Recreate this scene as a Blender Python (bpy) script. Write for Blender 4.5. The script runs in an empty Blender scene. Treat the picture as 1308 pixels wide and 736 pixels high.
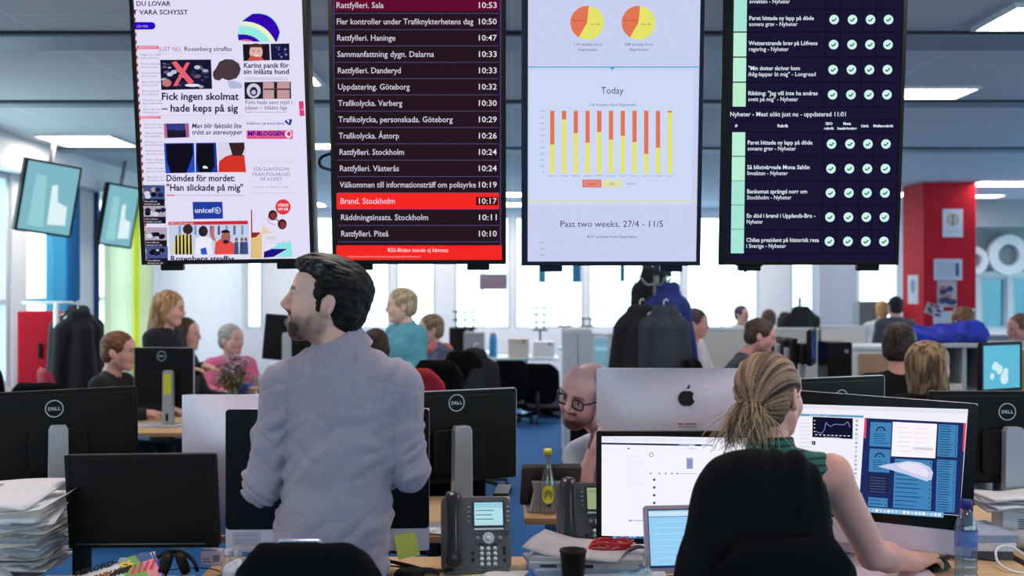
import bpy, math, random
import numpy as np
from mathutils import Vector, Matrix, Euler

R = math.radians
random.seed(7)
SC = bpy.context.scene
COL = SC.collection
F, CX, CY, H = 1450.0, 654.0, 368.0, 1.62      # focal length in px of the 1308 px frame, principal point, eye height

# ------------------------------------------------------------------ camera, world, exposure
cam = bpy.data.cameras.new('camera')
cam.sensor_width = 36.0
cam.lens = 36.0 * F / 1308.0
cam.clip_start = 0.05
cam.clip_end = 200
cam.dof.use_dof = True
cam.dof.focus_distance = 3.8
cam.dof.aperture_fstop = 2.8
camo = bpy.data.objects.new('camera', cam)
camo.location = (0, 0, H)
camo.rotation_euler = (R(90), 0, 0)
COL.objects.link(camo)
SC.camera = camo

SC.view_settings.view_transform = 'Standard'
SC.view_settings.look = 'None'
SC.view_settings.exposure = 0.0
SC.view_settings.gamma = 1.0
SC.view_settings.use_curve_mapping = False
try:
    SC.cycles.use_denoising = True
    SC.cycles.max_bounces = 8
    SC.cycles.diffuse_bounces = 4
    SC.cycles.glossy_bounces = 3
    SC.cycles.transparent_max_bounces = 12
    SC.cycles.sample_clamp_indirect = 6
    SC.cycles.caustics_reflective = False
    SC.cycles.caustics_refractive = False
except Exception:
    pass

world = bpy.data.worlds.new('daylight')
SC.world = world
world.use_nodes = True
wn = world.node_tree
wn.nodes['Background'].inputs[0].default_value = (0.80, 0.96, 1.0, 1)
wn.nodes['Background'].inputs[1].default_value = 4.2
CEIL = 2.92
LAMP = 19.0                                      # radiance of the ceiling panels
XL, XR, YB, YF = -4.4, 10.0, 18.5, -3.0         # room: left wall, right wall, far wall, wall behind the camera

# daylight portals in the window openings (they only guide the sky's light)
def portal(name, loc, rot, sx, sy):
    l = bpy.data.lights.new(name, 'AREA')
    l.shape = 'RECTANGLE'; l.size = sx; l.size_y = sy
    l.cycles.is_portal = True
    o = bpy.data.objects.new(name, l)
    o.location = loc; o.rotation_euler = rot
    COL.objects.link(o)
portal('window_daylight', (1.8, YB + 0.12, 1.85), (R(90), 0, R(180)), 10.5, 1.75)
portal('window_daylight', (XL - 0.12, 10.2, 1.75), (R(90), 0, R(-90)), 7.0, 1.8)
portal('window_daylight', (XL - 0.12, -1.4, 1.7), (R(90), 0, R(-90)), 2.4, 1.9)
portal('window_daylight', (XR + 0.24, 7.7, 1.7), (R(90), 0, R(90)), 21.0, 2.2)
portal('window_daylight', (2.8, YF - 0.24, 1.7), (R(90), 0, 0), 14.0, 2.2)

# ------------------------------------------------------------------ helpers
def W(px, py, d):
    """the point at distance d that the photograph shows at (px, py)"""
    return Vector(((px - CX) * d / F, d, H - (py - CY) * d / F))

def lin(c):
    out = []
    for v in c[:3]:
        v = v / 255.0
        out.append(v / 12.92 if v <= 0.04045 else ((v + 0.055) / 1.055) ** 2.4)
    return tuple(out) + (1.0,)

MATS = {}
def mat(name, c, rough=0.6, metal=0.0, var=0.06, scale=40.0, bump=0.0, stretch=None, spec=0.5, c2=None, trans=0.0, sheen=0.0, coat=0.0):
    """principled material with a noise tint (and optional bump) in object space"""
    if name in MATS: return MATS[name]
    m = bpy.data.materials.new(name); m.use_nodes = True
    nt = m.node_tree; b = nt.nodes['Principled BSDF']
    col = lin(c)
    tc = nt.nodes.new('ShaderNodeTexCoord'); mp = nt.nodes.new('ShaderNodeMapping')
    nt.links.new(tc.outputs['Object'], mp.inputs[0])
    if stretch: mp.inputs['Scale'].default_value = stretch
    nz = nt.nodes.new('ShaderNodeTexNoise'); nz.inputs['Scale'].default_value = scale; nz.inputs['Detail'].default_value = 4
    nt.links.new(mp.outputs[0], nz.inputs['Vector'])
    mix = nt.nodes.new('ShaderNodeMix'); mix.data_type = 'RGBA'
    if c2: a, z = col, lin(c2)
    else:
        a = tuple(min(1, v * (1 - var)) for v in col[:3]) + (1,)
        z = tuple(min(1, v * (1 + var)) for v in col[:3]) + (1,)
    mix.inputs[6].default_value = a; mix.inputs[7].default_value = z
    rmp = nt.nodes.new('ShaderNodeMapRange'); rmp.inputs[1].default_value = 0.3; rmp.inputs[2].default_value = 0.7
    nt.links.new(nz.outputs['Fac'], rmp.inputs[0]); nt.links.new(rmp.outputs[0], mix.inputs[0])
    nt.links.new(mix.outputs[2], b.inputs['Base Color'])
    b.inputs['Roughness'].default_value = rough; b.inputs['Metallic'].default_value = metal
    b.inputs['Specular IOR Level'].default_value = spec
    if trans: b.inputs['Transmission Weight'].default_value = trans
    if sheen: b.inputs['Sheen Weight'].default_value = sheen
    if coat: b.inputs['Coat Weight'].default_value = coat
    if bump:
        bp = nt.nodes.new('ShaderNodeBump'); bp.inputs['Strength'].default_value = bump; bp.inputs['Distance'].default_value = 0.002
        nt.links.new(nz.outputs['Fac'], bp.inputs['Height']); nt.links.new(bp.outputs[0], b.inputs['Normal'])
    MATS[name] = m
    return m

def vmat(name, rough=0.55, spec=0.4, bump=0.0, scale=300.0, stretch=None, var=0.08, sss=0.0):
    """material whose base colour is the mesh's own colour attribute (skin, beard, lips; hair strands)"""
    if name in MATS: return MATS[name]
    m = bpy.data.materials.new(name); m.use_nodes = True
    nt = m.node_tree; b = nt.nodes['Principled BSDF']
    at = nt.nodes.new('ShaderNodeAttribute'); at.attribute_name = 'Col'
    tc = nt.nodes.new('ShaderNodeTexCoord'); mp = nt.nodes.new('ShaderNodeMapping')
    nt.links.new(tc.outputs['Object'], mp.inputs[0])
    if stretch: mp.inputs['Scale'].default_value = stretch
    nz = nt.nodes.new('ShaderNodeTexNoise'); nz.inputs['Scale'].default_value = scale; nz.inputs['Detail'].default_value = 3
    nt.links.new(mp.outputs[0], nz.inputs['Vector'])
    rmp = nt.nodes.new('ShaderNodeMapRange'); rmp.inputs[1].default_value = 0.3; rmp.inputs[2].default_value = 0.7
    rmp.inputs[3].default_value = 1 - var; rmp.inputs[4].default_value = 1 + var
    nt.links.new(nz.outputs['Fac'], rmp.inputs[0])
    vm = nt.nodes.new('ShaderNodeVectorMath'); vm.operation = 'SCALE'
    nt.links.new(at.outputs['Color'], vm.inputs[0]); nt.links.new(rmp.outputs[0], vm.inputs['Scale'])
    nt.links.new(vm.outputs[0], b.inputs['Base Color'])
    b.inputs['Roughness'].default_value = rough; b.inputs['Specular IOR Level'].default_value = spec
    if bump:
        bp = nt.nodes.new('ShaderNodeBump'); bp.inputs['Strength'].default_value = bump; bp.inputs['Distance'].default_value = 0.002
        nt.links.new(nz.outputs['Fac'], bp.inputs['Height']); nt.links.new(bp.outputs[0], b.inputs['Normal'])
    MATS[name] = m
    return m

def emit(c, k=1.0):
    name = 'glow_%d_%d_%d_%d' % (c[0], c[1], c[2], round(k * 100))
    if name in MATS: return MATS[name]
    m = bpy.data.materials.new(name); m.use_nodes = True
    nt = m.node_tree; nt.nodes.remove(nt.nodes['Principled BSDF'])
    e = nt.nodes.new('ShaderNodeEmission'); e.inputs[0].default_value = lin(c); e.inputs[1].default_value = k
    nt.links.new(e.outputs[0], nt.nodes['Material Output'].inputs[0])
    MATS[name] = m
    return m

def glass(name, tint=(235, 245, 248), rough=0.02, refl=0.08, dens=0.0):
    """thin pane: mostly clear with a faint reflection"""
    if name in MATS: return MATS[name]
    m = bpy.data.materials.new(name); m.use_nodes = True
    nt = m.node_tree; nt.nodes.remove(nt.nodes['Principled BSDF'])
    t = nt.nodes.new('ShaderNodeBsdfTransparent'); t.inputs[0].default_value = lin(tint)
    g = nt.nodes.new('ShaderNodeBsdfGlossy'); g.inputs['Roughness'].default_value = rough
    mx = nt.nodes.new('ShaderNodeMixShader'); mx.inputs[0].default_value = refl
    nt.links.new(t.outputs[0], mx.inputs[1]); nt.links.new(g.outputs[0], mx.inputs[2])
    out = mx
    if dens:
        d = nt.nodes.new('ShaderNodeBsdfDiffuse'); d.inputs[0].default_value = lin(tint)
        m2 = nt.nodes.new('ShaderNodeMixShader'); m2.inputs[0].default_value = dens
        nt.links.new(mx.outputs[0], m2.inputs[1]); nt.links.new(d.outputs[0], m2.inputs[2]); out = m2
    nt.links.new(out.outputs[0], nt.nodes['Material Output'].inputs[0])
    MATS[name] = m
    return m

def fabric_light(name, c, tr=0.5):
    """curtain cloth that lets daylight through"""
    if name in MATS: return MATS[name]
    m = bpy.data.materials.new(name); m.use_nodes = True
    nt = m.node_tree; nt.nodes.remove(nt.nodes['Principled BSDF'])
    d = nt.nodes.new('ShaderNodeBsdfDiffuse'); t = nt.nodes.new('ShaderNodeBsdfTranslucent')
    d.inputs[0].default_value = lin(c); t.inputs[0].default_value = lin(c)
    mx = nt.nodes.new('ShaderNodeMixShader'); mx.inputs[0].default_value = tr
    nt.links.new(d.outputs[0], mx.inputs[1]); nt.links.new(t.outputs[0], mx.inputs[2])
    nt.links.new(mx.outputs[0], nt.nodes['Material Output'].inputs[0])
    MATS[name] = m
    return m

def empty(name, loc=(0, 0, 0), rot=(0, 0, 0), label=None, cat=None, group=None):
    o = bpy.data.objects.new(name, None); COL.objects.link(o)
    o.empty_display_size = 0.1
    o.location = loc; o.rotation_euler = rot
    return tag(o, label, cat, group)

def tag(o, label=None, cat=None, group=None, kind=None):
    if label: o['label'] = label
    if cat: o['category'] = cat
    if group: o['group'] = group
    if kind: o['kind'] = kind
    return o

def copy_tree(o, parent=None):
    c = o.copy(); COL.objects.link(c)
    if parent: c.parent = parent
    for ch in list(o.children): copy_tree(ch, c)
    return c

class MB:
    """collects shapes and links them as ONE mesh object"""
    def __init__(s): s.v = []; s.f = []; s.mi = []; s.sm = []; s.M = Matrix.Identity(4)
    def at(s, M): s.M = M; return s
    def add(s, verts, faces, mi=0, smooth=False):
        n = len(s.v); M = s.M
        s.v += [tuple(M @ Vector(p)) for p in verts]
        s.f += [tuple(n + i for i in f) for f in faces]
        s.mi += [mi] * len(faces); s.sm += [smooth] * len(faces)
        return s
    def box(s, c, d, mi=0, rot=None):
        x, y, z = d[0] / 2, d[1] / 2, d[2] / 2
        vs = [Vector((a * x, b * y, e * z)) for a in (-1, 1) for b in (-1, 1) for e in (-1, 1)]
        if rot: 
            Rm = Euler(rot).to_matrix(); vs = [Rm @ v for v in vs]
        vs = [v + Vector(c) for v in vs]
        return s.add(vs, [(0, 1, 3, 2), (4, 6, 7, 5), (0, 4, 5, 1), (2, 3, 7, 6), (0, 2, 6, 4), (1, 5, 7, 3)], mi)
    def prism(s, pts, y0, y1, mi=0, smooth=False):
        """outline pts (x, z) extruded along y from y0 to y1"""
        n = len(pts)
        vs = [(x, y0, z) for x, z in pts] + [(x, y1, z) for x, z in pts]
        fs = [tuple(range(n)), tuple(range(2 * n - 1, n - 1, -1))]
        s.add(vs, fs, mi)
        m = len(s.v) - 2 * n
        for i in range(n):
            j = (i + 1) % n
            s.f.append((m + i, m + n + i, m + n + j, m + j)); s.mi.append(mi); s.sm.append(smooth)
        return s
    def rrect(s, cx, cz, w, h, r, y0, y1, mi=0, n=5):
        return s.prism(rr(cx, cz, w, h, r, n), y0, y1, mi, True)
    def tube(s, pts, r, n=8, mi=0, caps=True, closed=False):
        pts = [Vector(p) for p in pts]; k = len(pts)
        rs = r if isinstance(r, (list, tuple)) else [r] * k
        vs = []; fs = []
        up = None
        for i, p in enumerate(pts):
            if closed: t = pts[(i + 1) % k] - pts[i - 1]
            else: t = pts[min(i + 1, k - 1)] - pts[max(i - 1, 0)]
            if t.length < 1e-9: t = Vector((0, 0, 1))
            t.normalize()
            if up is None:
                up = Vector((0, 0, 1)) if abs(t.z) < 0.9 else Vector((1, 0, 0))
            a = t.cross(up)
            if a.length < 1e-6: a = t.cross(Vector((0, 1, 0)))
            a.normalize(); b = a.cross(t); up = b
            for j in range(n):
                w = 2 * math.pi * j / n
                vs.append(p + (a * math.cos(w) + b * math.sin(w)) * rs[i])
        for i in range(k if closed else k - 1):
            q = (i + 1) % k
            for j in range(n):
                l = (j + 1) % n
                fs.append((i * n + j, i * n + l, q * n + l, q * n + j))
        if caps and not closed:
            fs.append(tuple(range(n - 1, -1, -1))); fs.append(tuple(range((k - 1) * n, k * n)))
        return s.add(vs, fs, mi, True)
    def lathe(s, prof, c=(0, 0, 0), n=24, mi=0, sx=1.0, sy=1.0):
        """profile (r, z) turned about a vertical axis through c"""
        vs = []; fs = []
        for r, z in prof:
            for j in range(n):
                w = 2 * math.pi * j / n
                vs.append((c[0] + r * sx * math.cos(w), c[1] + r * sy * math.sin(w), c[2] + z))
        for i in range(len(prof) - 1):
            for j in range(n):
                l = (j + 1) % n
                fs.append((i * n + j, i * n + l, (i + 1) * n + l, (i + 1) * n + j))
        fs.append(tuple(range(n - 1, -1, -1))); fs.append(tuple(range((len(prof) - 1) * n, len(prof) * n)))
        return s.add(vs, fs, mi, True)
    def grid(s, fn, nu, nv, mi=0, smooth=True):
        vs = [fn(i / nu, j / nv) for i in range(nu + 1) for j in range(nv + 1)]
        fs = [(i * (nv + 1) + j, (i + 1) * (nv + 1) + j, (i + 1) * (nv + 1) + j + 1, i * (nv + 1) + j + 1) for i in range(nu) for j in range(nv)]
        return s.add(vs, fs, mi, smooth)
    def build(s, name, mats, parent=None, bevel=0.0, seg=2, solid=0.0, sub=0):
        me = bpy.data.meshes.new(name)
        me.from_pydata([tuple(v) for v in s.v], [], s.f)
        if not isinstance(mats, (list, tuple)): mats = [mats]
        for m in mats: me.materials.append(m)
        me.polygons.foreach_set('material_index', s.mi)
        me.polygons.foreach_set('use_smooth', s.sm)
        me.update()
        o = bpy.data.objects.new(name, me); COL.objects.link(o)
        if parent: o.parent = parent
        if solid:
            md = o.modifiers.new('thickness', 'SOLIDIFY'); md.thickness = solid; md.offset = 0
        if sub:
            md = o.modifiers.new('smooth', 'SUBSURF'); md.levels = sub; md.render_levels = sub
        if bevel:
            md = o.modifiers.new('edges', 'BEVEL'); md.width = bevel; md.segments = seg; md.limit_method = 'ANGLE'; md.angle_limit = R(40)
        return o

def rr(cx, cz, w, h, r, n=5):
    pts = []
    for (sx, sz, a0) in ((1, -1, -90), (1, 1, 0), (-1, 1, 90), (-1, -1, 180)):
        for i in range(n + 1):
            a = R(a0 + 90 * i / n)
            pts.append((cx + sx * (w / 2 - r) + r * math.cos(a), cz + sz * (h / 2 - r) + r * math.sin(a)))
    return pts

def bez(p0, p1, p2, p3, n=16):
    p0, p1, p2, p3 = map(Vector, (p0, p1, p2, p3))
    return [p0 * (1 - t) ** 3 + p1 * 3 * t * (1 - t) ** 2 + p2 * 3 * t * t * (1 - t) + p3 * t ** 3 for t in [i / n for i in range(n + 1)]]

def spline(pts, n=8):
    P = [Vector(p) for p in pts]; out = []
    for i in range(len(P) - 1):
        a = P[max(i - 1, 0)]; b = P[i]; c = P[i + 1]; d = P[min(i + 2, len(P) - 1)]
        for k in range(n):
            t = k / n
            out.append(0.5 * ((2 * b) + (c - a) * t + (2 * a - 5 * b + 4 * c - d) * t * t + (3 * b - a - 3 * c + d) * t ** 3))
    out.append(P[-1]); return out

# text outlines as flat polygons
TXT = {}
def text2d(body, bold=0.0, shear=0.0):
    """(verts, faces, width) of a line of text, 1.0 = font size, baseline at 0"""
    key = (body, bold, shear)
    if key in TXT: return TXT[key]
    cu = bpy.data.curves.new('lettering', 'FONT')
    cu.body = body; cu.size = 1.0; cu.resolution_u = 2; cu.offset = bold; cu.shear = shear; cu.fill_mode = 'FRONT'
    o = bpy.data.objects.new('lettering', cu); COL.objects.link(o)
    dg = bpy.context.evaluated_depsgraph_get(); dg.update()
    me = bpy.data.meshes.new_from_object(o.evaluated_get(dg))
    v = [(p.co.x, p.co.y) for p in me.vertices]; f = [tuple(p.vertices) for p in me.polygons]
    bpy.data.objects.remove(o); bpy.data.curves.remove(cu); bpy.data.meshes.remove(me)
    w = max([p[0] for p in v], default=0.0)
    TXT[key] = (v, f, w)
    return TXT[key]

class Canvas:
    """flat artwork on a screen, sheet or sign: every shape is a polygon a fraction of a millimetre above the last.
    px() turns artwork coordinates into the surface's own local x, z (metres); the surface faces local -Y."""
    def __init__(s, px, y=0.0, step=0.00005, maker=emit):
        s.px = px; s.y = y; s.step = step; s.v = []; s.f = []; s.mi = []; s.mats = []; s.n = 0; s.maker = maker
    def m(s, c):
        mm = s.maker(c)
        if mm not in s.mats: s.mats.append(mm)
        return s.mats.index(mm)
    def raw(s, pts, faces, c, layer=None):
        if layer is None: s.n += 1; layer = s.n
        b = len(s.v); i = s.m(c)
        for (x, y) in pts:
            yy = s.y - s.step * layer
            u, w = s.px(x, y, yy) if getattr(s.px, 'ray', False) else s.px(x, y)
            s.v.append((u, yy, w))
        for f in faces: s.f.append(tuple(b + q for q in f)); s.mi.append(i)
        return s
    def poly(s, pts, c, layer=None): return s.raw(pts, [tuple(range(len(pts)))], c, layer)
    def rect(s, x0, y0, x1, y1, c, layer=None): return s.poly([(x0, y0), (x1, y0), (x1, y1), (x0, y1)], c, layer)
    def disc(s, x, y, r, c, ry=None, n=20, layer=None, a0=0, a1=360):
        ry = ry or r
        full = abs(a1 - a0) >= 360
        p = [(x + r * math.cos(R(a0 + (a1 - a0) * i / n)), y - ry * math.sin(R(a0 + (a1 - a0) * i / n))) for i in range(n if full else n + 1)]
        if not full: p.append((x, y))
        return s.poly(p, c, layer)
    def line(s, pts, w, c, layer=None):
        if layer is None: s.n += 1; layer = s.n
        for (x0, y0), (x1, y1) in zip(pts, pts[1:]):
            L = math.hypot(x1 - x0, y1 - y0) or 1; nx, ny = -(y1 - y0) / L * w / 2, (x1 - x0) / L * w / 2
            s.poly([(x0 + nx, y0 + ny), (x1 + nx, y1 + ny), (x1 - nx, y1 - ny), (x0 - nx, y0 - ny)], c, layer)
        return s
    def text(s, x, y, body, size, c, bold=0.0, align='l', width=None, shear=0.0, slope=0.0, layer=None):
        """y = baseline; width squeezes or stretches the line to that many units"""
        v, f, w = text2d(body, bold, shear)
        if not v: return s
        k = (width / w / size) if width else 1.0
        ww = w * size * k
        x0 = x - (ww if align == 'r' else ww / 2 if align == 'c' else 0)
        return s.raw([(x0 + p[0] * size * k, y - p[1] * size + slope * (x0 + p[0] * size * k - x)) for p in v], f, c, layer)
    def build(s, name, parent):
        me = bpy.data.meshes.new(name); me.from_pydata(s.v, [], s.f)
        for m in s.mats: me.materials.append(m)
        me.polygons.foreach_set('material_index', s.mi)
        # make every face look out along local -Y
        me.update()
        flip = [p.index for p in me.polygons if p.normal.y > 0]
        for i in flip: me.polygons[i].flip()
        me.update()
        o = bpy.data.objects.new(name, me); COL.objects.link(o); o.parent = parent
        return o

def on_plane(M):
    """photograph pixel -> local x, z on the plane local y = 0 of an object with world matrix M"""
    Mi = M.inverted(); o = Mi @ Vector((0, 0, H))
    def fn(px, py, yy=0.0):
        d = (Mi.to_3x3() @ Vector(((px - CX) / F, 1.0, -(py - CY) / F)))
        t = (yy - o.y) / d.y; p = o + d * t
        return p.x, p.z
    fn.ray = True
    return fn

def paint(c): return mat('ink_%d_%d_%d' % tuple(c[:3]), c, rough=0.75, var=0.03, scale=200)

# ------------------------------------------------------------------ smooth solids for bodies, hair and cloth
RNG = np.random.RandomState(3)
NT = RNG.rand(32, 32, 32).astype(np.float32)
def vnoise(x, y, z):
    """value noise, about 0..1"""
    xi = np.floor(x).astype(int); yi = np.floor(y).astype(int); zi = np.floor(z).astype(int)
    fx, fy, fz = x - xi, y - yi, z - zi
    fx = fx * fx * (3 - 2 * fx); fy = fy * fy * (3 - 2 * fy); fz = fz * fz * (3 - 2 * fz)
    out = 0
    for a in (0, 1):
        for b in (0, 1):
            for c in (0, 1):
                w = (fx if a else 1 - fx) * (fy if b else 1 - fy) * (fz if c else 1 - fz)
                out = out + w * NT[(xi + a) % 32, (yi + b) % 32, (zi + c) % 32]
    return out

class Solid:
    CAP = 0.08
    def __init__(s, lo, hi, h):
        s.h = h; s.lo = np.array(lo, float)
        n = [int(math.ceil((hi[i] - lo[i]) / h)) + 1 for i in range(3)]
        s.ax = [s.lo[i] + h * np.arange(n[i]) for i in range(3)]
        s.f = np.full(n, s.CAP, np.float32)
    def _win(s, lo, hi):
        sl = []
        for i in range(3):
            a = int(max(0, math.floor((lo[i] - s.lo[i]) / s.h))); b = int(min(len(s.ax[i]), math.ceil((hi[i] - s.lo[i]) / s.h) + 1))
            if b <= a: return None
            sl.append(slice(a, b))
        return tuple(sl)
    def _apply(s, sl, d, k, mode):
        f = s.f[sl]
        if mode == 'add':
            h = np.clip(0.5 + 0.5 * (f - d) / k, 0, 1); r = f * (1 - h) + d * h - k * h * (1 - h)
        elif mode == 'sub':
            h = np.clip(0.5 - 0.5 * (f + d) / k, 0, 1); r = f * (1 - h) + (-d) * h + k * h * (1 - h)
        else:
            h = np.clip(0.5 - 0.5 * (f - d) / k, 0, 1); r = f * (1 - h) + d * h + k * h * (1 - h)
        s.f[sl] = r
    def _xyz(s, sl):
        return np.meshgrid(s.ax[0][sl[0]], s.ax[1][sl[1]], s.ax[2][sl[2]], indexing='ij', sparse=True)
    def cone(s, a, b, ra, rb, k=0.02, mode='add', flat=None):
        """rounded cone; flat = (axis, factor > 1 flattens along that axis)"""
        a = np.array(a, float); b = np.array(b, float); m = max(ra, rb) + s.CAP
        sl = s._win(np.minimum(a, b) - m, np.maximum(a, b) + m)
        if sl is None: return s
        X, Y, Z = s._xyz(sl); ab = b - a; L = float(ab @ ab) or 1e-9
        t = np.clip(((X - a[0]) * ab[0] + (Y - a[1]) * ab[1] + (Z - a[2]) * ab[2]) / L, 0, 1)
        dx, dy, dz = X - a[0] - t * ab[0], Y - a[1] - t * ab[1], Z - a[2] - t * ab[2]
        q = dx * dx + dy * dy + dz * dz
        if flat is not None:
            n = np.array(flat[0], float); n /= np.linalg.norm(n)
            e = dx * n[0] + dy * n[1] + dz * n[2]; q = q + e * e * (flat[1] ** 2 - 1)
        s._apply(sl, (np.sqrt(q) - (ra + (rb - ra) * t)).astype(np.float32), k, mode)
        return s
    def ell(s, c, r, Rm=None, k=0.02, mode='add'):
        c = np.array(c, float); m = max(r) + s.CAP
        sl = s._win(c - m, c + m)
        if sl is None: return s
        X, Y, Z = s._xyz(sl); x, y, z = X - c[0], Y - c[1], Z - c[2]
        if Rm is not None:
            T = np.array(Rm).T
            x, y, z = (T[0][0] * x + T[0][1] * y + T[0][2] * z, T[1][0] * x + T[1][1] * y + T[1][2] * z, T[2][0] * x + T[2][1] * y + T[2][2] * z)
        k0 = np.sqrt((x / r[0]) ** 2 + (y / r[1]) ** 2 + (z / r[2]) ** 2)
        k1 = np.sqrt((x / r[0] ** 2) ** 2 + (y / r[1] ** 2) ** 2 + (z / r[2] ** 2) ** 2) + 1e-6
        s._apply(sl, (k0 * (k0 - 1) / k1).astype(np.float32), k, mode)
        return s
    def cut(s, p, n, k=0.01):
        """remove what lies on the +n side of the plane through p"""
        n = np.array(n, float); n /= np.linalg.norm(n)
        sl = (slice(None),) * 3; X, Y, Z = s._xyz(sl)
        s._apply(sl, ((X - p[0]) * n[0] + (Y - p[1]) * n[1] + (Z - p[2]) * n[2]).astype(np.float32) + np.zeros_like(s.f), k, 'int')
        return s
    def warp(s, fn):
        X, Y, Z = np.meshgrid(*s.ax, indexing='ij')
        near = np.abs(s.f) < 0.04
        s.f[near] += fn(X[near], Y[near], Z[near]).astype(np.float32)
        return s
    def mesh(s):
        f = s.f; nx, ny, nz = f.shape
        ins = f < 0
        cor = [(a, b, c) for a in (0, 1) for b in (0, 1) for c in (0, 1)]
        cnt = sum(ins[a:nx - 1 + a, b:ny - 1 + b, c:nz - 1 + c].astype(np.int8) for a, b, c in cor)
        cells = np.argwhere((cnt > 0) & (cnt < 8))
        if len(cells) == 0: return np.zeros((0, 3)), np.zeros((0, 4), int)
        ids = np.full((nx - 1, ny - 1, nz - 1), -1, np.int64); ids[cells[:, 0], cells[:, 1], cells[:, 2]] = np.arange(len(cells))
        acc = np.zeros((len(cells), 3)); num = np.zeros(len(cells))
        val = {c: f[cells[:, 0] + c[0], cells[:, 1] + c[1], cells[:, 2] + c[2]] for c in cor}
        for a in cor:
            for ax in range(3):
                if a[ax]: continue
                b = list(a); b[ax] = 1; b = tuple(b)
                va, vb = val[a], val[b]; cr = (va < 0) != (vb < 0)
                t = np.where(cr, va / np.where(cr, va - vb, 1), 0)
                for q in range(3):
                    acc[:, q] += np.where(cr, a[q] + (t if q == ax else 0), 0)
                num += cr
        vert = s.lo + s.h * (cells + acc / num[:, None])
        quads = []
        for ax in range(3):
            u, v = [q for q in range(3) if q != ax]
            A = [slice(1, -1)] * 3; B = [slice(1, -1)] * 3
            A[ax] = slice(0, -1); B[ax] = slice(1, None)
            sa, sb = ins[tuple(A)], ins[tuple(B)]
            e = np.argwhere(sa != sb); inside_first = sa[sa != sb]
            off = np.array([1, 1, 1]); off[ax] = 0; e = e + off
            def cid(du, dv):
                q = e.copy(); q[:, u] -= du; q[:, v] -= dv
                return ids[q[:, 0], q[:, 1], q[:, 2]]
            qd = np.stack([cid(0, 0), cid(1, 0), cid(1, 1), cid(0, 1)], 1)
            flip = inside_first if ax != 1 else ~inside_first
            qd[~flip] = qd[~flip][:, ::-1]
            quads.append(qd)
        return vert, np.concatenate(quads)
    def build(s, name, m, parent=None, colour=None):
        v, q = s.mesh()
        me = bpy.data.meshes.new(name)
        me.vertices.add(len(v)); me.vertices.foreach_set('co', v.astype(np.float32).ravel())
        me.loops.add(len(q) * 4); me.loops.foreach_set('vertex_index', q.astype(np.int32).ravel())
        me.polygons.add(len(q)); me.polygons.foreach_set('loop_start', np.arange(len(q), dtype=np.int32) * 4)
        me.polygons.foreach_set('use_smooth', np.ones(len(q), bool))
        me.update(calc_edges=True); me.validate()
        me.materials.append(m)
        if colour is not None:
            c = np.asarray(colour(v), np.float32)
            at = me.color_attributes.new('Col', 'FLOAT_COLOR', 'POINT')
            at.data.foreach_set('color', np.concatenate([c, np.ones((len(c), 1), np.float32)], 1).ravel())
        o = bpy.data.objects.new(name, me); COL.objects.link(o)
        if parent: o.parent = parent
        return o
# ------------------------------------------------------------------ the room
carpet = mat('blue_carpet', (14, 92, 156), rough=0.95, var=0.25, scale=60, bump=0.4)
wallm = mat('painted_wall', (232, 236, 238), rough=0.8, var=0.02, scale=6)
greywall = mat('grey_wall', (186, 192, 202), rough=0.8, var=0.03, scale=6)
framem = mat('window_frame_white', (205, 212, 220), rough=0.5, var=0.03)
navy = mat('navy_trim', (28, 52, 118), rough=0.5)
redm = mat('red_paint', (196, 30, 48), rough=0.7, spec=0.15, var=0.05, scale=5)
clearg = glass('window_glass', (238, 250, 252), refl=0.05)

def struct(o): o['kind'] = 'structure'; return o

def ceiling_mat():
    m = bpy.data.materials.new('ceiling_tiles'); m.use_nodes = True
    nt = m.node_tree; b = nt.nodes['Principled BSDF']
    tc = nt.nodes.new('ShaderNodeTexCoord'); br = nt.nodes.new('ShaderNodeTexBrick')
    br.offset = 0.0; br.inputs['Scale'].default_value = 1.0
    br.inputs['Brick Width'].default_value = 1.2; br.inputs['Row Height'].default_value = 0.6
    br.inputs['Mortar Size'].default_value = 0.007; br.inputs['Mortar Smooth'].default_value = 0.2
    br.inputs['Color1'].default_value = lin((214, 216, 218)); br.inputs['Color2'].default_value = lin((208, 211, 214)); br.inputs['Mortar'].default_value = lin((232, 235, 238))
    nt.links.new(tc.outputs['Object'], br.inputs['Vector'])
    nz = nt.nodes.new('ShaderNodeTexNoise'); nz.inputs['Scale'].default_value = 90
    bp = nt.nodes.new('ShaderNodeBump'); bp.inputs['Strength'].default_value = 0.15; bp.inputs['Distance'].default_value = 0.002
    nt.links.new(tc.outputs['Object'], nz.inputs['Vector']); nt.links.new(nz.outputs['Fac'], bp.inputs['Height']); nt.links.new(bp.outputs[0], b.inputs['Normal'])
    nt.links.new(br.outputs['Color'], b.inputs['Base Color']); b.inputs['Roughness'].default_value = 0.75
    return m
ceilm = ceiling_mat()

struct(MB().box(((XL + XR) / 2, (YB + 2.5 + YF) / 2, -0.05), (XR - XL + 0.8, YB + 2.5 - YF + 0.8, 0.1)).build('floor', carpet))
struct(MB().box(((XL + XR) / 2, (YB + YF) / 2, CEIL + 0.05), (XR - XL + 0.4, YB - YF + 0.4, 0.1)).build('ceiling', ceilm))
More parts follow.
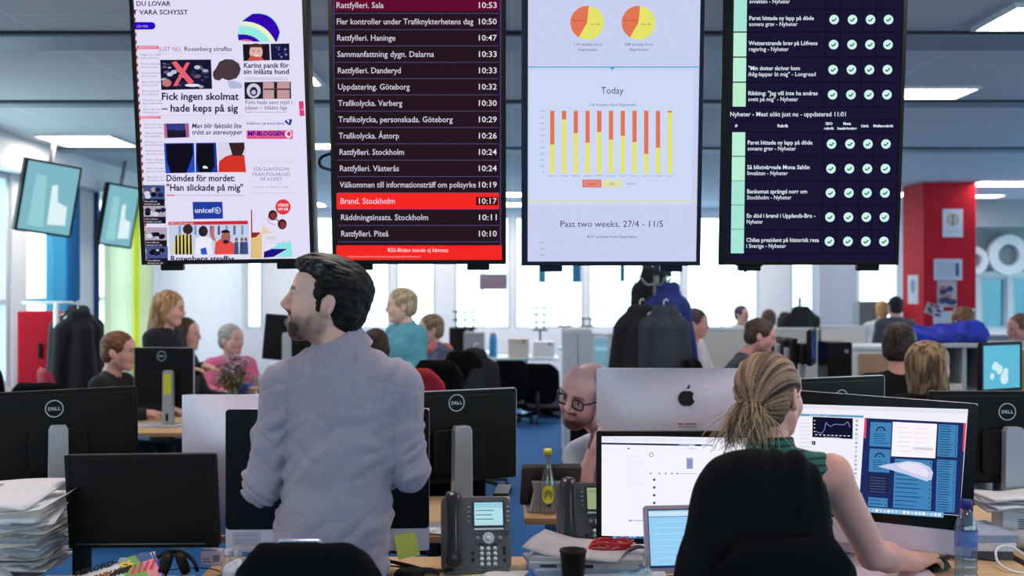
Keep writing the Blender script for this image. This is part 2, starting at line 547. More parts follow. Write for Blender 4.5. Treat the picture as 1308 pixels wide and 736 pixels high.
# unseen walls behind the camera and right, windows added to brighten the room: sill, lintel, piers, glazing
def window_wall(name, axis, at, a0, a1, n, idx):
    w = MB(); z0, z1 = (1.35, 2.45) if axis == 'x' else (0.6, 2.75)
    def bx_(u0, u1, za, zb, th=0.2):
        if axis == 'x': w.box(((u0 + u1) / 2, at, (za + zb) / 2), (u1 - u0, th, zb - za))
        else: w.box((at, (u0 + u1) / 2, (za + zb) / 2), (th, u1 - u0, zb - za))
    bx_(a0, a1, 0, z0); bx_(a0, a1, z1, CEIL)
    st = (a1 - a0) / n
    for i in range(n + 1):
        u = a0 + i * st; bx_(max(a0, u - .12), min(a1, u + .12), z0, z1)
    struct(w.build(name, greywall))
    for i in range(n):
        u0, u1 = a0 + i * st + .12, a0 + (i + 1) * st - .12
        f = MB()
        for uu in (u0 + .03, u1 - .03): f.box((uu, at, (z0 + z1) / 2) if axis == 'x' else (at, uu, (z0 + z1) / 2), (.06, .06, z1 - z0))
        for z in (z0 + .03, z1 - .03): f.box(((u0 + u1) / 2, at, z) if axis == 'x' else (at, (u0 + u1) / 2, z), (u1 - u0 - .12, .06, .06) if axis == 'x' else (.06, u1 - u0 - .12, .06))
        o = struct(f.build('window_%d' % (idx + i), framem))
        struct(MB().box(((u0 + u1) / 2, at, (z0 + z1) / 2) if axis == 'x' else (at, (u0 + u1) / 2, (z0 + z1) / 2), (u1 - u0 - .1, .008, z1 - z0 - .1) if axis == 'x' else (.008, u1 - u0 - .1, z1 - z0 - .1)).build('pane', clearg, o))
window_wall('wall_back', 'x', YF - .1, XL, XR, 5, 30)
window_wall('wall_right', 'y', XR + .1, YF, YB, 7, 40)
# ceiling tracks running across the room
trackm = mat('ceiling_track', (140, 150, 164), rough=0.5, metal=0.2, var=0.03)
darkseam = mat('dark_seam', (50, 58, 68), rough=0.7)
n = 0
for y, w in ((5.93, 0.34), (7.95, 0.16), (10.6, 0.2), (3.3, 0.3)):
    n += 1
    o = MB().box(((XL + XR) / 2, y, CEIL - 0.012), (XR - XL, w, 0.024)).build('trim_%d' % n, trackm, bevel=0.004); struct(o)
    s = MB().box(((XL + XR) / 2, y - w / 2 - 0.012, CEIL - 0.006), (XR - XL, 0.022, 0.012)).build('seam', darkseam, o); struct(s)

# left wall: sill, soffit, piers and three curtained windows
S0, S1 = 0.75, 2.63
lw = MB()
lw.box((XL - 0.1, (YB + YF) / 2, S0 / 2), (0.2, YB - YF, S0))
lw.box((XL - 0.02, (YB + YF) / 2, (S1 + CEIL) / 2), (0.36, YB - YF, CEIL - S1))
for a, b in ((YF, -2.6), (-0.2, 7.2), (10.0, 10.3), (11.35, 11.95), (13.6, YB)):
    lw.box((XL - 0.1, (a + b) / 2, (S0 + S1) / 2), (0.2, b - a, S1 - S0))
struct(lw.build('wall_left', wallm))
for i, (a, b) in enumerate(((7.2, 10.0), (10.3, 11.35), (11.95, 13.6), (-2.6, -0.2))):  # last opening is an unseen window added to brighten the ceiling
    w = MB()
    for y in (a + 0.03, b - 0.03): w.box((XL - 0.08, y, (S0 + S1) / 2), (0.1, 0.06, S1 - S0))
    for z in (S0 + 0.03, S1 - 0.03, 1.5): w.box((XL - 0.08, (a + b) / 2, z), (0.1, b - a - 0.12, 0.05))
    f = struct(w.build('window_%d' % (i + 1 if i < 3 else i + 20), framem, bevel=0.004))
    g = MB().box((XL - 0.09, (a + b) / 2, (S0 + S1) / 2), (0.008, b - a - 0.12, S1 - S0 - 0.1)).build('pane', clearg, f); struct(g)
for k, y in enumerate((11.33, 11.97)):
    struct(MB().box((XL + 0.02, y, 1.32), (0.05, 0.05, 2.62)).build('trim_%d' % (n + 1 + k), navy, bevel=0.004))

def curtain(y0, y1, z0, z1, folds, m, label, amp=0.04, x=XL + 0.09):
    c = MB().grid(lambda u, v: (x + amp * math.sin(u * folds * 2 * math.pi) + 0.012 * math.sin(u * folds * 5 + 1), y0 + (y1 - y0) * u, z0 + (z1 - z0) * v), folds * 10, 6)
    o = c.build('window_curtain', m, solid=0.004)
    return tag(o, label, 'curtain')
curtain(10.55, 10.95, 0.06, 2.6, 4, fabric_light('cyan_curtain', (112, 196, 222), 0.55), 'cyan curtain panel hanging beside the red locker')
curtain(10.97, 11.3, 0.06, 2.6, 3, fabric_light('blue_curtain', (60, 132, 184), 0.45), 'deeper blue curtain panel hanging left of the grey pier')
curtain(12.02, 12.85, 0.06, 2.6, 6, fabric_light('cream_curtain', (243, 243, 226), 0.6), 'pale green curtain hanging right of the navy post')
curtain(12.86, 13.02, 0.06, 2.6, 2, fabric_light('yellow_curtain', (244, 242, 120), 0.6), 'narrow bright yellow curtain strip hanging by the pale curtains')
curtain(13.03, 13.6, 0.06, 2.6, 4, fabric_light('ivory_curtain', (240, 238, 214), 0.5), 'ivory curtain hanging at the wall end behind the long-haired woman')

# far wall: window band between pale piers
bx = lambda p: (p - CX) * YB / F
ops = [(313, 335), (395, 436), (440, 498), (505, 556), (580, 652), (657, 746), (751, 872), (876, 970), (1010, 1047), (1096, 1150)]
Z0, Z1 = 0.95, 2.80
fw = MB()
fw.box(((XL + XR) / 2, YB + 0.1, Z0 / 2), (XR - XL, 0.2, Z0))
fw.box(((XL + XR) / 2, YB + 0.1, (Z1 + CEIL) / 2), (XR - XL, 0.2, CEIL - Z1))
e = XL
for a, b in ops:
    fw.box(((e + bx(a)) / 2, YB + 0.1, (Z0 + Z1) / 2), (bx(a) - e, 0.2, Z1 - Z0)); e = bx(b)
gx0, gx1, gx2, gx3 = bx(1253), bx(1287), bx(1293), bx(1345)
fw.box(((e + gx0) / 2, YB + 0.1, (Z0 + Z1) / 2), (gx0 - e, 0.2, Z1 - Z0))
fw.box(((gx0 + XR) / 2, YB + 0.1, (1.8 + Z1) / 2), (XR - gx0, 0.2, Z1 - 1.8))
fw.box(((gx1 + gx2) / 2, YB + 0.1, (Z0 + 1.8) / 2), (gx2 - gx1, 0.2, 1.8 - Z0))
fw.box(((gx3 + XR) / 2, YB + 0.1, (Z0 + 1.8) / 2), (XR - gx3, 0.2, 1.8 - Z0))
struct(fw.build('wall_far', wallm))
k = 3
def far_window(x0, x1, z0, z1, g):
    global k
    k += 1
    w = MB(); t = 0.045
    for x in (x0 + t / 2, x1 - t / 2): w.box((x, YB + 0.08, (z0 + z1) / 2), (t, 0.1, z1 - z0))
    for z in (z0 + t / 2, z1 - t / 2): w.box(((x0 + x1) / 2, YB + 0.08, z), (x1 - x0 - 2 * t, 0.1, t))
    if x1 - x0 > 0.8: w.box(((x0 + x1) / 2, YB + 0.08, (z0 + z1) / 2), (0.03, 0.06, z1 - z0 - 2 * t))
    f = struct(w.build('window_%d' % k, framem))
    struct(MB().box(((x0 + x1) / 2, YB + 0.09, (z0 + z1) / 2), (x1 - x0 - 0.05, 0.008, z1 - z0 - 0.05)).build('pane', g, f))
for a, b in ops: far_window(bx(a), bx(b), Z0, Z1, clearg)
teal = glass('teal_glass', (70, 138, 152), refl=0.06)
far_window(gx0, gx1, Z0, 1.8, teal); far_window(gx2, gx3, Z0, 1.8, teal)

# grey pier in front of the far windows, and the red column
struct(MB().box(((1071 - CX) * 17.6 / F, 17.85, CEIL / 2), (48 * 17.6 / F, 0.5, CEIL)).build('pillar_grey', mat('pier_grey', (168, 176, 190), rough=0.8, var=0.03, scale=5), bevel=0.01))
cx0, cx1, cyf = (1180 - CX) * 13.9 / F, (1247 - CX) * 13.9 / F, 13.9
struct(MB().box(((cx0 + cx1) / 2, cyf + 0.38, CEIL / 2), (cx1 - cx0, 0.76, CEIL)).build('column_red', redm, bevel=0.012))
# bulkhead over the glazed room on the right
struct(MB().box((8.0, 17.0, 2.72), (4.0, 0.5, 0.4)).build('trim_9', mat('bulkhead', (150, 160, 168), rough=0.8)))
struct(MB().box((8.2, 17.4, 2.2), (3.6, 0.1, 0.66)).build('trim_10', mat('letter_panel', (128, 146, 152), rough=0.7)))

# ceiling panel lamps: those in view first, the rest light the room out of frame
lampm = emit((255, 238, 226), LAMP)
lframe = mat('lamp_frame', (225, 228, 230), rough=0.4)
def ceiling_light(x, y, sx, sy, label):
    t = empty('ceiling_light', (x, y, CEIL), label=label, cat='ceiling light', group='square ceiling panel lights')
    f = MB(); fr = 0.018
    for s in (-1, 1):
        f.box((s * (sx / 2 - fr / 2), 0, -0.01), (fr, sy, 0.02)); f.box((0, s * (sy / 2 - fr / 2), -0.01), (sx - 2 * fr, fr, 0.02))
    f.build('frame', lframe, t)
    MB().box((0, 0, -0.007), (sx - 2 * fr, sy - 2 * fr, 0.008)).build('diffuser', lampm, t)
    return t
ceiling_light(-3.72, 9.95, 0.66, 0.72, 'bright ceiling panel light left of the news website screen')
ceiling_light(-4.0 + 0.02, 7.7, 0.62, 0.6, 'ceiling panel light cut off at the left edge of the frame')
ceiling_light(2.56, 7.5, 0.92, 0.42, 'ceiling panel light touching the right side of the check-mark screen')
ceiling_light(2.62, 5.42, 0.66, 0.5, 'ceiling panel light in the top right corner')
ceiling_light(6.12, 14.0, 0.95, 0.62, 'ceiling panel light right of the red column top')
ceiling_light(6.6, 15.9, 0.5, 0.4, 'small ceiling light far behind, lower right of the red column')
for x, y in ((-1.6, 14.2), (1.3, 14.2), (3.4, 11.2), (-1.6, 10.4), (0.9, 10.4), (-1.5, 6.9), (0.5, 6.9)):  # hidden lamps added to brighten the hall
    ceiling_light(x, y, 0.62, 0.6, 'added ceiling panel light in the hall, hidden above the hanging screens')
for x in (-3.2, -1.6, 0.1, 1.8, 3.6, 5.4):  # hidden rows added to brighten the far wall
    for y in (15.6, 17.5): ceiling_light(x, y, 0.62, 0.62, 'added ceiling panel light near the far windows, hidden above the hanging screens')
for x in (-2.9, -0.6, 1.7, 4.4, 7.2):
    for y in (1.2, 3.9):
        if (x < 4 and y > 3) or x in (-2.9, 1.7): ceiling_light(x, y, 0.62, 0.6, 'ceiling panel light overhead, outside the frame')
# ------------------------------------------------------------------ the four hanging screens
tvblack = mat('tv_housing', (11, 9, 10), rough=0.5, spec=.2, var=0.1)
tvblue = mat('tv_housing_navy', (14, 18, 44), rough=0.45, spec=.25, var=0.1)
DT = 4.3
def hanging_screen(pxl, pxr, pyb, label, roll=0.0, hm=None, depth=0.10, hgt=1.12, left_rim=0.016):
    hm = hm or tvblack
    b = W((pxl + pxr) / 2, pyb, DT); w = (pxr - pxl) * DT / F
    rot = Euler((R(6), R(roll), 0))
    t = empty('display_screen', b, rot, label, 'screen', None)
    rim = 0.016
    MB().rrect(0, hgt / 2, w + 2 * rim, hgt + 2 * rim, 0.012, 0.004, depth).build('housing', hm, t, bevel=0.004)
    fr = MB()
    fr.box((-(w + left_rim) / 2, 0, hgt / 2), (left_rim, 0.012, hgt + 2 * rim)); fr.box(((w + rim) / 2, 0, hgt / 2), (rim, 0.012, hgt + 2 * rim))
    fr.box((0, 0, -rim / 2), (w, 0.012, rim)); fr.box((0, 0, hgt + rim / 2), (w, 0.012, rim))
    fr.build('bezel', hm, t, bevel=0.002)
    for s in (-1, 1):
        MB().box((s * (w / 2 - 0.09), 0.035, -rim - 0.012), (0.085, 0.03, 0.026)).build('bracket', hm, t, bevel=0.003)
    MB().tube([(0, depth + 0.03, hgt * 0.6), (0, depth + 0.03, hgt * 0.9), (0, depth + 0.05, CEIL - b.z + 0.06)], 0.022, 10).build('mount_pole', tvblack, t)
    MB().box((0, depth + 0.014, hgt * 0.65), (0.3, 0.03, 0.3)).build('mount_plate', tvblack, t)
    M = Matrix.LocRotScale(b, rot, None)
    c = Canvas(on_plane(M), y=0.0); c.w = w; c.h = hgt
    c.base = lambda col: c.raw([(0, 0)] * 0, [], col)
    return t, c
def backing(c, col):
    """the lit panel itself, the full screen rectangle in local metres"""
    px = c.px; c.px = lambda x, y: (x, y)
    c.rect(-c.w / 2, 0, c.w / 2, c.h, col); c.px = px

# --- news website
t, c = hanging_screen(186.5, 396.5, 331.5, 'tall screen showing a news website with a striped ball, leftmost of the four', roll=-0.8)
backing(c, (226, 221, 246))
sl = 0.012
INK = (30, 26, 52); GR = (150, 146, 176)
c.poly([(169, 0), (171, 0), (188, 330), (185.5, 330)], (232, 190, 196))
for i in range(33):
    y = 14 + i * 9.7; x = 169.6 + y * 0.052
    if y < 326: c.poly([(x, y), (x + 2.4, y - 1.5), (x + 2.5, y + 2.5), (x + 0.1, y + 4.5)], (150, 60, 74))
c.text(169, 7.5, 'I DU LOVAR', 8.6, (40, 22, 98), 0.02, width=49); c.text(170, 18.5, 'T VARA SCHYSST', 8.6, (40, 22, 98), 0.02, width=70)
c.poly([(171, 28)] + [(194 + 4.5 * math.cos(R(a)), 33 - 4.7 * math.sin(R(a))) for a in range(90, -91, -20)] + [(171.5, 37.8)], (46, 8, 190))
c.text(174, 35, 'LÄS MER', 4, (190, 170, 250))
# striped ball
bc = (330.5, 43.5); br_ = 27
def ballband(o0, o1, col):
    P = []; Q = []
    for i in range(25):
        s = -1 + 2 * i / 24
        for o, L in ((o0, P), (o1, Q)):
            # bands run down to the right across the ball
            a = o * br_; hw = math.sqrt(max(0, br_ ** 2 - a * a)); bulge = 0.34 * (1 - s * s) * br_
            x, y = s * hw, a - bulge
            ca, sa = math.cos(R(34)), math.sin(R(34))
            X = bc[0] + x * ca - y * sa; Y = bc[1] + x * sa + y * ca
            L.append((X, min(Y, 53.2)))
    c.poly(P + Q[::-1], col)
c.poly([(bc[0] + br_ * math.cos(R(a)), min(53.2, bc[1] - br_ * math.sin(R(a)))) for a in range(0, 360, 10)], (150, 236, 226))
ballband(-0.62, -0.05, (52, 8, 176)); ballband(-0.05, 0.17, (236, 240, 200)); ballband(0.17, 0.58, (150, 236, 228)); ballband(0.58, 0.78, (56, 12, 170)); ballband(0.78, 1.0, (232, 130, 150))
# side column of small headlines
for y0, y1 in ((58.5, 62.8), (148, 151.5)):
    c.rect(172.5 + y0 * 0.03, y0, 201 + y0 * 0.03, y1, (226, 110, 140)); c.text(175 + y0 * 0.03, y1 - 1, 'SENASTE NYTT', 3.4, (250, 225, 235))
for i in range(16):
    y = 71 + i * 11.6 if i < 7 else 160 + (i - 7) * 11.2
    if y < 235:
        x = 176 + y * 0.05
        c.text(x, y, random.choice(['Kvinna hittad död', 'Man greps i natt', 'Tåg står stilla', 'Brand i villa släckt']), 3.2, (120, 116, 150), width=22 + random.random() * 4)
        c.text(x, y + 4, random.choice(['efter larm om bråk', 'polisen söker vittnen', 'flera skadade förda']), 3.2, (120, 116, 150), width=20 + random.random() * 5)
c.text(203, 65.5, 'JUST NU:', 8, (176, 92, 120), 0.0, width=29, slope=0.0); c.text(235, 65.2, 'Rosenberg straffas', 8, (84, 74, 104), 0.012, width=61)
c.rect(203, 68.5, 300, 69, (200, 195, 222))
# dark photo with a red cross
c.poly([(204.5, 76.5), (269.5, 76), (271, 113.5), (206, 115)], (24, 24, 52))
for q in range(26):
    x = 206 + random.random() * 60; y = 79 + random.random() * 32; s = 1.5 + random.random() * 4
    c.disc(x, y, s, random.choice([(52, 56, 96), (86, 92, 130), (120, 90, 96), (170, 172, 196), (40, 36, 70)]), s * 0.5, 9)
for (x, y) in ((217, 95), (222, 92), (252, 86)): c.disc(x, y, 4, (196, 196, 214), 2.6, 12)
c.disc(246, 109, 10, (222, 224, 240), 2.0, 14); c.disc(213, 106, 6, (190, 120, 122), 5, 12)
c.poly([(219, 80), (225, 78), (248, 105), (241, 107.5)], (232, 96, 110)); c.poly([(238, 79.5), (242.5, 80.5), (226, 110), (221, 110)], (232, 96, 110))
# brown cap
P = [(272, 92), (276, 87), (280, 79), (288, 75.5), (297, 76), (305, 81), (307.5, 88), (306, 94), (302, 100), (292, 103), (284, 100), (280, 103), (274, 101.5), (272, 97)]
c.poly(P, (74, 58, 64)); c.poly([(290, 104), (299, 103), (309, 107), (309, 113), (294, 113)], (176, 186, 220))
c.text(206, 127.5, 'Fick ingen skolmat', 13, INK, 0.024, width=99); c.text(207, 142.5, '– hade keps på sig', 13, INK, 0.024, width=97)
c.rect(205, 147, 309, 147.6, (196, 190, 216))
# right column
c.poly([(310, 56.5), (344, 56), (345, 77), (311, 78)], (30, 24, 34)); c.disc(327, 66.5, 8.5, (222, 178, 168), 10, 18); c.poly([(316, 77), (321, 71), (334, 73), (338, 77.3)], (206, 82, 70)); c.disc(327, 60.5, 9, (70, 48, 44), 5, 14, a0=0, a1=180)
c.disc(324, 65, 1.1, (50, 34, 40), 0.8, 8); c.disc(330.5, 65, 1.1, (50, 34, 40), 0.8, 8); c.disc(327.3, 71.2, 3, (244, 226, 224), 1.2, 10)
c.poly([(345.5, 56), (369.5, 55.5), (370, 77), (346.5, 77)], (26, 26, 62)); 
for q in range(12): c.disc(350 + random.random() * 18, 60 + random.random() * 14, 1.6, random.choice([(80, 90, 150), (130, 140, 190), (60, 60, 120)]), 1.2, 8)
c.text(311, 86.5, 'Karins panik för', 9, INK, 0.022, width=58); c.text(311, 94.5, 'sin inlåsta hund', 9, INK, 0.022, width=58)
for y in (99.5, 101.5): c.rect(312, y, 368, y + 0.5, GR)
c.poly([(312, 105), (371.5, 104), (372, 126), (312.5, 126.5)], (34, 28, 44)); c.disc(324, 116, 9, (202, 204, 222), 9.5, 16); c.disc(324, 117, 5, (40, 40, 70), 6, 14); c.disc(324, 118, 3, (190, 190, 210), 3, 12)
c.poly([(336, 105), (350, 104.8), (350, 125.8), (336, 126)], (196, 156, 160)); c.poly([(354, 104.6), (370, 104.2), (370, 125.6), (354, 125.8)], (196, 150, 156)); c.rect(337, 113, 370, 115, (90, 60, 76))
c.text(313, 133, 'Polis hade sent mjöl i', 7, (100, 92, 120), 0.006, width=60); c.text(313, 139.8, 'påsen – blåste liga', 7, (100, 92, 120), 0.006, width=54)
c.rect(314, 142.5, 323, 144, (214, 150, 176)); c.rect(325, 143, 366, 143.6, GR)
c.text(315, 159, 'Kalkoner på årets bästa', 4.2, (40, 70, 140), 0.01, width=48); c.poly([(363, 154.5), (369, 152), (373.5, 152.5), (371, 160.5), (366, 158)], (40, 60, 140)); c.poly([(366, 153.5), (369.5, 152.4), (369, 157.5)], (230, 232, 250))
c.rect(315, 166.5, 374, 177.5, (232, 92, 140)); c.text(316.5, 173.2, 'MF-BLOGGEN', 7.8, (28, 6, 150), 0.04, width=46); c.text(317, 176.8, 'Läs mer om det stora mysteriet', 3, (80, 30, 110), width=50); c.disc(368.5, 171.5, 4.2, (236, 226, 240), 5, 14); c.disc(369, 171, 2.4, (200, 60, 90), 3, 10)
# stereotypes item
c.poly([(209, 158), (241, 157.5), (242, 175.5), (210, 176.5)], (52, 60, 132)); c.rect(211, 168, 241, 175.5, (30, 26, 44))
for q in range(12): c.disc(212.5 + q * 2.5, 167 + random.random() * 2, 1.5, (34, 30, 56), 2.2, 8)
c.poly([(209, 158), (212, 158), (214, 176), (210, 176.5)], (186, 110, 130)); c.poly([(236, 157.6), (241, 157.5), (242, 175.5), (238, 175.6)], (160, 100, 140))
c.text(244.5, 163.6, 'Man blir faktiskt lite', 8.6, (56, 48, 78), 0.016, width=64, shear=0.22); c.text(245, 171.8, 'trött av stereotyper', 8.6, (56, 48, 78), 0.016, width=65, shear=0.22)
# three dark portraits
c.poly([(209.5, 183), (248, 182.5), (249, 220.5), (211.5, 221.5)], (34, 74, 190)); c.poly([(212, 184), (246, 183.5), (247, 196), (243, 208), (238, 221), (218, 221.2), (213, 205)], (18, 16, 30))
c.poly([(250, 182.5), (276, 182.2), (278, 220.2), (250, 220.4)], (30, 56, 160)); c.poly([(252, 184), (273, 183.5), (274, 212), (270, 220), (254, 220), (251, 204)], (16, 16, 26)); c.poly([(259, 212.5), (261, 211.5), (265, 213), (265.5, 215.3), (259.5, 215.3)], (226, 230, 245))
c.poly([(278, 182.2), (313, 181.8), (314.5, 220), (279, 220.3)], (214, 212, 232)); c.poly([(279, 220), (280, 206), (288, 200), (297, 197), (312, 198), (314.4, 220)], (210, 52, 40)); c.poly([(292, 182.5), (312, 182), (312.5, 190), (309, 199), (297, 199), (295, 192)], (56, 34, 38))
c.text(212, 231.5, 'Dömdes för mordet:', 11.6, INK, 0.024, width=88); c.text(212.5, 243.5, '"Han slickade på mig"', 11.6, INK, 0.024, width=98)
c.rect(213, 248.5, 223, 250.5, (216, 130, 160)); c.rect(225, 249.3, 313, 249.8, GR)
# sunglasses advert
c.rect(322, 206.3, 376, 206.7, (196, 200, 220)); c.rect(322, 246.5, 376, 247, (180, 180, 200))
for y, s, w in ((218, 'SOLGLASÖGON', 46), (224.8, 'FRÅN POLAROID', 48), (231, 'PÅ KÖPET', 28)): c.text(346.5, y, s, 6.2, (120, 114, 150), 0.0, 'c', width=w)
c.text(347, 240, 'Vid köp av 2 linser 3 mån', 3.2, (150, 146, 176), 0, 'c', width=44)
c.disc(361.5, 264.5, 9.8, (222, 52, 66), n=26); c.text(361.5, 263.8, 'VÄRDE', 5, (252, 232, 238), 0.02, 'c', width=14); c.text(361.5, 269, '399 KR', 5, (252, 232, 238), 0.02, 'c', width=14)
for x, y in ((348.5, 275), (360.5, 286.5)): c.disc(x, y, 5.8, (70, 28, 34), 6.6, 18); c.disc(x + 0.8, y + 1, 3.8, (130, 54, 56), 4.4, 14)
c.line([(353, 280), (356, 283)], 1.2, (50, 26, 34)); c.line([(342, 276), (343, 284), (352, 288)], 0.8, (200, 130, 140))
c.poly([(320.5, 268), (322, 268), (323, 330), (321, 330)], (150, 60, 70)); c.poly([(321, 303), (334, 297), (335, 330), (321.5, 330)], (226, 190, 130)); c.poly([(334, 287), (347, 297), (334, 300)], (232, 208, 172)); c.poly([(321, 297), (333, 296.8), (327, 303), (321, 304)], (150, 36, 44))
c.poly([(337, 322), (347, 318), (369, 317), (350, 328), (337, 329.5)], (30, 20, 130)); c.poly([(345, 318), (352, 311), (372, 309), (374, 328), (352, 328.5), (368, 318)], (140, 228, 230)); c.poly([(341, 313), (356, 312), (347, 317), (341, 318)], (232, 226, 244)); c.rect(340, 302, 352, 306, (206, 214, 206)); c.rect(360, 308, 372, 308.6, (190, 170, 190))
# blue charity banner
c.poly([(246, 258), (284, 257.8), (285, 279.3), (247, 280)], (34, 62, 158)); c.text(248.5, 271.8, 'unicef', 9.4, (206, 216, 246), 0.022, width=25)
c.disc(278, 268.8, 4.2, (206, 216, 246), n=18); c.disc(278, 268.8, 3.2, (44, 74, 168), n=16); c.disc(277.5, 269, 1.3, (206, 216, 246), 2, 10)
c.poly([(215, 283.5), (316.5, 282), (317, 286.6), (215.5, 287.6)], (210, 40, 54)); c.text(217, 286.8, 'MEST LÄSTA JUST NU', 3.6, (250, 220, 226), width=30)
# sports photo
c.poly([(215.5, 288), (317.5, 286.8), (318.5, 325), (217, 325.8)], (196, 206, 228))
for q in range(9): c.rect(228 + q * 10, 288.3, 231 + q * 10, 300, random.choice([(60, 90, 150), (120, 150, 200), (90, 110, 160)]))
c.poly([(221, 325), (222, 312), (226, 301), (236, 297), (245, 304), (246.5, 325)], (226, 208, 120))
for q in range(5): c.poly([(224 + q * 4.6, 300 + (2 - q) * (q < 2)), (226.2 + q * 4.6, 299.5), (226.8 + q * 4.6, 325), (224 + q * 4.6, 325)], (22, 18, 26))
c.disc(240, 293, 6.5, (52, 40, 50), 6.5, 14); c.poly([(249, 325), (250, 305), (258, 301), (270, 305), (272, 325)], (232, 234, 246)); c.disc(259.5, 295.5, 6, (46, 34, 44), 7, 14); c.poly([(256, 318), (263, 316), (265, 325), (257, 325)], (40, 86, 190))
c.poly([(268, 300), (271, 289), (274, 288.5), (273.5, 300), (276, 309), (271, 306)], (186, 112, 104)); c.poly([(274, 325), (275, 310), (282, 305), (292, 306), (300, 312), (303, 325)], (226, 78, 74)); c.disc(288.5, 303, 6, (160, 96, 88), 8, 16); c.disc(288, 297.5, 6, (30, 24, 36), 4, 12, a0=0, a1=180); c.disc(288.5, 309, 4, (50, 34, 40), 2.6, 10)
for x in (302, 309, 314): c.poly([(x - 3, 325), (x - 2.4, 309), (x + 2.4, 308.8), (x + 3, 324.8)], random.choice([(70, 70, 110), (210, 100, 96), (60, 80, 130)])); c.disc(x, 306, 2, (130, 90, 96), 2.6, 10)
c.text(217.5, 334.2, 'Rosenberg straffas', 10.5, INK, 0.024, width=82)
# left thumbnails
for i, (y0, y1) in enumerate(((236.5, 254.5), (263, 277), (290.5, 307), (315, 330))):
    x = 183 + (y0 - 236) * 0.05; c.rect(x, y0, x + 27.5, y1, random.choice([(70, 86, 140), (150, 150, 176), (176, 160, 176)]))
    for q in range(6): c.disc(x + 4 + random.random() * 20, y0 + 4 + random.random() * (y1 - y0 - 7), 4, random.choice([(20, 18, 34), (30, 34, 70), (190, 150, 150), (210, 210, 228)]), 3, 10)
    c.rect(x, y1, x + 27.5, y1 + 8.6, (26, 22, 40)); c.text(x + 1.5, y1 + 3.8, 'Hon valde att', 3.2, (222, 220, 240), width=16); c.text(x + 1.5, y1 + 7.2, 'berätta om allt', 3.2, (222, 220, 240), width=20)
c.poly([(381.5, 129.5), (387.5, 129), (389, 148), (383, 148.5)], (220, 60, 120)); c.text(384, 141, 'SPORT', 3, (252, 220, 236), width=4.4)
c.build('screen', t)

# --- police feed list
t, c = hanging_screen(430, 641, 332, 'tall dark screen listing police incidents with times and one red row')
backing(c, (38, 22, 32))
rows = [('Rattfylleri. Sala', '10:53'), ('Fler kontroller under Trafiknykterhetens dag', '10:50'), ('Rattfylleri. Haninge', '10:47'), ('Sammanfattning dygn. Dalarna', '10:33'), ('Rattfylleri. Danderyd', '10:33'), ('Uppdatering. Göteborg', '10:32'), ('Trafikolycka. Varberg', '10:30'), ('Trafikolycka, personskada. Göteborg', '10:29'), ('Trafikolycka. Åstorp', '10:26'), ('Rattfylleri. Stockholm', '10:24'), ('Rattfylleri. Västerås', '10:24'), ('Välkommen till informationsträff om polisyrke', '10:19'), ('Brand. Stockholm', '10:17'), ('Räddningsinsats. Stockholm', '10:11'), ('Rattfylleri. Piteå', '10:10')]
wd = [61, 175, 75, 124, 81, 92, 82, 146, 77, 83, 76, 174, 70, 112, 61]
c.rect(426, -8, 638, 14, (96, 12, 44))
for i, (s, tm) in enumerate(rows):
    y = 6.5 + 20.85 * i; x = 429 + y * 0.021; xr = 634.5 + 0.0 * y
    red = i == 12
    c.rect(x - 3, y + 10.1, 637, y + 10.9, (76, 78, 122))
    if red:
        c.rect(x - 4.5, y - 10, 637.5, y + 10.4, (246, 40, 36)); c.rect(608, y - 5, 636, y + 5.5, (70, 10, 18))
    c.text(x, y + 3.7, s, 10.6, (250, 206, 226) if red else (208, 206, 226), 0.006, width=wd[i])
    c.text(xr, y + 3.7, tm, 10.6, (226, 224, 240), 0.006, 'r', width=25)
c.rect(425.5, 0, 427, 330, (64, 66, 110)); c.rect(638.5, 0, 640, 330, (64, 66, 110))
c.rect(425, 313.5, 645, 334, (246, 40, 36))
c.text(534, 322, 'RSS-flöden kunde ej hämtas:', 7.4, (255, 214, 222), 0.006, 'c', width=78); c.text(443, 329, '• http://www.polisen.se/rss/nyheter/jonkoping/webbnyheter', 3.6, (250, 170, 176), 0, width=95)
c.build('screen', t)

# --- statistics page
t, c = hanging_screen(674, 889, 334, 'tall pale screen showing pie charts and a red and yellow bar chart', hm=tvblue, left_rim=0.024)
backing(c, (200, 208, 240))
# brighter, bluer middle painted in to imitate the panel's viewing-angle vignetting
c.poly([(676, 90), (886, 90), (884, 262), (676, 262)], (205, 217, 246))
RED, YEL, TX = (226, 118, 84), (228, 228, 108), (86, 92, 120)
for x in (750, 815.5):
    c.disc(x, 29, 21.5, YEL, n=40); c.disc(x, 29, 21.5, RED, n=26, a0=84, a1=240)
    c.text(x - 11, 27, 'Mannen 42%', 3.2, (120, 60, 60), 0, 'c', width=15); c.text(x + 10, 32, 'Män, 58%', 3.2, (120, 110, 60), 0, 'c', width=13)
c.text(751, 58.5, '119 articles from', 5.4, TX, 0, 'c', width=37); c.text(751, 65, 'Expressen', 5.4, TX, 0, 'c', width=24)
c.text(816, 58.5, '388 articles from', 5.4, TX, 0, 'c', width=37); c.text(816, 65, 'Expressen', 5.4, TX, 0, 'c', width=24)
c.rect(674, 85, 892, 86.4, (70, 170, 214)); c.poly([(778.5, 86), (786, 86), (782.2, 90)], (70, 170, 214))
c.text(782, 119.8, 'Today', 12.5, (58, 62, 86), 0.0, 'c', width=29); c.text(782, 135.4, '110 articles from Expressen', 4.8, TX, 0, 'c', width=61)
frac = [0.54, 0.14, 0.36, 0.51, 0.34, 0.46, 0.4, 0.5, 0.69, 0.59, 0.03]
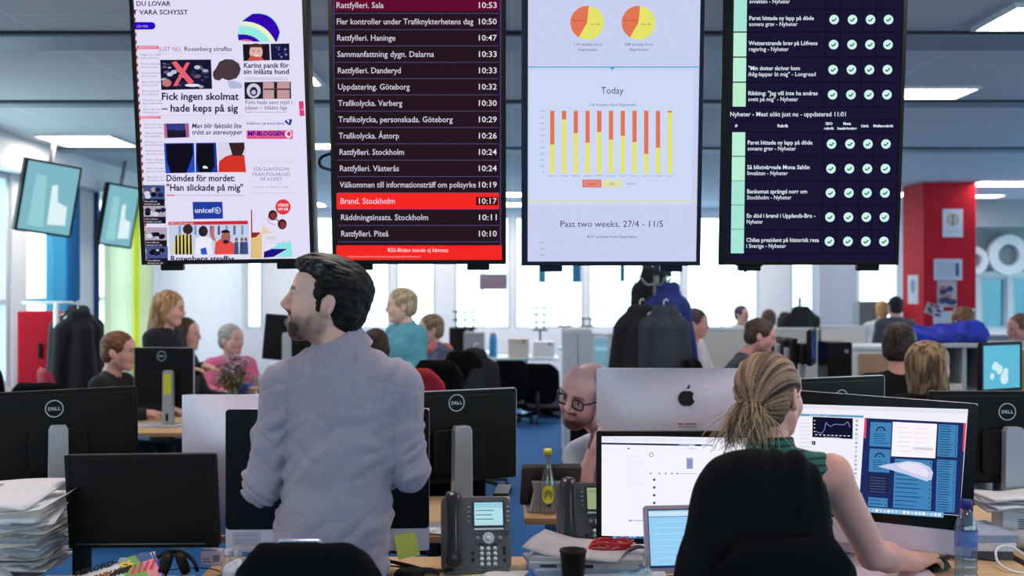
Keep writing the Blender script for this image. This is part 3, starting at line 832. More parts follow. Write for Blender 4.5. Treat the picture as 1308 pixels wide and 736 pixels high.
for i, fr in enumerate(frac):
    x = 705.5 + 15.0 * i; y0, y1 = 141.5, 221.5; ym = y0 + (y1 - y0) * fr
    c.rect(x - 2.8, y0, x + 2.8, ym, RED); c.rect(x - 2.8, ym, x + 2.8, y1, YEL)
    c.text(x, 225.5, random.choice(['Expressen', 'Kultur', 'Sport', 'Nöje', 'Debatt']), 3, (130, 134, 166), 0, 'c', width=11)
for i in range(11): c.text(695.5, 143 + 7.8 * i, '%d%%' % (100 - 10 * i), 3, (130, 134, 166), 0, 'r')
c.rect(744, 229.5, 768, 239.5, (206, 96, 96)); c.rect(745, 230.4, 767, 238.6, (226, 138, 124)); c.text(756, 236, 'Mannen', 3.8, (120, 50, 60), 0, 'c')
c.rect(770, 229.5, 794, 239.5, (222, 224, 168)); c.text(782, 236, 'Män', 3.8, (120, 120, 70), 0, 'c'); c.text(806, 236, 'Neutral', 3.8, (130, 134, 166), 0, 'c')
c.rect(674, 256.6, 890, 257.8, (222, 226, 140)); c.poly([(778, 257.5), (785, 257.5), (781.5, 260)], (222, 226, 140))
c.text(781, 290, 'Past two weeks, 27/4 - 11/5', 11.6, (58, 62, 86), 0.0, 'c', width=132); c.text(781.5, 304, '4711 articles from Expressen', 4.8, (90, 94, 120), 0.004, 'c', width=64)
for i in range(3): c.text(695.5, 311 + 7.8 * i, '%d%%' % (100 - 10 * i), 3, (130, 134, 166), 0, 'r')
c.build('screen', t)

# --- checklist
t, c = hanging_screen(929, 1142, 333, 'tall navy screen with a checklist table of round green check marks', left_rim=0.034)
backing(c, (26, 22, 52))
WH = (226, 236, 246); ln = (14, 12, 34)
top = [('', 'svvakten - Nyheter', -4), ('Paret hittade ny lapp på döde', 'sonens grav - Nyheter', 25), ('Wetterstrands krav på Löfvens', 'regering - Nyheter', 57), ('"Min dotter skriver kom', 'ihåg-lappar åt mig" - Longread', 89), ('Ribbing: "Jag vill inte ha andras', 'svett på mig" - Nyheter', 121)]
bot = [('Paret hittade ny lapp på döde', 'sonens grav - Nyheter', 184), ('Så blixtvärvade Mona Sahlin', 'livvakten - Nyheter', 215.5), ('Bankomat sprängd norr om', 'Stockholm - Nyheter', 246.5), ('En död i brand i Upplands-Bro -', 'Nyheter', 277.5), ('Chiles president på historisk resa', 'i Sverige - Nyheter', 308.5)]
colw = {'Paret hittade ny lapp på döde': 83, 'sonens grav - Nyheter': 62, 'Wetterstrands krav på Löfvens': 88, 'regering - Nyheter': 51, '"Min dotter skriver kom': 66, 'ihåg-lappar åt mig" - Longread': 86, 'Ribbing: "Jag vill inte ha andras': 89, 'svett på mig" - Nyheter': 64, 'svvakten - Nyheter': 52, 'Så blixtvärvade Mona Sahlin': 80, 'livvakten - Nyheter': 52, 'Bankomat sprängd norr om': 77, 'Stockholm - Nyheter': 57, 'En död i brand i Upplands-Bro -': 88, 'Nyheter': 21, 'Chiles president på historisk resa': 93, 'i Sverige - Nyheter': 51}
def lean(x, y): return x - (y - 120) * 0.021 * (1 if x > 1040 else 0.6 if x < 960 else 0.9)
for rows_, gs in ((top, 0), (bot, 1)):
    for i, (a, b, y) in enumerate(rows_):
        g0 = (186, 240, 214) if (i in (2, 3) and gs == 0) or (i < 2 and gs) else (166, 230, 214)
        if i == 4 and gs == 0: g0 = (184, 238, 200)
        c.poly([(lean(936, y - 15.4), y - 15.2), (lean(953, y - 15.4), y - 15.2), (lean(953, y + 15.4), y + 15.2), (lean(936, y + 15.4), y + 15.2)], g0)
        c.rect(931, y + 15.4, 1142, y + 16.3, ln)
        for x in (953, 1053, 1071, 1100, 1117): c.line([(lean(x, y - 16), y - 16), (lean(x, y + 16), y + 16)], 0.7, ln)
        x = lean(955.5, y)
        if a: c.text(x, y + 0.6, a, 7.4, WH, 0.016, width=colw[a])
        c.text(x, y + 8.2, b, 7.4, WH, 0.008, width=colw[b])
        if y > 0:
            for xc in (1063.5, 1087, 1110, 1133):
                X = lean(xc, y); c.disc(X, y, 6.1, (206, 246, 236), n=20)
                c.line([(X - 2.8, y + 0.2), (X - 0.8, y + 2.2), (X + 3.0, y - 1.9)], 1.5, (18, 70, 70))
c.text(932.3, 148.6, 'Nyheter - Mest sökt just nu - uppdaterad 11:01', 8.2, WH, 0.01, width=148)
c.rect(931, 152.6, 1142, 153.3, ln)
c.text(940.5, 162, '#', 5, WH, 0.03, 'c'); c.text(1000, 162.5, 'Rubrik', 5.2, WH, 0.035, 'c', width=14)
c.text(1059, 159.5, 'SEO', 4.6, WH, 0.035, 'c', width=9); c.text(1059, 165.5, 'rubrik', 4.6, WH, 0.035, 'c', width=13)
c.text(1082, 159.5, 'Meta', 4.6, WH, 0.035, 'c', width=10); c.text(1082, 165.5, 'beskrivning', 4.6, WH, 0.035, 'c', width=25)
c.text(1105, 162.4, 'Länk', 4.6, WH, 0.035, 'c', width=10); c.text(1128.5, 162.4, 'Mellanrubrik', 4.6, WH, 0.035, 'c', width=26)
c.rect(931, 168.2, 1142, 169, ln)
c.build('screen', t)
# loose cable under the checklist screen, cable behind the news screen
cabm = mat('black_cable', (24, 22, 26), rough=0.5)
t = MB().tube(spline([W(938, 336, 4.36), W(952, 343, 4.36), W(966, 342, 4.36), W(975, 336.5, 4.36)]), 0.006, 6).tube(spline([W(951, 347, 4.37), W(957, 342, 4.36), W(962, 339, 4.36), W(968, 336, 4.36)]), 0.005, 6).build('screen_cable', cabm)
tag(t, 'loose black cable hanging under the checklist screen', 'cable')
t = MB().tube(spline([W(430, 195, 4.36), W(420, 197, 4.40), W(411, 201, 4.42), W(408, 207, 4.42), W(412, 214, 4.42), W(430, 219, 4.36)]), 0.006, 6).build('screen_cable', cabm)
tag(t, 'black cable looping out left of the police list screen', 'cable')
# ------------------------------------------------------------------ people
def srgb(c): return np.array(lin(c)[:3])
skinm = vmat('skin', rough=0.5, spec=0.35, scale=140, var=0.05, bump=0.05)
hairm = vmat('hair_strands', rough=0.55, spec=0.18, scale=30, var=0.12)
glassesm = mat('spectacle_frame', (24, 20, 24), rough=0.3)

def hrot(yaw, pitch=0, roll=0):
    return (Matrix.Rotation(R(yaw), 3, 'Z') @ Matrix.Rotation(R(-pitch), 3, 'X') @ Matrix.Rotation(R(roll), 3, 'Y'))

class Head:
    """face looks along local -Y; origin between the eyes' height and the middle of the skull"""
    def __init__(s, P, yaw, pitch=0, roll=0, size=1.0, nose=1.0, jaw=1.0, fem=False):
        s.P = Vector(P); s.Rm = hrot(yaw, pitch, roll); s.s = size; s.nose = nose; s.jaw = jaw; s.fem = fem
    def L(s, x, y, z): return s.P + s.Rm @ (Vector((x, y, z)) * s.s)
    def D(s, x, y, z): return s.Rm @ Vector((x, y, z))
    def local(s, v):
        Rn = np.array(s.Rm); return (v - np.array(s.P)) @ Rn / s.s
    def ell(s, S, c, r, k=0.02, mode='add', rot=None):
        Rm = s.Rm if rot is None else s.Rm @ rot
        S.ell(s.L(*c), [q * s.s for q in r], Rm, k * s.s, mode); return s
    def cone(s, S, a, b, ra, rb, k=0.015, mode='add'):
        S.cone(s.L(*a), s.L(*b), ra * s.s, rb * s.s, k * s.s, mode); return s
    def skin(s, S, ears=True):
        j = s.jaw; n = s.nose
        s.ell(S, (0, .016, .036), (.074, .096, .080), .01)
        s.ell(S, (0, -.026, -.030), (.062 * j, .064, .084), .03)
        s.ell(S, (0, -.060, .040), (.058, .034, .045), .03)              # forehead
        for q in (-1, 1):
            s.cone(S, (q * .054 * j, .004, -.052), (q * .020 * j, -.062, -.098), .017, .016, .03)   # jaw line
            s.ell(S, (q * .040, -.056, -.030), (.026, .026, .030), .025)       # cheek
            s.cone(S, (q * .012, -.089, .022), (q * .046, -.074, .020), .009, .009, .014)  # brow ridge
        s.ell(S, (0, -.066, -.099), (.021, .017, .016), .025); s.ell(S, (0, -.079, -.080), (.021, .011, .016), .02)             # chin
        for q in (-1, 1):
            s.ell(S, (q * .031, -.096, .000), (.019, .015, .012), .012, 'sub')  # eye sockets
            s.ell(S, (q * .031, -.0765, .000), (.0135, .0125, .0115), .003)
            s.cone(S, (q * .018, -.088, .0095), (q * .044, -.079, .0075), .0042, .004, .005)  # upper lid
            s.cone(S, (q * .019, -.086, -.0095), (q * .043, -.079, -.0085), .0032, .003, .005)
        s.cone(S, (0, -.088, .020), (0, -.092 - .019 * n, -.024), .0090, .0105, .012); s.cone(S, (0, -.088 - .014 * n, -.030), (0, -.088, -.046), .010, .009, .012)   # nose
        for q in (-1, 1): s.ell(S, (q * .0125, -.095, -.034), (.0085, .011, .0075), .007)
        s.cone(S, (-.019, -.085, -.059), (.019, -.085, -.059), .0052, .0052, .008); s.ell(S, (0, -.092, -.058), (.013, .007, .005), .006)
        s.ell(S, (0, -.090, -.068), (.017, .0075, .0058), .006)
        s.ell(S, (0, -.100, -.0632), (.024, .012, .0012), .003, 'sub')      # between the lips
        if ears:
            for q in (-1, 1):
                e = Matrix.Rotation(R(-q * 18), 3, 'Z') @ Matrix.Rotation(R(-14), 3, 'X')
                s.ell(S, (q * .079, .013, -.010), (.0095, .020, .033), .005, 'add', e)
                s.ell(S, (q * .0885, .009, -.006), (.0095, .0115, .020), .003, 'sub', e); s.cone(S, (q * .078, .001, -.010), (q * .080, .002, -.016), .005, .005, .004)
                s.cone(S, (q * .074, .006, -.030), (q * .076, .012, -.036), .008, .006, .006)
        return s
    def colour(s, tone, lip=None, brow=None, beard=None, beard_amt=0.8, eye=(60, 44, 36), stub=None):
        T = srgb(tone); LIP = srgb(lip or (max(tone[0] - 34, 0), max(tone[1] - 58, 0), max(tone[2] - 50, 0)))
        def fn(v):
            l = s.local(v); x, y, z = l[:, 0], l[:, 1], l[:, 2]; c = np.tile(T, (len(v), 1))
            nz = vnoise(l[:, 0] * 60, l[:, 1] * 60, l[:, 2] * 60)
            near = (np.abs(x) < .12) & (np.abs(y) < .14) & (z > -.14) & (z < .14)
            def blend(m, col):
                m = np.clip(m, 0, 1)[:, None] * near[:, None]; c[:] = c * (1 - m) + srgb(col) * m
            blush = np.exp(-((np.abs(x) - .045) ** 2 + (z + .03) ** 2) / .0006) * (y < -.03) * .35
            blend(blush, (min(tone[0] + 4, 255), tone[1] - 24, tone[2] - 18))
            blend(np.exp(-((x) ** 2 / .0003 + (z + .03) ** 2 / .0002)) * (y < -.09) * .4, (tone[0], max(tone[1] - 30, 0), max(tone[2] - 26, 0)))
            if beard:
                edge = -.048 - .02 * np.clip((-.02 - y) / .06, 0, 1)
                m = 1 / (1 + np.exp((z - (-.055 + .05 * np.clip((y + .045) / .06, 0, 1))) / .006)) * (y < .018) * (z > -.14)
                mous = np.exp(-((z + .048) / .009) ** 4) * (np.abs(x) < .031) * (y < -.07)
                lips = np.exp(-((z + .063) / .0085) ** 4 - (x / .021) ** 4) * (y < -.08)
                chin = np.clip((-.02 - y) / .06, 0, 1); m = m * (.55 + .55 * chin) * np.clip((.030 - y) / .03, 0, 1); m = np.maximum(m, mous) * (1 - lips) * beard_amt * (.7 + .5 * nz)
                blend(m, beard)
            m = np.exp(-((z + .063) / .0085) ** 4 - (x / .022) ** 4) * (y < -.082); blend(m * .9, tuple(np.array(lip or (176, 104, 100))))
            if brow:
                bz = .0205 + .004 * np.cos((np.abs(x) - .032) * 60); m = np.exp(-((z - bz) / .0052) ** 4) * (np.abs(x) > .011) * (np.abs(x) < .052) * (y < -.055); blend(m * .9, brow)
            d = np.sqrt((np.abs(x) - .031) ** 2 + (z / 1.0) ** 2); front = (y < -.078)
            blend(((np.abs(x) - .031) ** 2 / .0118 ** 2 + z ** 2 / .0062 ** 2 < 1) * front * 1.0, (226, 220, 220))
            blend((d < .0062) * front * (np.abs(z) < .006) * 1.0, eye); blend((d < .003) * front * 1.0, (14, 10, 12))
            m = np.exp(-((z - .0072) / .0018) ** 2) * (np.abs(np.abs(x) - .031) < .014) * (y < -.07); blend(m * .8, (50, 34, 34))
            return c
        return fn

def hand(S, w, d, up, k=1.0, curl=0.5, side=1, thick=1.0, spread=0.0):
    """palm, four bent fingers of different lengths and a thumb; w wrist, d along the hand, up back of the hand, side +1: thumb on d x up"""
    w = Vector(w); d = Vector(d).normalized(); up = Vector(up); up = (up - d * up.dot(d)).normalized(); ac = d.cross(up) * side
    Rm = Matrix((ac, up, d)).transposed()
    S.cone(w - d * .03 * k, w + d * .03 * k, .026 * k, .027 * k, .02)
    S.ell(w + d * .055 * k, (.041 * k, .0165 * k * thick, .048 * k), Rm, .02)
    for i, (o, L) in enumerate(((.029, .068), (.010, .076), (-.010, .070), (-.028, .055))):
        p = w + d * (.092 - abs(o) * .25) * k + ac * o * k
        dirv = (d + ac * o * spread * 10).normalized()
        for sgm, fr in enumerate((.42, .32, .26)):
            a = curl * (0.35 + 0.55 * sgm)
            dv = (dirv * math.cos(a) - up * math.sin(a)); q = p + dv * L * fr * k
            S.cone(p, q, (.0098 - .001 * sgm) * k * thick, (.009 - .001 * sgm) * k * thick, .004); p = q
    p = w + d * .028 * k + ac * .032 * k; dv = (d * .75 + ac * .75 - up * .25 * curl).normalized()
    q = p + dv * .036 * k; S.cone(p, q, .0135 * k, .0108 * k, .012)
    dv = (d * .95 + ac * .25 - up * .45 * curl).normalized(); S.cone(q, q + dv * .03 * k, .0105 * k, .0085 * k, .004)

def frame3(yaw, up):
    f = Matrix.Rotation(R(yaw), 3, 'Z') @ Vector((0, -1, 0)); u = Vector(up).normalized()
    f = (f - u * f.dot(u)).normalized(); r = u.cross(f) * -1      # local x when local -y is the front
    r = f.cross(u) * -1
    x = (-f).cross(u); return Matrix((x, -f, u)).transposed()

def torso(S, neck, hip, sw, yaw, puff=0.0, depth=0.11, bust=0.0, waist=1.0):
    neck = Vector(neck); hip = Vector(hip); u = neck - hip; Lh = u.length; M = frame3(yaw, u)
    pt = lambda t, x=0, y=0: hip + u * t + M @ Vector((x, y, 0))
    p = puff
    S.ell(pt(.70), (sw * .90 + p, depth + p, Lh * .30 + p), M, .05)
    S.ell(pt(.40), (sw * .80 * waist + p, depth * .92 + p, Lh * .34 + p), M, .06)
    S.ell(pt(.08), (sw * .86 + p, depth * 1.06 + p, Lh * .26 + p), M, .06)
    if bust:
        for q in (-1, 1): S.ell(pt(.63, q * sw * .42, -depth * .72), (.062 + p, .05 * bust + p, .065 + p), M, .04)
    return M, pt

def hairshell(h, S, style, vol=1.0):
    v = vol
    if style in ('short', 'crop', 'swept'):
        top = {'short': .013, 'crop': .007, 'swept': .018}[style] * v
        h.ell(S, (0, .020, .040), (.076 + .010 * v, .098 + .011 * v, .080 + top), .01)
        h.ell(S, (0, .050, -.020), (.070 + .006 * v, .062 + .010 * v, .072), .02)
        if style == 'swept': h.ell(S, (0, -.045, .098), (.062, .058, .030), .03)
        h.ell(S, (0, -.112, .008), (.070, .072, .062), .012, 'sub')         # face
        h.ell(S, (0, -.072, -.070), (.15, .072, .082), .010, 'sub')          # cheeks and jaw
        for q in (-1, 1): h.ell(S, (q * .086, .008, -.022), (.020, .026, .036), .006, 'sub')
        S.cut(h.L(0, .05, -.088), h.D(0, .25, -1), .008)
    elif style in ('long', 'bob', 'bun', 'pony'):
        h.ell(S, (0, .020, .040), (.088 * v, .110 * v, .092), .01)
        h.ell(S, (0, .045, -.030), (.082 * v, .072, .085), .03)
        if style == 'long':
            h.cone(S, (.0, .065, -.02), (.0, .085, -.24), .075, .058, .04); h.cone(S, (.055, .02, .0), (.06, .045, -.19), .030, .020, .03); h.cone(S, (-.055, .02, .0), (-.06, .045, -.19), .030, .020, .03)
        if style == 'bob':
            for q in (-1, 1): h.cone(S, (q * .066, .010, .02), (q * .082, .004, -.120), .034, .036, .03)
            h.cone(S, (0, .060, .0), (0, .062, -.120), .070, .060, .04)
        if style == 'bun': h.ell(S, (0, .13, .02), (.035, .035, .035), .01)
        h.ell(S, (0, -.108, -.012), (.068, .082, .082), .012, 'sub')
        h.ell(S, (0, -.085, -.110), (.068, .085, .100), .012, 'sub')
        if style in ('bun', 'pony'):
            for q in (-1, 1): h.ell(S, (q * .088, .002, -.024), (.022, .028, .040), .008, 'sub')
            h.ell(S, (0, -.06, -.10), (.15, .075, .085), .01, 'sub')
            S.cut(h.L(0, .05, -.092), h.D(0, .25, -1), .01)
        if style == 'bob': S.cut(h.L(0, 0, -.148), h.D(0, .05, -1), .008)

def hair_colour(h, c1, c2, flow=(18, 5, 10), f2=1.0):
    A, B = srgb(c1), srgb(c2)
    def fn(v):
        l = h.local(v); n = vnoise(l[:, 0] * flow[0] * 8 + 5, l[:, 1] * flow[1] * 8 + 3, l[:, 2] * flow[2] * 8)
        n2 = vnoise(l[:, 0] * flow[0] * 22, l[:, 1] * flow[1] * 8, l[:, 2] * flow[2] * 14)
        t = np.clip((n * .6 + n2 * .4 - .3) / .4, 0, 1)[:, None]
        return A * (1 - t) + B * t
    return fn
def hair_warp(h, amp, flow=(90, 22, 60)):
    def fn(x, y, z):
        l = h.local(np.stack([x, y, z], 1)); return amp * h.s * (vnoise(l[:, 0] * flow[0], l[:, 1] * flow[1], l[:, 2] * flow[2]) - .5) * 2
    return fn

def wrinkles(amp, seed=0, f=(9, 9, 26), big=0.0):
    def fn(x, y, z):
        a = vnoise(x * f[0] + z * f[2] * .5 + seed, y * f[1] + seed, z * f[2] - x * f[2] * .35)
        return amp * 2 * (np.abs(a - .5) * 2 - .5) + big * (vnoise(x * 7 + seed, y * 7, z * 7) - .5)
    return fn

def person(label, head, neck, hip, sh, sw=0.19, yaw=0, arms=(), sleeve='long', legs='sit', skin=(206, 160, 146), hair=None, top=None, trousers=None,
           vox=0.0075, cvox=0.011, puff=0.014, depth=0.105, bust=0.0, beard=None, beard_amt=.8, brow=None, lip=None, group=None, collar=0, hand_curl=.6, wr=.0025, shoes=True, eye=(60, 44, 36), ears=True, dome=False, hw=.003, arm_r=1.0):
    """head: Head; sh = (left-in-picture shoulder, right-in-picture shoulder); arms = ((elbow, wrist, hand direction, hand back), ...) in the same order"""
    neck = Vector(neck); hip = Vector(hip)
    t = empty('person', (hip.x, hip.y, 0), label=label, cat='person', group=group)
    base = Vector((hip.x, hip.y, 0))
    pts = [head.P, neck, hip] + [Vector(q) for q in sh] + [Vector(q) for a in arms for q in a[:2]]
    lo = Vector([min(p[i] for p in pts) for i in range(3)]); hi = Vector([max(p[i] for p in pts) for i in range(3)])
    M3 = Vector((.17, .17, .14))
    def child(S, name, m, colour=None):
        o = S.build(name, m, t, colour); o.matrix_parent_inverse = Matrix.Translation(-base); return o
    # skin: head, neck, arms and hands in one surface over an inner trunk
    S = Solid(lo - M3 - Vector((.06, .06, 0)), hi + M3 + Vector((.06, .06, 0)), vox)
    torso(S, neck, hip, sw * .92, yaw, -.012, depth)
    head.skin(S, ears)
    if dome: head.ell(S, (0, -.040, .060), (.068, .054, .054), .02)
    nb = head.L(0, .028, -.075); S.cone(nb, neck, .052 * head.s * (0.88 if head.fem else 1), .056 * (0.9 if head.fem else 1), .03); S.cone(neck, neck - (neck - hip) * .2, .056, .09, .04)
    for i, a in enumerate(arms):
        s0 = Vector(sh[i]); e, w = Vector(a[0]), Vector(a[1])
        S.cone(neck - Vector((0, 0, .06)), s0, .05, .045 * arm_r, .04); S.cone(s0, e, .048 * arm_r, .039 * arm_r, .03); S.cone(e, e + (w - e) * .35, .040 * arm_r, .039 * arm_r, .02); S.cone(e + (w - e) * .35, w, .039 * arm_r, .026 * arm_r, .02)
        hand(S, w, a[2], a[3], 1.0 if not head.fem else .92, a[4] if len(a) > 4 else hand_curl, a[5] if len(a) > 5 else 1, 1.12 if vox > .006 else 1.0)
    body = child(S, 'body', skinm, head.colour(skin, lip, brow, beard, beard_amt, eye))
    # top
    if top:
        m, kind = top
        S = Solid(lo - M3, hi + Vector((.17, .17, -0.02)), cvox)
        torso(S, neck - (neck - hip) * .03, hip, sw, yaw, puff, depth, bust)
        for i in range(2):
            s0 = Vector(sh[i]); e_ = s0 if sleeve != 'none' else s0 + (neck - s0) * .22
            S.cone(neck - (neck - hip) * .06, e_, .052 + puff, (.048 if sleeve != 'none' else .040) + puff, .04)
        for i, a in enumerate(arms):
            s0 = Vector(sh[i]); e, w = Vector(a[0]), Vector(a[1])
            if sleeve == 'none': continue
            if False: pass
            q = e if sleeve == 'long' else s0 + (e - s0) * .86
            S.cone(s0, q, (.052 + puff) * arm_r, (.044 + puff) * arm_r, .03)
            if sleeve == 'long': S.cone(e, e + (w - e) * .9, (.044 + puff) * arm_r, (.032 + puff * .7) * arm_r, .025)
        if collar:
            u = (head.L(0, .028, -.075) - neck).normalized()
            S.cone(neck - u * .02, neck + u * collar, .064 + puff * .6, .060 + puff * .3, .012)
            S.cut(neck + u * (collar + .004), u + Vector((0, 0, 1.8)) + (Matrix.Rotation(R(yaw), 3, 'Z') @ Vector((0, -.2, 0))), .004)
        nk = (head.L(0, .028, -.075) - neck).normalized()
        S.cone(neck - nk * .045 + (Matrix.Rotation(R(yaw), 3, 'Z') @ Vector((0, -.022, 0))), neck + nk * .12, .052, .058, .006, 'sub')
        if wr: S.warp(wrinkles(wr, seed=len(label)))
        child(S, 'shirt' if kind is None else kind, m)
    # legs
    if legs:
        tm = trousers or trouserm
        fwd = Matrix.Rotation(R(yaw), 3, 'Z') @ Vector((0, -1, 0)); rt = Matrix.Rotation(R(yaw), 3, 'Z') @ Vector((1, 0, 0))
        feet = []
        S = Solid((hip.x - .75, hip.y - .75, .03), (hip.x + .75, hip.y + .75, hip.z + .16), .018)
        S.ell(hip + Vector((0, 0, -.02)), (sw * .80, .112, .13), frame3(yaw, (0, 0, 1)), .05)
        for q in (-1, 1):
            h0 = hip + rt * q * .09 + Vector((0, 0, -.06))
            if legs == 'sit':
                kn = h0 + fwd * .40 + rt * q * .04; kn.z = min(h0.z, .53); an = kn + fwd * .04; an.z = .08
            else:
                kn = hip + rt * q * .095 + fwd * .02; kn.z = .50; an = hip + rt * q * .10; an.z = .08
            S.cone(h0, kn, .085, .062, .04); S.cone(kn, an, .060, .045, .03); feet.append(an)
        child(S, 'trousers', tm)
        S = Solid((hip.x - .75, hip.y - .75, -.03), (hip.x + .75, hip.y + .75, .2), .014)
        for an in feet:
            S.cone((an.x - fwd.x * .04, an.y - fwd.y * .04, .038), (an.x + fwd.x * .16, an.y + fwd.y * .16, .034), .042, .036, .02); S.cone((an.x, an.y, .05), (an.x, an.y, .11), .044, .046, .02)
        S.cut((0, 0, 0), (0, 0, -1), .004)
        child(S, 'shoes', shoem)
    if hair:
        style, c1, c2 = hair[:3]
        S = Solid(head.P - Vector((.2, .2, .34 if style == 'long' else .22)), head.P + Vector((.2, .2, .2)), min(vox, .006))
        hairshell(head, S, style, hair[3] if len(hair) > 3 else 1.0)
        lg = style in ('long', 'bob')
        S.warp(hair_warp(head, hw, (75, 75, 8) if lg else (90, 22, 60)))
        child(S, 'hair', hairm, hair_colour(head, c1, c2, (11, 11, 1.2) if lg else (12, 5, 8)))
    return t, base

trouserm = mat('dark_trousers', (36, 38, 48), rough=0.85, scale=120, var=0.1)
jeansm = mat('blue_jeans', (52, 66, 98), rough=0.85, scale=160, var=0.15)
shoem = mat('black_shoes', (26, 24, 26), rough=0.5)

# --- the man standing in front, back to us, face in profile to the left
shirtm = mat('grey_marl_shirt', (184, 168, 182), rough=0.9, scale=420, c2=(150, 137, 152), bump=0.25, sheen=0.15)
DM = 3.19
def mw(px, py, dy=0.0): 
    v = W(px, py, DM); v.y += dy; return v
MH = Head(mw(416, 385, 0.0), -85, 9, 0, 1.0, nose=1.12, jaw=1.04)
nk = mw(432, 441, .01); hp = Vector((mw(416, 740).x, DM + .01, .87))
lsh, rsh = mw(366, 492), mw(508, 494)
lel, rel = mw(336, 615, .02), mw(520, 598, .02)
lwr, rwr = Vector((lel.x + .10, DM + .25, 1.03)), Vector((rel.x - .12, DM + .24, 1.05))
t, base = person('man standing with his back to us in a grey marl shirt, looking up left', MH, nk, hp, (lsh, rsh), .185, 180,
    ((lel, lwr, (.45, .8, .2), (-.3, .1, 1), .7, 1), (rel, rwr, (-.5, .75, .2), (.3, .1, 1), .7, -1)), legs='stand', skin=(240, 184, 166), hair=None,
    vox=.0045, beard=(52, 33, 29), beard_amt=1.0, brow=(30, 20, 20), lip=(178, 112, 112), top=None, trousers=jeansm, eye=(50, 34, 28))
def mchild(S, name, m, colour=None):
    o = S.build(name, m, t, colour); o.matrix_parent_inverse = Matrix.Translation(-base); return o
# shirt with rounded sleeves, creased armpits and long diagonal folds
S = Solid((-.85, DM - .22, .70), (-.17, DM + .42, 1.55), .0052)
torso(S, nk - Vector((0, 0, .02)), hp, .150, 180, .008, .105)
S.cone(mw(450, 525), mw(418, 745), .128, .176, .05, flat=((0, 1, 0), 1.25)); S.cone(mw(440, 500), mw(445, 560), .13, .14, .05, flat=((0, 1, 0), 1.35))
S.cone(mw(420, 466), lsh, .064, .062, .05); S.cone(mw(446, 466), rsh, .064, .062, .05)
for s0, e, w in ((lsh, lel, lwr), (rsh, rel, rwr)):
    m = s0 + (e - s0) * .30
    S.cone(s0, m, .070, .068, .03); S.cone(m, e, .067, .062, .006); S.ell(e + Vector((0, -.004, -.004)), (.064, .062, .068), None, .008); S.cone(e, e + (w - e) * .9, .060, .044, .010)
u = (MH.L(0, .028, -.075) - nk).normalized()
S.cone(nk - u * .05, nk + u * .12, .057, .060, .004, 'sub')
def shirtwarp(x, y, z):
    p = (x - z) * .7071; a = (x + z) * .7071
    low = np.clip((1.36 - z) / .12, .25, 1)
    d = np.abs(vnoise(p * 26 + 3, a * 6.5, y * 5) - .5) * 2
    n = np.abs(vnoise(x * 12 + z * 14, y * 10, z * 22 - x * 10) - .5) * 2
    # gathers down the back under the yoke seam, bunching above the elbows
    g = np.abs(vnoise(x * 38, y * 6, z * 5 + 9) - .5) * 2
    arm = np.clip((np.abs(x + .48) - .165) / .03, 0, 1) * np.clip((1.27 - z) / .05, 0, 1)
    e = np.abs(vnoise(x * 9 + z * 8, y * 9, z * 34 - np.abs(x + .48) * 26) - .5) * 2
    seam = np.exp(-((z - (1.375 - .9 * (x + .48) ** 2)) / .005) ** 2) * (y < DM) * .0035
    return low * (.019 * (.42 - d)) * (1 - arm) + .008 * (.42 - n) + .008 * (.4 - g) * np.clip((z - 1.2) / .1, 0, 1) + arm * .016 * (.42 - e) + seam
S.warp(shirtwarp)
mchild(S, 'shirt', shirtm)
# stand collar: an inner band and the leaf folded over it
cb = MB(); ux = Vector((1, 0, 0)); uf = u.cross(ux).normalized() * -1; ux = uf.cross(u)
def ring(rad, hgt, a): 
    d_ = 1 + .10 * max(0, math.sin(a)); return nk - base + u * hgt + (ux * math.cos(a) * rad + (u.cross(ux)) * math.sin(a) * rad * d_)
def leaf(uu, vv):
    a = 2 * math.pi * (uu * .96 + .02) - math.pi * .5
    prof = [(.090, -.034), (.084, -.012), (.073, .026), (.068, .034), (.061, .031), (.0585, -.02)]
    k = vv * 5; i = min(int(k), 4); f = k - i
    rr_, hh = prof[i][0] + (prof[i + 1][0] - prof[i][0]) * f, prof[i][1] + (prof[i + 1][1] - prof[i][1]) * f
    return ring(rr_ + .002 * math.sin(uu * 17), hh + .004 * math.sin(uu * 9), a)
cb.grid(leaf, 40, 10).build('collar', shirtm, t)
# hair: short sides, longer top brushed back with some grey
S = Solid(MH.P - Vector((.17, .17, .17)), MH.P + Vector((.17, .17, .2)), .0038)
h = MH
h.ell(S, (0, .030, .036), (.084, .102, .090), .01)
h.ell(S, (0, .062, -.022), (.074, .058, .070), .02)
h.ell(S, (0, -.030, .094), (.064, .070, .036), .03)
h.ell(S, (0, -.050, .088), (.046, .028, .022), .02)
h.ell(S, (0, -.116, -.002), (.086, .070, .074), .008, 'sub')
h.ell(S, (0, -.066, -.086), (.16, .078, .084), .008, 'sub')
for q in (-1, 1):
    h.ell(S, (q * .088, .010, -.012), (.028, .026, .038), .004, 'sub'); h.ell(S, (q * .07, -.078, .052), (.022, .030, .026), .012, 'sub')
for q in (-1, 1): h.cone(S, (q * .066, -.016, .035), (q * .067, -.010, -.022), .013, .006, .012)
S.cut(h.L(0, .05, -.084), h.D(0, .18, -1), .006)
S.warp(lambda x, y, z: hair_warp(h, .0036, (70, 22, 56))(x, y, z) + hair_warp(h, .0032, (190, 40, 150))(x, y, z))
def mhair(v):
    l = h.local(v); c = hair_colour(h, (15, 11, 11), (38, 29, 28))(v)
    g = np.clip((l[:, 2] - .055) / .05, 0, 1) * np.clip(1.25 - np.abs(l[:, 1] - .0) / .09, 0, 1) * np.clip((vnoise(l[:, 0] * 300, l[:, 1] * 30, l[:, 2] * 120) - .45) * 5, 0, 1)
    return c * (1 - g[:, None] * .55) + srgb((150, 140, 138)) * g[:, None] * .55
mchild(S, 'hair', hairm, mhair)
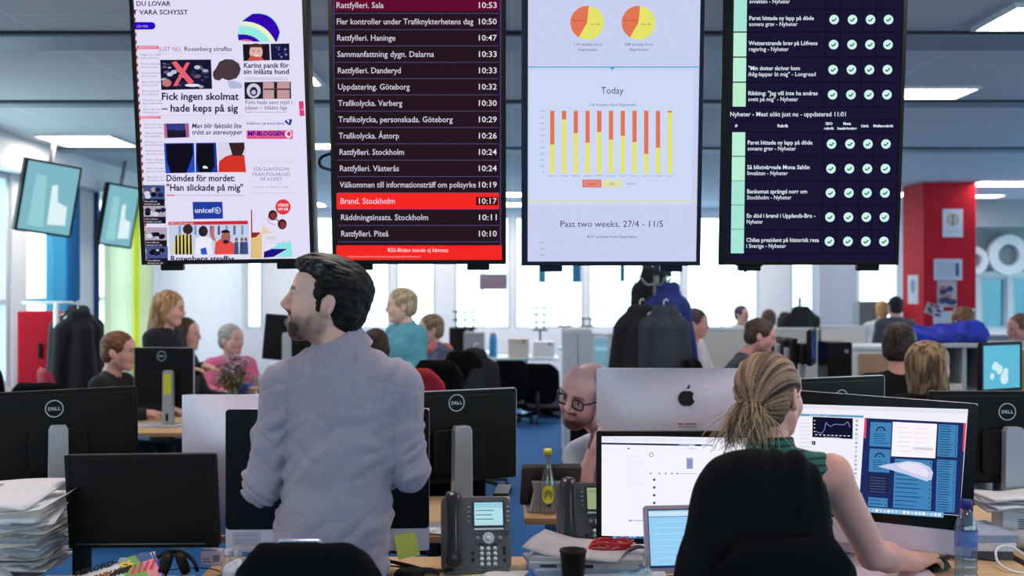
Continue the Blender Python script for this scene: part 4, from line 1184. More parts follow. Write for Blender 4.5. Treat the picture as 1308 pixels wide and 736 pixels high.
# ------------------------------------------------------------------ desks
DZ = 0.74
woodm = mat('light_wood', (214, 178, 132), rough=0.5, scale=6, stretch=(1.2, 18, 18), c2=(196, 158, 112), bump=0.05)
edgem = mat('wood_edge', (190, 138, 92), rough=0.55, scale=8, stretch=(1, 12, 12), var=0.1)
steel = mat('desk_steel', (150, 154, 162), rough=0.4, metal=0.6)
def desk(x0, x1, y0, y1, label, legs=True, z=DZ, top=None, group=None, one=False):
    t = empty('desk', ((x0 + x1) / 2, (y0 + y1) / 2, 0), label=label, cat='desk', group=group)
    w, d = x1 - x0, y1 - y0
    MB().box((0, 0, z - 0.013), (w, d, 0.026)).build('tabletop', top or woodm, t, bevel=0.003)
    eb = MB()
    for s in (-1, 1): eb.box((0, s * (d / 2 + .001), z - 0.013), (w, 0.004, 0.022)); eb.box((s * (w / 2 + .001), 0, z - 0.013), (0.004, d, 0.022))
    eb.build('edge_band', edgem if not top else top, t)
    for sx in ((0,) if one else (-1, 1)):
        l = MB().box((sx * (w / 2 - 0.12), 0, (z - .026) / 2 + .02), (0.07, 0.05, z - 0.09)).box((sx * (w / 2 - 0.12), 0, 0.015), (0.07, d * .8, 0.03)).box((sx * (w / 2 - .12), 0, z - .041), (.06, d * .7, .03))
        l.build('leg', steel if not top else top, t, bevel=0.004)
    return t
desk(-3.3, -1.485, 2.75, 3.79, 'left foreground wooden desk carrying the tall paper pile')
desk(-3.0, -0.012, 4.03, 4.80, 'wooden desk behind the black monitors on the left')
desk(-0.95, 0.045, 3.36, 3.72, 'narrow wooden desk with the big grey desk phone')
desk(-1.43, -0.97, 2.8, 3.48, 'small wooden desk end under the newspaper pile')
desk(0.10, 1.62, 3.30, 4.02, 'wooden desk of the blonde woman with papers and laptop')
desk(0.05, 1.64, 4.34, 4.94, 'wooden desk of the bald man with the glass bottle on it')
desk(1.66, 3.3, 3.50, 4.6, 'wooden desk at the right edge with a paper pile')

# ------------------------------------------------------------------ monitors
blackp = mat('black_plastic', (15, 12, 13), rough=0.5, spec=.22, var=0.12, scale=260, bump=0.04)
blackg = mat('black_gloss', (9, 8, 11), rough=0.25, spec=.25)
screen_off = mat('dark_screen', (12, 10, 12), rough=0.42, var=0.03, spec=.2)
silver = mat('brushed_silver', (176, 178, 186), rough=0.42, metal=0.55, var=0.03, scale=300)
alu = mat('anodised_aluminium', (224, 210, 224), rough=0.42, metal=0.45, var=0.02)
logom = mat('logo_silver', (190, 194, 202), rough=0.35, metal=0.3)
def ring_logo(parent, x, z, y, r, word=True):
    """ring with four letters, the second one tilted, on a back that faces local +Y"""
    m = MB(); n = 32; vs = []; fs = []
    for i in range(n):
        a = 2 * math.pi * i / n
        for rr_ in (r, r * .88): vs.append((x + rr_ * math.cos(a), y, z + rr_ * math.sin(a)))
    for i in range(n):
        j = (i + 1) % n; fs.append((2 * i, 2 * j, 2 * j + 1, 2 * i + 1))
    m.add(vs, fs)
    if word:
        xx = -r * .66
        for ch, rot, wd in (('D', 0, .36), ('E', -28, .30), ('L', 0, .30), ('L', 0, .30)):
            v, f, w = text2d(ch, .045); ca, sa = math.cos(R(rot)), math.sin(R(rot)); k = r * .50
            pts = []
            for p in v:
                px_, pz_ = p[0] * k * 1.05 - w * k / 2, p[1] * k - .35 * k
                px_, pz_ = px_ * ca + pz_ * sa, -px_ * sa + pz_ * ca
                pts.append((x - (xx + wd * r / 2 + px_), y + .0004, z + pz_))
            m.add(pts, f); xx += wd * r * 1.08
    return m.build('logo', logom, parent)

def dell(P, yaw, w, h, label, kind='back', logo=(0, .35), desk_z=DZ, pitch=0, roll=0, neck=True, group=None, light_edge=False, neck_w=.075, neck_off=0.0, name='monitor'):
    """P = centre of the panel; yaw 0 = screen towards the camera, 180 = back towards it"""
    t = empty(name, (P[0], P[1], desk_z), (0, 0, R(yaw)), label, 'monitor', group)
    zc = P[2] - desk_z
    T = Matrix.Translation((0, 0, zc)) @ Euler((R(pitch), R(roll), 0)).to_matrix().to_4x4()
    MB().at(T).rrect(0, 0, w, h, .010, -.012, .012).rrect(0, -.004, w * .96, h * .93, .012, .010, .024).rrect(0, -.05, .20, .16, .02, .022, .05).build('housing', blackp, t, bevel=0.004)
    fr = MB().at(T)
    b = .016
    for s in (-1, 1): fr.box((s * (w / 2 - b / 2), -.014, 0), (b, .006, h)); fr.box((0, -.014, s * (h / 2 - b / 2)), (w - 2 * b, .006, b))
    fr.build('bezel', blackp, t, bevel=0.0015)
    MB().at(T).box((0, -.0128, 0), (w - 2 * b, .003, h - 2 * b)).build('screen', screen_off, t)
    if light_edge:
        MB().at(T).box((0, 0, h / 2 + .0005), (w * .985, .022, .002)).box((w / 2 + .0005, 0, 0), (.002, .022, h * .98)).box((-w / 2 - .0005, 0, 0), (.002, .022, h * .98)).build('edge_trim', silver, t)
    lg = MB(); o = ring_logo(t, 0, 0, 0, .032)
    o.matrix_local = T @ Matrix.Translation((-logo[0] * w, .0245, logo[1] * h))
    if neck:
        n0 = zc - .03
        MB().prism([(neck_off - neck_w / 2, .012), (neck_off + neck_w / 2, .012), (neck_off + neck_w / 2 - .004, n0 + .06), (neck_off + neck_w / 2 - .012, n0 + .075), (neck_off - neck_w / 2 + .012, n0 + .075), (neck_off - neck_w / 2 + .004, n0 + .06)], .052, .092).build('stand_neck', silver, t, bevel=0.004)
        MB().rrect(neck_off, .06, .018, .05, .008, .0915, .0935).build('cable_hole', blackg, t)
        MB().lathe([(.0, 0), (.145, 0), (.15, .004), (.148, .010), (.06, .014), (0, .014)], (0, .04, 0), 32, sx=1, sy=.72).build('stand_base', silver if light_edge else blackp, t)
    return t, T

dell(W(74, 556, 4.18), 203, .56, .335, 'large black monitor seen from behind at the left edge, above the paper pile', logo=(-.02, .30), roll=1.0)
dell(W(580, 557, 4.18), 206, .50, .335, 'black monitor seen from behind, right of the standing man', logo=(.0, .37), light_edge=True, neck_off=.0)
dell(W(1062, 533, 4.50), 204, .52, .315, 'black monitor seen from behind, between the blonde woman and the dark-haired couple', logo=(.06, .25), light_edge=True)
dell(W(1283, 558, 4.15), 180, .56, .335, 'black monitor seen from behind at the right edge, beside the lit desktop computer', logo=(0, .28))
# black monitor facing us, lower left
t, T = dell(W(183, 639, 3.62), -4, .49, .30, 'black switched-off monitor facing us behind the newspaper', neck=False, desk_z=DZ, roll=-1.2, pitch=4)
gl = MB().at(T).tube([(-.22, -.019, -.137), (.2, -.019, -.137)], .0012, 6).build('chin_line', silver, t)
MB().box((-.215, .03, -.29), (.045, .05, .80)).box((0, .055, .09), (.44, .014, .03)).build('stand_neck', blackp, t, bevel=.004); MB().box((-.215, .04, -.73), (.3, .4, .02)).build('stand_base', blackp, t, bevel=.003)
t.location.z += 0.0
# mid-distance monitor with a yellow sticker on its stand
t, T = dell(W(210, 481, 7.3), 172, .40, .37, 'smaller black monitor on the desk by the red-haired man, yellow note on its stand', logo=(-.02, .36), neck_w=.07, neck_off=-.06, light_edge=True)
MB().box((-.065, .0945, .27), (.052, .002, .13)).build('sticky_label', mat('yellow_note', (226, 226, 52), rough=.7), t)

def apple(c, x, y, r, col):
    """bitten apple and its leaf"""
    P = []
    for i in range(40):
        a = 2 * math.pi * i / 40; rr_ = r * (1 + .06 * math.cos(2 * a) - .10 * math.exp(-((a - math.pi / 2) / .35) ** 2) - .10 * math.exp(-((a - 3 * math.pi / 2) / .22) ** 2))
        px_, py_ = x + rr_ * math.cos(a) * .93, y - rr_ * math.sin(a)
        d = math.hypot(px_ - (x + r * 1.16), py_ - (y - r * .12))
        if d < r * .5:
            k = r * .5 / max(d, 1e-6); px_, py_ = x + r * 1.16 + (px_ - x - r * 1.16) * k, y - r * .12 + (py_ - y + r * .12) * k
        P.append((px_, py_))
    c.poly(P, col); L = [(x + r * .02, y - r * 1.06), (x + r * .06, y - r * 1.34), (x + r * .30, y - r * 1.58), (x + r * .40, y - r * 1.56), (x + r * .36, y - r * 1.28), (x + r * .16, y - r * 1.08)]
    c.poly(L, col)

def imac(P, yaw, label, back=False, w=.65, h=.42, chin=.085, pitch=0, roll=0, desk_z=DZ, foot=True):
    """all-in-one desktop; P = centre of the whole front (glass + chin)"""
    t = empty('desktop_computer', (P[0], P[1], desk_z), (0, 0, R(yaw)), label, 'computer')
    zc = P[2] - desk_z; H2 = h + chin
    T = Matrix.Translation((0, 0, zc)) @ Euler((R(pitch), R(roll), 0)).to_matrix().to_4x4()
    # curved aluminium back: thin at the rim, thicker in the middle
    b = MB().at(T); nu, nv = 14, 10
    def bk(u, v):
        x = (u - .5) * w; z = (v - .5) * H2; q = (1 - abs(2 * u - 1) ** 3) * (1 - abs(2 * v - 1) ** 3)
        return (x, .010 + .045 * q, z)
    b.grid(bk, nu, nv)
    b.rrect(0, 0, w, H2, .014, -.008, .0102)
    b.build('housing', alu, t)
    MB().at(T).rrect(0, chin / 2, w, h, .012, -.0105, -.0075).build('glass_front', blackg, t)
    MB().at(T).box((0, -.0090, -H2 / 2 + chin / 2), (w - .004, .004, chin - .002)).build('chin', alu, t, bevel=.002)
    if foot:
        MB().prism([(-.10, .008), (.10, .008), (.09, zc - .04), (-.09, zc - .04)], .052, .066).build('stand_neck', alu, t, bevel=.004)
        MB().box((0, -.02, .004), (.2, .19, .008)).build('stand_foot', alu, t, bevel=.003)
    M = Matrix.Translation((P[0], P[1], desk_z)) @ Matrix.Rotation(R(yaw), 4, 'Z') @ T
    return t, T, M, H2
def sheet(t, T, M, y, maker=emit):
    """canvas on the plane local y of the panel"""
    Mi = (M @ Matrix.Translation((0, y, 0)))
    c = Canvas(on_plane(Mi), maker=maker); c.T = T @ Matrix.Translation((0, y, 0)); return c
def finish(c, name, t):
    o = c.build(name, t); o.matrix_local = c.T; return o

# silver back with the apple, between the bald man and the blonde woman
t, T, M, H2 = imac(W(875, 555, 4.55), 178, 'silver desktop computer seen from behind, black apple logo, in front of the bald man', w=.71, h=.44, chin=.09)
def back_canvas(t, T, x=0, y=.058):
    c = Canvas(lambda a, b: (a, b), maker=paint); c.T = T @ Matrix.Translation((0, y, 0)) @ Matrix.Rotation(math.pi, 4, 'Z'); return c
c = back_canvas(t, T); c.step = .0006
# local metres, y up is negative here: flip for the apple
cc = Canvas(lambda a, b: (a, -b), maker=paint); cc.T = c.T; cc.step = .0006
apple(cc, .0, -.150, .034, (24, 22, 30)); finish(cc, 'logo', t)
cc = Canvas(lambda a, b: (a, -b), maker=paint, y=.0); cc.T = c.T; cc.step = .0006
cc.rect(-.042, -.058, .044, -.030, (224, 214, 220)); cc.rect(-.036, -.052, -.014, -.046, (190, 60, 80)); cc.rect(-.010, -.052, .038, -.046, (150, 110, 120)); cc.rect(-.036, -.042, .038, -.034, (190, 160, 172)); finish(cc, 'asset_sticker', t)
MB().at(c.T).box((0, -.003, .0), (.10, .006, .012)).build('vent_slot', mat('pale_plastic', (226, 226, 232), rough=.5), t)

# silver back behind the standing man, left
t, T, M, H2 = imac(W(352, 594, 3.97), 178, 'silver desktop computer seen from behind, left of the standing man', w=.655, h=.40, chin=.09)
cc = Canvas(lambda a, b: (a, -b), maker=paint); cc.T = T @ Matrix.Translation((0, .058, 0)) @ Matrix.Rotation(math.pi, 4, 'Z'); apple(cc, 0, -.10, .032, (24, 22, 30)); finish(cc, 'logo', t)

# black screen in front of the man
t, T, M, H2 = imac(W(419, 613, 3.53), 2, 'switched-off desktop computer with black glass behind the standing man', w=.628, h=.372, chin=.07)
c = sheet(t, T, M, -.0115, paint)
c.poly([(297, 680), (333, 680), (333, 698), (297, 698)], (196, 184, 206)); c.rect(300, 683, 329, 685, (176, 164, 190)); c.rect(300, 690, 326, 691, (160, 144, 178)); c.rect(300, 693.5, 318, 694.3, (160, 144, 178)); finish(c, 'paper_note', t)
c = sheet(t, T, M, -.0130, paint)
o = MB(); 
u0 = c.px(503, 684); u1 = c.px(530, 679); u2 = c.px(537, 708); u3 = c.px(509, 714)
o.add([(u0[0], 0, u0[1]), (u1[0], 0, u1[1]), (u2[0], -.012, u2[1]), (u3[0], -.016, u3[1])], [(0, 1, 2, 3)])
sn = o.build('sticky_note', mat('yellow_paper', (232, 240, 108), rough=.7, var=.03), None, solid=.0006)
sn.matrix_world = M @ Matrix.Translation((0, -.0130, 0)); tag(sn, 'yellow sticky note stuck under the black screen right of the man', 'sticky note')

# lit desktop computer of the blonde woman
t, T, M, H2 = imac(W(1102, 600, 3.66), -20, 'lit desktop computer with blue and white windows right of the blonde woman', w=.668, h=.400, chin=.078, pitch=-2, roll=2.6)
c = sheet(t, T, M, -.0118)
Q = lambda l: c.poly
WHT = (246, 246, 254); BL = (30, 44, 96); MB_ = (66, 132, 184)
# px on the screen: the lit area leans with the perspective
def sx_(y, l): return l + (y - 516) * -.06
c.poly([(990, 515.5), (1236.5, 523), (1226, 659), (985, 640)], (240, 240, 252))
c.poly([(1000, 517), (1236.5, 524.5), (1236.3, 529), (1000, 521)], (228, 228, 240))
c.poly([(1020, 528.5), (1103, 531), (1103, 533.8), (1020, 531.5)], (96, 160, 196)); c.text(1034, 531.5, 'Nyheter  Sport', 3, (226, 238, 250), width=26, slope=.03)
c.poly([(1038, 532.5), (1089.5, 534.5), (1089, 561), (1037.5, 558.5)], (20, 20, 44))
pts = [(1042, 551), (1046, 553), (1050, 553.5), (1053, 549), (1055, 540), (1058, 543), (1061, 545), (1066, 542), (1072, 542.5), (1078, 543), (1081, 540), (1083, 539), (1086, 546)]
c.line(pts, 1.0, (120, 130, 190))
for i in range(9): c.rect(1041 + i * 5.2, 555 + i * .2, 1044 + i * 5.2, 556 + i * .2, (220, 224, 240))
for i in range(4): c.rect(1039.5, 537 + i * 4.6, 1041.5, 538 + i * 4.6, (220, 224, 240))
c.text(1052, 559.6, 'Antal läsare', 3, (220, 224, 240), width=22, slope=.04)
c.poly([(1037, 563.5), (1041.5, 563.8), (1041.5, 568.5), (1037, 568)], (30, 30, 40)); c.rect(1038.5, 565, 1039.5, 567, (230, 230, 240))
for i in range(17):
    y = 537 + i * 5.6; c.text(1092.5 - i * .14, y + 2.5, random.choice(['t4', '17', '26', '9', '31']), 4.6, random.choice([(60, 80, 90), (70, 110, 110), (90, 90, 120)]), .01, width=3.4)
for i in range(10): c.text(1022, 541 + i * 5, random.choice(['Polisen larmad', 'Två gripna', 'Stor brand']), 2.4, (170, 174, 196), width=12)
# dashboard window
c.poly([(1104.5, 534), (1234, 540.5), (1226, 658.5), (1097, 648.5)], BL)
for a in ((( 1104.3, 535), (1107.2, 535.2), (1106, 560), (1103, 559.8)), ((1099, 634), (1101.5, 634), (1101, 648.5), (1097.3, 648.3)), ((1231, 540.2), (1234.2, 540.4), (1231.8, 577), (1229.4, 576.8)), ((1227.5, 643), (1231, 643.2), (1229, 659), (1226, 658.6))): c.poly(list(a), (232, 70, 96))
def blue(a, rows, seg=2, col=MB_):
    c.poly(a, col)
    (x0, y0), (x1, y1), (x2, y2), (x3, y3) = a
    for i in range(rows):
        f = (i + .7) / (rows + .4); xa, ya = x0 + (x3 - x0) * f, y0 + (y3 - y0) * f; xb, yb = x1 + (x2 - x1) * f, y1 + (y2 - y1) * f
        c.poly([(xa + 1.5, ya - .6), (xa + (xb - xa) * (.6 + .25 * random.random()), ya + (yb - ya) * .7 - .6), (xa + (xb - xa) * .6, ya + (yb - ya) * .6 + .5), (xa + 1.5, ya + .5)], (34, 70, 120))
        c.rect(xb - 3.4, yb - .9, xb - 1.6, yb + .5, (34, 70, 120))
blue([(1112, 539), (1139, 540.3), (1137.5, 571.5), (1110.5, 570)], 0); blue([(1111, 573), (1138, 574.5), (1136, 604), (1109.5, 602.5)], 0)
for cx_, cy_ in ((1125, 551), (1123.5, 584.5)):
    c.disc(cx_, cy_, 6.2, (24, 44, 84), a0=0, a1=180, n=16); c.disc(cx_, cy_, 4.4, MB_, a0=-2, a1=182, n=14); c.text(cx_, cy_ - .2, '84', 3, (24, 44, 84), .02, 'c')
    for q in range(5): c.rect(cx_ - 9, cy_ + 3 + q * 2.9, cx_ - 9 + 10 + random.random() * 9, cy_ + 4 + q * 2.9, (40, 84, 140))
c.poly([(1109, 606), (1136, 608), (1135, 632), (1108, 630)], (34, 40, 74)); 
for q in range(6): c.poly([(1111, 609.5 + q * 3.6), (1131, 611 + q * 3.6), (1131, 611.8 + q * 3.6), (1111, 610.3 + q * 3.6)], (80, 96, 140))
blue([(1109.5, 635), (1134, 637), (1133.5, 648.5), (1108.5, 646.5)], 2)
c.poly([(1140.5, 539), (1197, 541.8), (1194.5, 585.5), (1138.5, 583)], (250, 246, 252))
for q in range(6): c.poly([(1146, 546 + q * 6), (1160 + 6 * random.random(), 546.6 + q * 6), (1160, 547.2 + q * 6), (1146, 546.6 + q * 6)], (214, 210, 224)); c.poly([(1168, 547 + q * 6), (1186, 548 + q * 6), (1186, 548.6 + q * 6), (1168, 547.6 + q * 6)], (222, 218, 230))
c.poly([(1166, 571), (1192, 572.5), (1192, 576), (1166, 574.5)], (214, 212, 222))
blue([(1143, 586), (1191, 588.5), (1189, 652), (1140.5, 648.5)], 11); blue([(1199, 542), (1224, 543.4), (1222.5, 584.5), (1197, 583.2)], 12); blue([(1197, 587), (1222, 588.5), (1219, 655), (1195, 653)], 20)
c.poly([(1121, 596), (1134, 593), (1160, 589), (1176, 591), (1188, 597), (1192, 604), (1190, 613), (1184, 615), (1160, 607), (1135, 599.5)], (198, 206, 236))
c.poly([(1146, 593.5), (1160, 591), (1174, 593), (1183, 599), (1187, 606), (1184, 610), (1168, 605), (1150, 598.5)], (232, 226, 246))
c.poly([(1093, 647), (1205.5, 654.5), (1205, 661.5), (1092.5, 653.5)], (112, 166, 210))
for i in range(22):
    x = 1095 + i * 5; y = 650.6 + (x - 1095) * .068; c.poly([(x - 1.9, y - 2), (x + 1.9, y - 1.7), (x + 1.9, y + 2.1), (x - 1.9, y + 1.8)], random.choice([(226, 236, 248), (190, 216, 236), (240, 244, 250), (150, 200, 226)]))
finish(c, 'screen', t)
c = sheet(t, T, M, -.0118, paint); c.step = .0006
apple(c, 1112, 677.5, 5.2, (28, 24, 34)); finish(c, 'logo', t)

# lit black-framed screen left of the blonde woman
P = W(868, 623, 3.72)
t, T = dell(P, 0, .545, .372, 'lit white web page on a black-framed monitor left of the blonde woman', neck=True, neck_w=.07)
M = Matrix.Translation((P[0], P[1], DZ)) @ T
c = sheet(t, T, M, -.0146)
c.poly([(768.5, 556.5), (972, 560), (972, 690), (768.5, 684.5)], (245, 244, 254))
c.poly([(769, 558), (972, 561.5), (972, 565), (769, 564)], (232, 234, 246)); c.poly([(768.5, 565.5), (880, 567.5), (880, 569.8), (768.5, 567.8)], (24, 36, 84)); c.poly([(867, 567), (910, 568), (910, 570), (867, 569)], (150, 170, 200)); c.rect(888, 567.6, 896, 570, (24, 36, 84))
c.disc(803, 573, 1.1, (60, 60, 80)); c.disc(832, 581, 3, (150, 150, 166)); c.disc(832, 581, 2, (245, 244, 254))
c.text(877, 574, 'Loggad in', 4, (190, 190, 206), width=13)
for y in range(14): c.rect(802, 583 + y * 2.8, 815 + random.random() * 9, 583.5 + y * 2.8, (226, 226, 240)); 
c.rect(877, 585, 885, 599, (142, 146, 206)); c.rect(878, 585.5, 884, 587, (170, 174, 222))
for x in (831, 842, 850, 858, 865): c.rect(x - 1, 604.5, x + 1.6, 605.7, (90, 90, 120))
c.rect(869, 605, 890, 605.6, (150, 150, 170))
for q in range(8): c.poly([(835.5, 611 + q * 9.9), (838, 613 + q * 9.9), (835.5, 615 + q * 9.9), (833.6, 613 + q * 9.9)], (70, 76, 110))
c.rect(803, 664, 808, 666.4, (170, 176, 206)); c.rect(809, 664.4, 827, 666, (190, 196, 220))
c.poly([(782, 684.8), (836, 686), (836, 688.5), (782, 687.4)], (60, 120, 180))
for i in range(24): x = 784 + i * 5; c.rect(x, 685.2, x + 2.4, 687.8, random.choice([(130, 190, 226), (40, 90, 150), (190, 220, 240)]))
finish(c, 'screen_page', t)

# laptop
P = W(878, 700, 3.45); 
t = empty('laptop', (P[0] + .02, 3.45, DZ), (0, 0, R(6)), 'small silver laptop open with a pale blue screen, left of the blonde woman', 'laptop')
MB().rrect(0, -.10, .30, .205, .012, 0, .012).build('base', alu, t, bevel=.002).rotation_euler = (R(90), 0, 0)
base_o = t.children[0]; base_o.location = (0, -.015, .012); base_o.rotation_euler = (R(-90), 0, 0); base_o.location = (0, -.21, .013)
kb = MB()
for r_ in range(5):
    for k_ in range(12): kb.box((-.121 + k_ * .022, -.03 - r_ * .018, .0138), (.018, .014, .0016))
kb.build('keyboard', blackp, t)
LT = Matrix.Translation((0, .0, .012)) @ Matrix.Rotation(R(-12), 4, 'X')
MB().at(LT).rrect(0, .103, .30, .205, .012, -.003, .003).build('lid', alu, t, bevel=.0015)
M = Matrix.Translation(t.location) @ Matrix.Rotation(R(6), 4, 'Z') @ LT
c = Canvas(lambda a, b: (a, b)); c.T = LT @ Matrix.Translation((0, -.0035, 0))
c.rect(-.135, .018, .135, .193, (20, 26, 54)); c.rect(-.133, .024, .133, .190, (150, 206, 246)); c.rect(-.133, .172, .133, .186, (200, 230, 250)); c.rect(-.133, .170, .133, .172, (60, 110, 150))
for q in range(7): c.rect(-.12, .155 - q * .018, -.02 + .1 * random.random(), .157 - q * .018, (180, 222, 248))
c.rect(-.133, .018, .133, .026, (30, 50, 110)); finish(c, 'screen', t)

# ------------------------------------------------------------------ desk phones
phonem = mat('phone_grey', (92, 92, 97), rough=0.5, var=0.05, scale=200, bump=.03)
handm = mat('handset_black', (40, 40, 44), rough=0.28, var=0.05)
keym = mat('phone_key_white', (214, 216, 222), rough=0.45)
def desk_phone(P, yaw, label, lcd, k=1.0, tilt=62):
    t = empty('desk_phone', P, (0, 0, R(yaw)), label, 'phone')
    # face plate leaning back; face coordinates x right, z up the slope
    T = Matrix.Translation((0, -.055 * k, .018 * k)) @ Matrix.Rotation(R(-(90 - tilt)), 4, 'X') @ Matrix.Scale(k, 4)
    MB().at(T).prism(rr(0, .105, .205, .215, .018), 0, .022).build('body', phonem, t, bevel=.004)
    MB().at(Matrix.Scale(k, 4)).prism([(-.085, 0), (.095, 0), (.095, .150), (-.085, .150)], .055, .062).box((0, .0, .008), (.19, .12, .016)).box((.09, .02, .06), (.008, .07, .12)).box((-.08, .02, .06), (.008, .07, .12)).build('stand', phonem, t, bevel=.003)
    MB().at(T).rrect(.038, .158, .098, .080, .006, -.003, .001).build('display_frame', mat('phone_dark_grey', (58, 58, 64), rough=.4), t, bevel=.001)
    c = Canvas(lambda a, b: (a, b)); c.T = T @ Matrix.Translation((0, -.0036, 0)); d0 = lcd
    c.rect(-.004, .124, .080, .193, d0)
    if lcd[2] > 150:
        for q in range(5): c.rect(.0, .180 - q * .013, .030 + .03 * random.random(), .183 - q * .013, (90, 130, 150)); 
        c.rect(-.004, .176, .080, .193, (150, 205, 222)); c.rect(-.004, .124, .080, .134, (176, 214, 226))
    else: c.rect(.0, .180, .05, .183, (110, 130, 90))
    finish(c, 'display', t)
    MB().at(T).box((.038, -.003, .113), (.086, .005, .006)).build('softkey_bar', keym, t, bevel=.001)
    MB().at(T @ Matrix.Translation((.036, -.001, .086)) @ Matrix.Rotation(R(90), 4, 'X')).lathe([(0, 0), (.0175, 0), (.0175, .003), (.013, .0045), (.010, .003), (.0075, .003), (.006, .0055), (0, .0055)], n=24).build('navigation_key', keym, t)
    for x, z in ((.004, .086), (.070, .086)): MB().at(T @ Matrix.Translation((x, -.001, z)) @ Matrix.Rotation(R(90), 4, 'X')).lathe([(0, 0), (.0075, 0), (.0065, .004), (0, .004)], n=16).build('round_key', mat('phone_key_dark', (120, 120, 128), rough=.4), t)
    for i in range(4):
        for j in range(3):
            b = MB().at(T @ Matrix.Translation((.016 + j * .0195, -.001, .056 - i * .0150)) @ Matrix.Rotation(R(90), 4, 'X')).lathe([(0, 0), (.0066, 0), (.0062, .003), (0, .0035)], n=14).build('dial_key', keym, t)
            cv = Canvas(lambda a, b_: (a, b_), maker=paint); cv.T = T @ Matrix.Translation((.016 + j * .0195, -.005, .056 - i * .0150)); cv.text(0, -.003, '123456789*0#'[i * 3 + j], .008, (70, 70, 80), .01, 'c'); 
            o = finish(cv, 'digit', b); o.parent = b; o.matrix_local = cv.T
    for i in range(3): MB().at(T).box((.012 + i * .022, -.002, .069), (.016, .003, .0035)).build('function_key', handm, t)
    for x, z, h_ in ((-.010, .043, .010), (-.010, .024, .010), (.082, .050, .024), (.082, .022, .010)): MB().at(T).box((x, -.002, z), (.010, .003, h_)).build('function_key', handm, t, bevel=.001)
    for s_ in (-1, 1):
        for i in range(4): MB().at(T).box((.038 + s_ * .058, -.001, .180 - i * .014), (.006, .003, .003)).build('line_key', keym, t)
    # handset lying along the left side
    hs = MB().at(T); cs = [(-.066, -.034, -.004), (-.067, -.040, .02), (-.066, -.046, .06), (-.066, -.050, .11), (-.066, -.047, .16), (-.066, -.040, .20), (-.066, -.032, .222)]
    vs = []; fs = []; n = 16; rad = [(.024, .012), (.027, .017), (.019, .013), (.0175, .012), (.020, .013), (.026, .018), (.023, .012)]
    for (x, y, z), (a, b) in zip(cs, rad):
        for j in range(n): w = 2 * math.pi * j / n; vs.append((x + a * math.cos(w), y + b * math.sin(w), z))
    for i in range(len(cs) - 1):
        for j in range(n): fs.append((i * n + j, i * n + (j + 1) % n, (i + 1) * n + (j + 1) % n, (i + 1) * n + j))
    fs += [tuple(range(n - 1, -1, -1)), tuple(range((len(cs) - 1) * n, len(cs) * n))]
    hs.add(vs, fs, 0, True); hs.build('handset', handm, t, sub=1)
    MB().at(T).box((-.066, -.012, .035), (.044, .03, .05)).box((-.066, -.012, .195), (.044, .03, .045)).build('cradle', phonem, t, bevel=.005)
    return t
ph = desk_phone((W(608, 700, 3.56).x, 3.545, DZ), 4, 'big grey desk phone with black handset and lit display, right of the standing man', (178, 222, 232), 1.06, 64)
desk_phone((W(752, 690, 3.80).x, 3.80, DZ), 2, 'grey desk phone with a green display, half hidden by the lit web page', (150, 164, 120), 1.06, 66)
# phone seen from behind on the bald man's desk
P = Vector((W(702, 640, 4.52).x, 4.52, DZ))
t = empty('desk_phone', P, (0, 0, R(184)), 'grey desk phone seen from behind, leaning on its stand behind the glass bottle', 'phone')
T = Matrix.Translation((0, -.05, .03)) @ Matrix.Rotation(R(-38), 4, 'X')
MB().at(T).prism(rr(0, .10, .235, .215, .014), 0, .024).build('body', mat('phone_back_dark', (66, 62, 66), rough=.5), t, bevel=.004)
MB().prism([(-.088, 0), (.088, 0), (.070, .085), (.080, .125), (-.080, .125), (-.070, .085)], .055, .085).box((0, .01, .007), (.19, .14, .014)).build('stand', mat('phone_stand_silver', (150, 148, 156), rough=.45), t, bevel=.006)
MB().box((.01, .0862, .05), (.012, .002, .05)).build('cable_slot', blackg, t)
# ------------------------------------------------------------------ near people and chairs
chairm = mat('chair_fabric_black', (9, 8, 11), rough=0.9, spec=.15, scale=240, var=0.2, bump=.15)
chairp = mat('chair_plastic', (18, 17, 19), rough=0.45)
chrome = mat('chrome', (190, 196, 206), rough=0.2, metal=0.9)
def back_panel(w, h, r, curve=.05, th=.05, top_r=None):
    """upholstered back: rounded rectangle bent about the vertical"""
    mb = MB(); n = 22; m = 18
    def half(u, v): return w / 2 * (1 - .16 * abs(2 * v - 1) ** 3 - .06 * max(0, .35 - v)) * (1 if True else 1)
    vs = []; 
    for side in (-1, 1):
        for i in range(n + 1):
            for j in range(m + 1):
                u = i / n * 2 - 1; v = j / m * 2 - 1
                # squircle mapping keeps round corners
                x = u * math.sqrt(max(0, 1 - v ** 6 * .5 * abs(u) ** 2)) ; z = v * math.sqrt(max(0, 1 - u ** 6 * .5 * v ** 2))
                e = 1 - max(abs(u), abs(v)) ** 8
                vs.append((x * w / 2, curve * (x ** 2) - side * th / 2 * math.sqrt(max(e, 0)) * -1, (z + 1) / 2 * h))
    N = (n + 1) * (m + 1); fs = []
    for s in (0, 1):
        for i in range(n):
            for j in range(m):
                a = s * N + i * (m + 1) + j; q = (a, a + m + 1, a + m + 2, a + 1)
                fs.append(q if s == 0 else q[::-1])
    ring = [i * (m + 1) for i in range(n + 1)] + [n * (m + 1) + j for j in range(1, m + 1)] + [i * (m + 1) + m for i in range(n - 1, -1, -1)] + [j for j in range(m - 1, 0, -1)]
    for k in range(len(ring)):
        a, b = ring[k], ring[(k + 1) % len(ring)]; fs.append((a, b, N + b, N + a))
    return mb.add(vs, fs, 0, True)
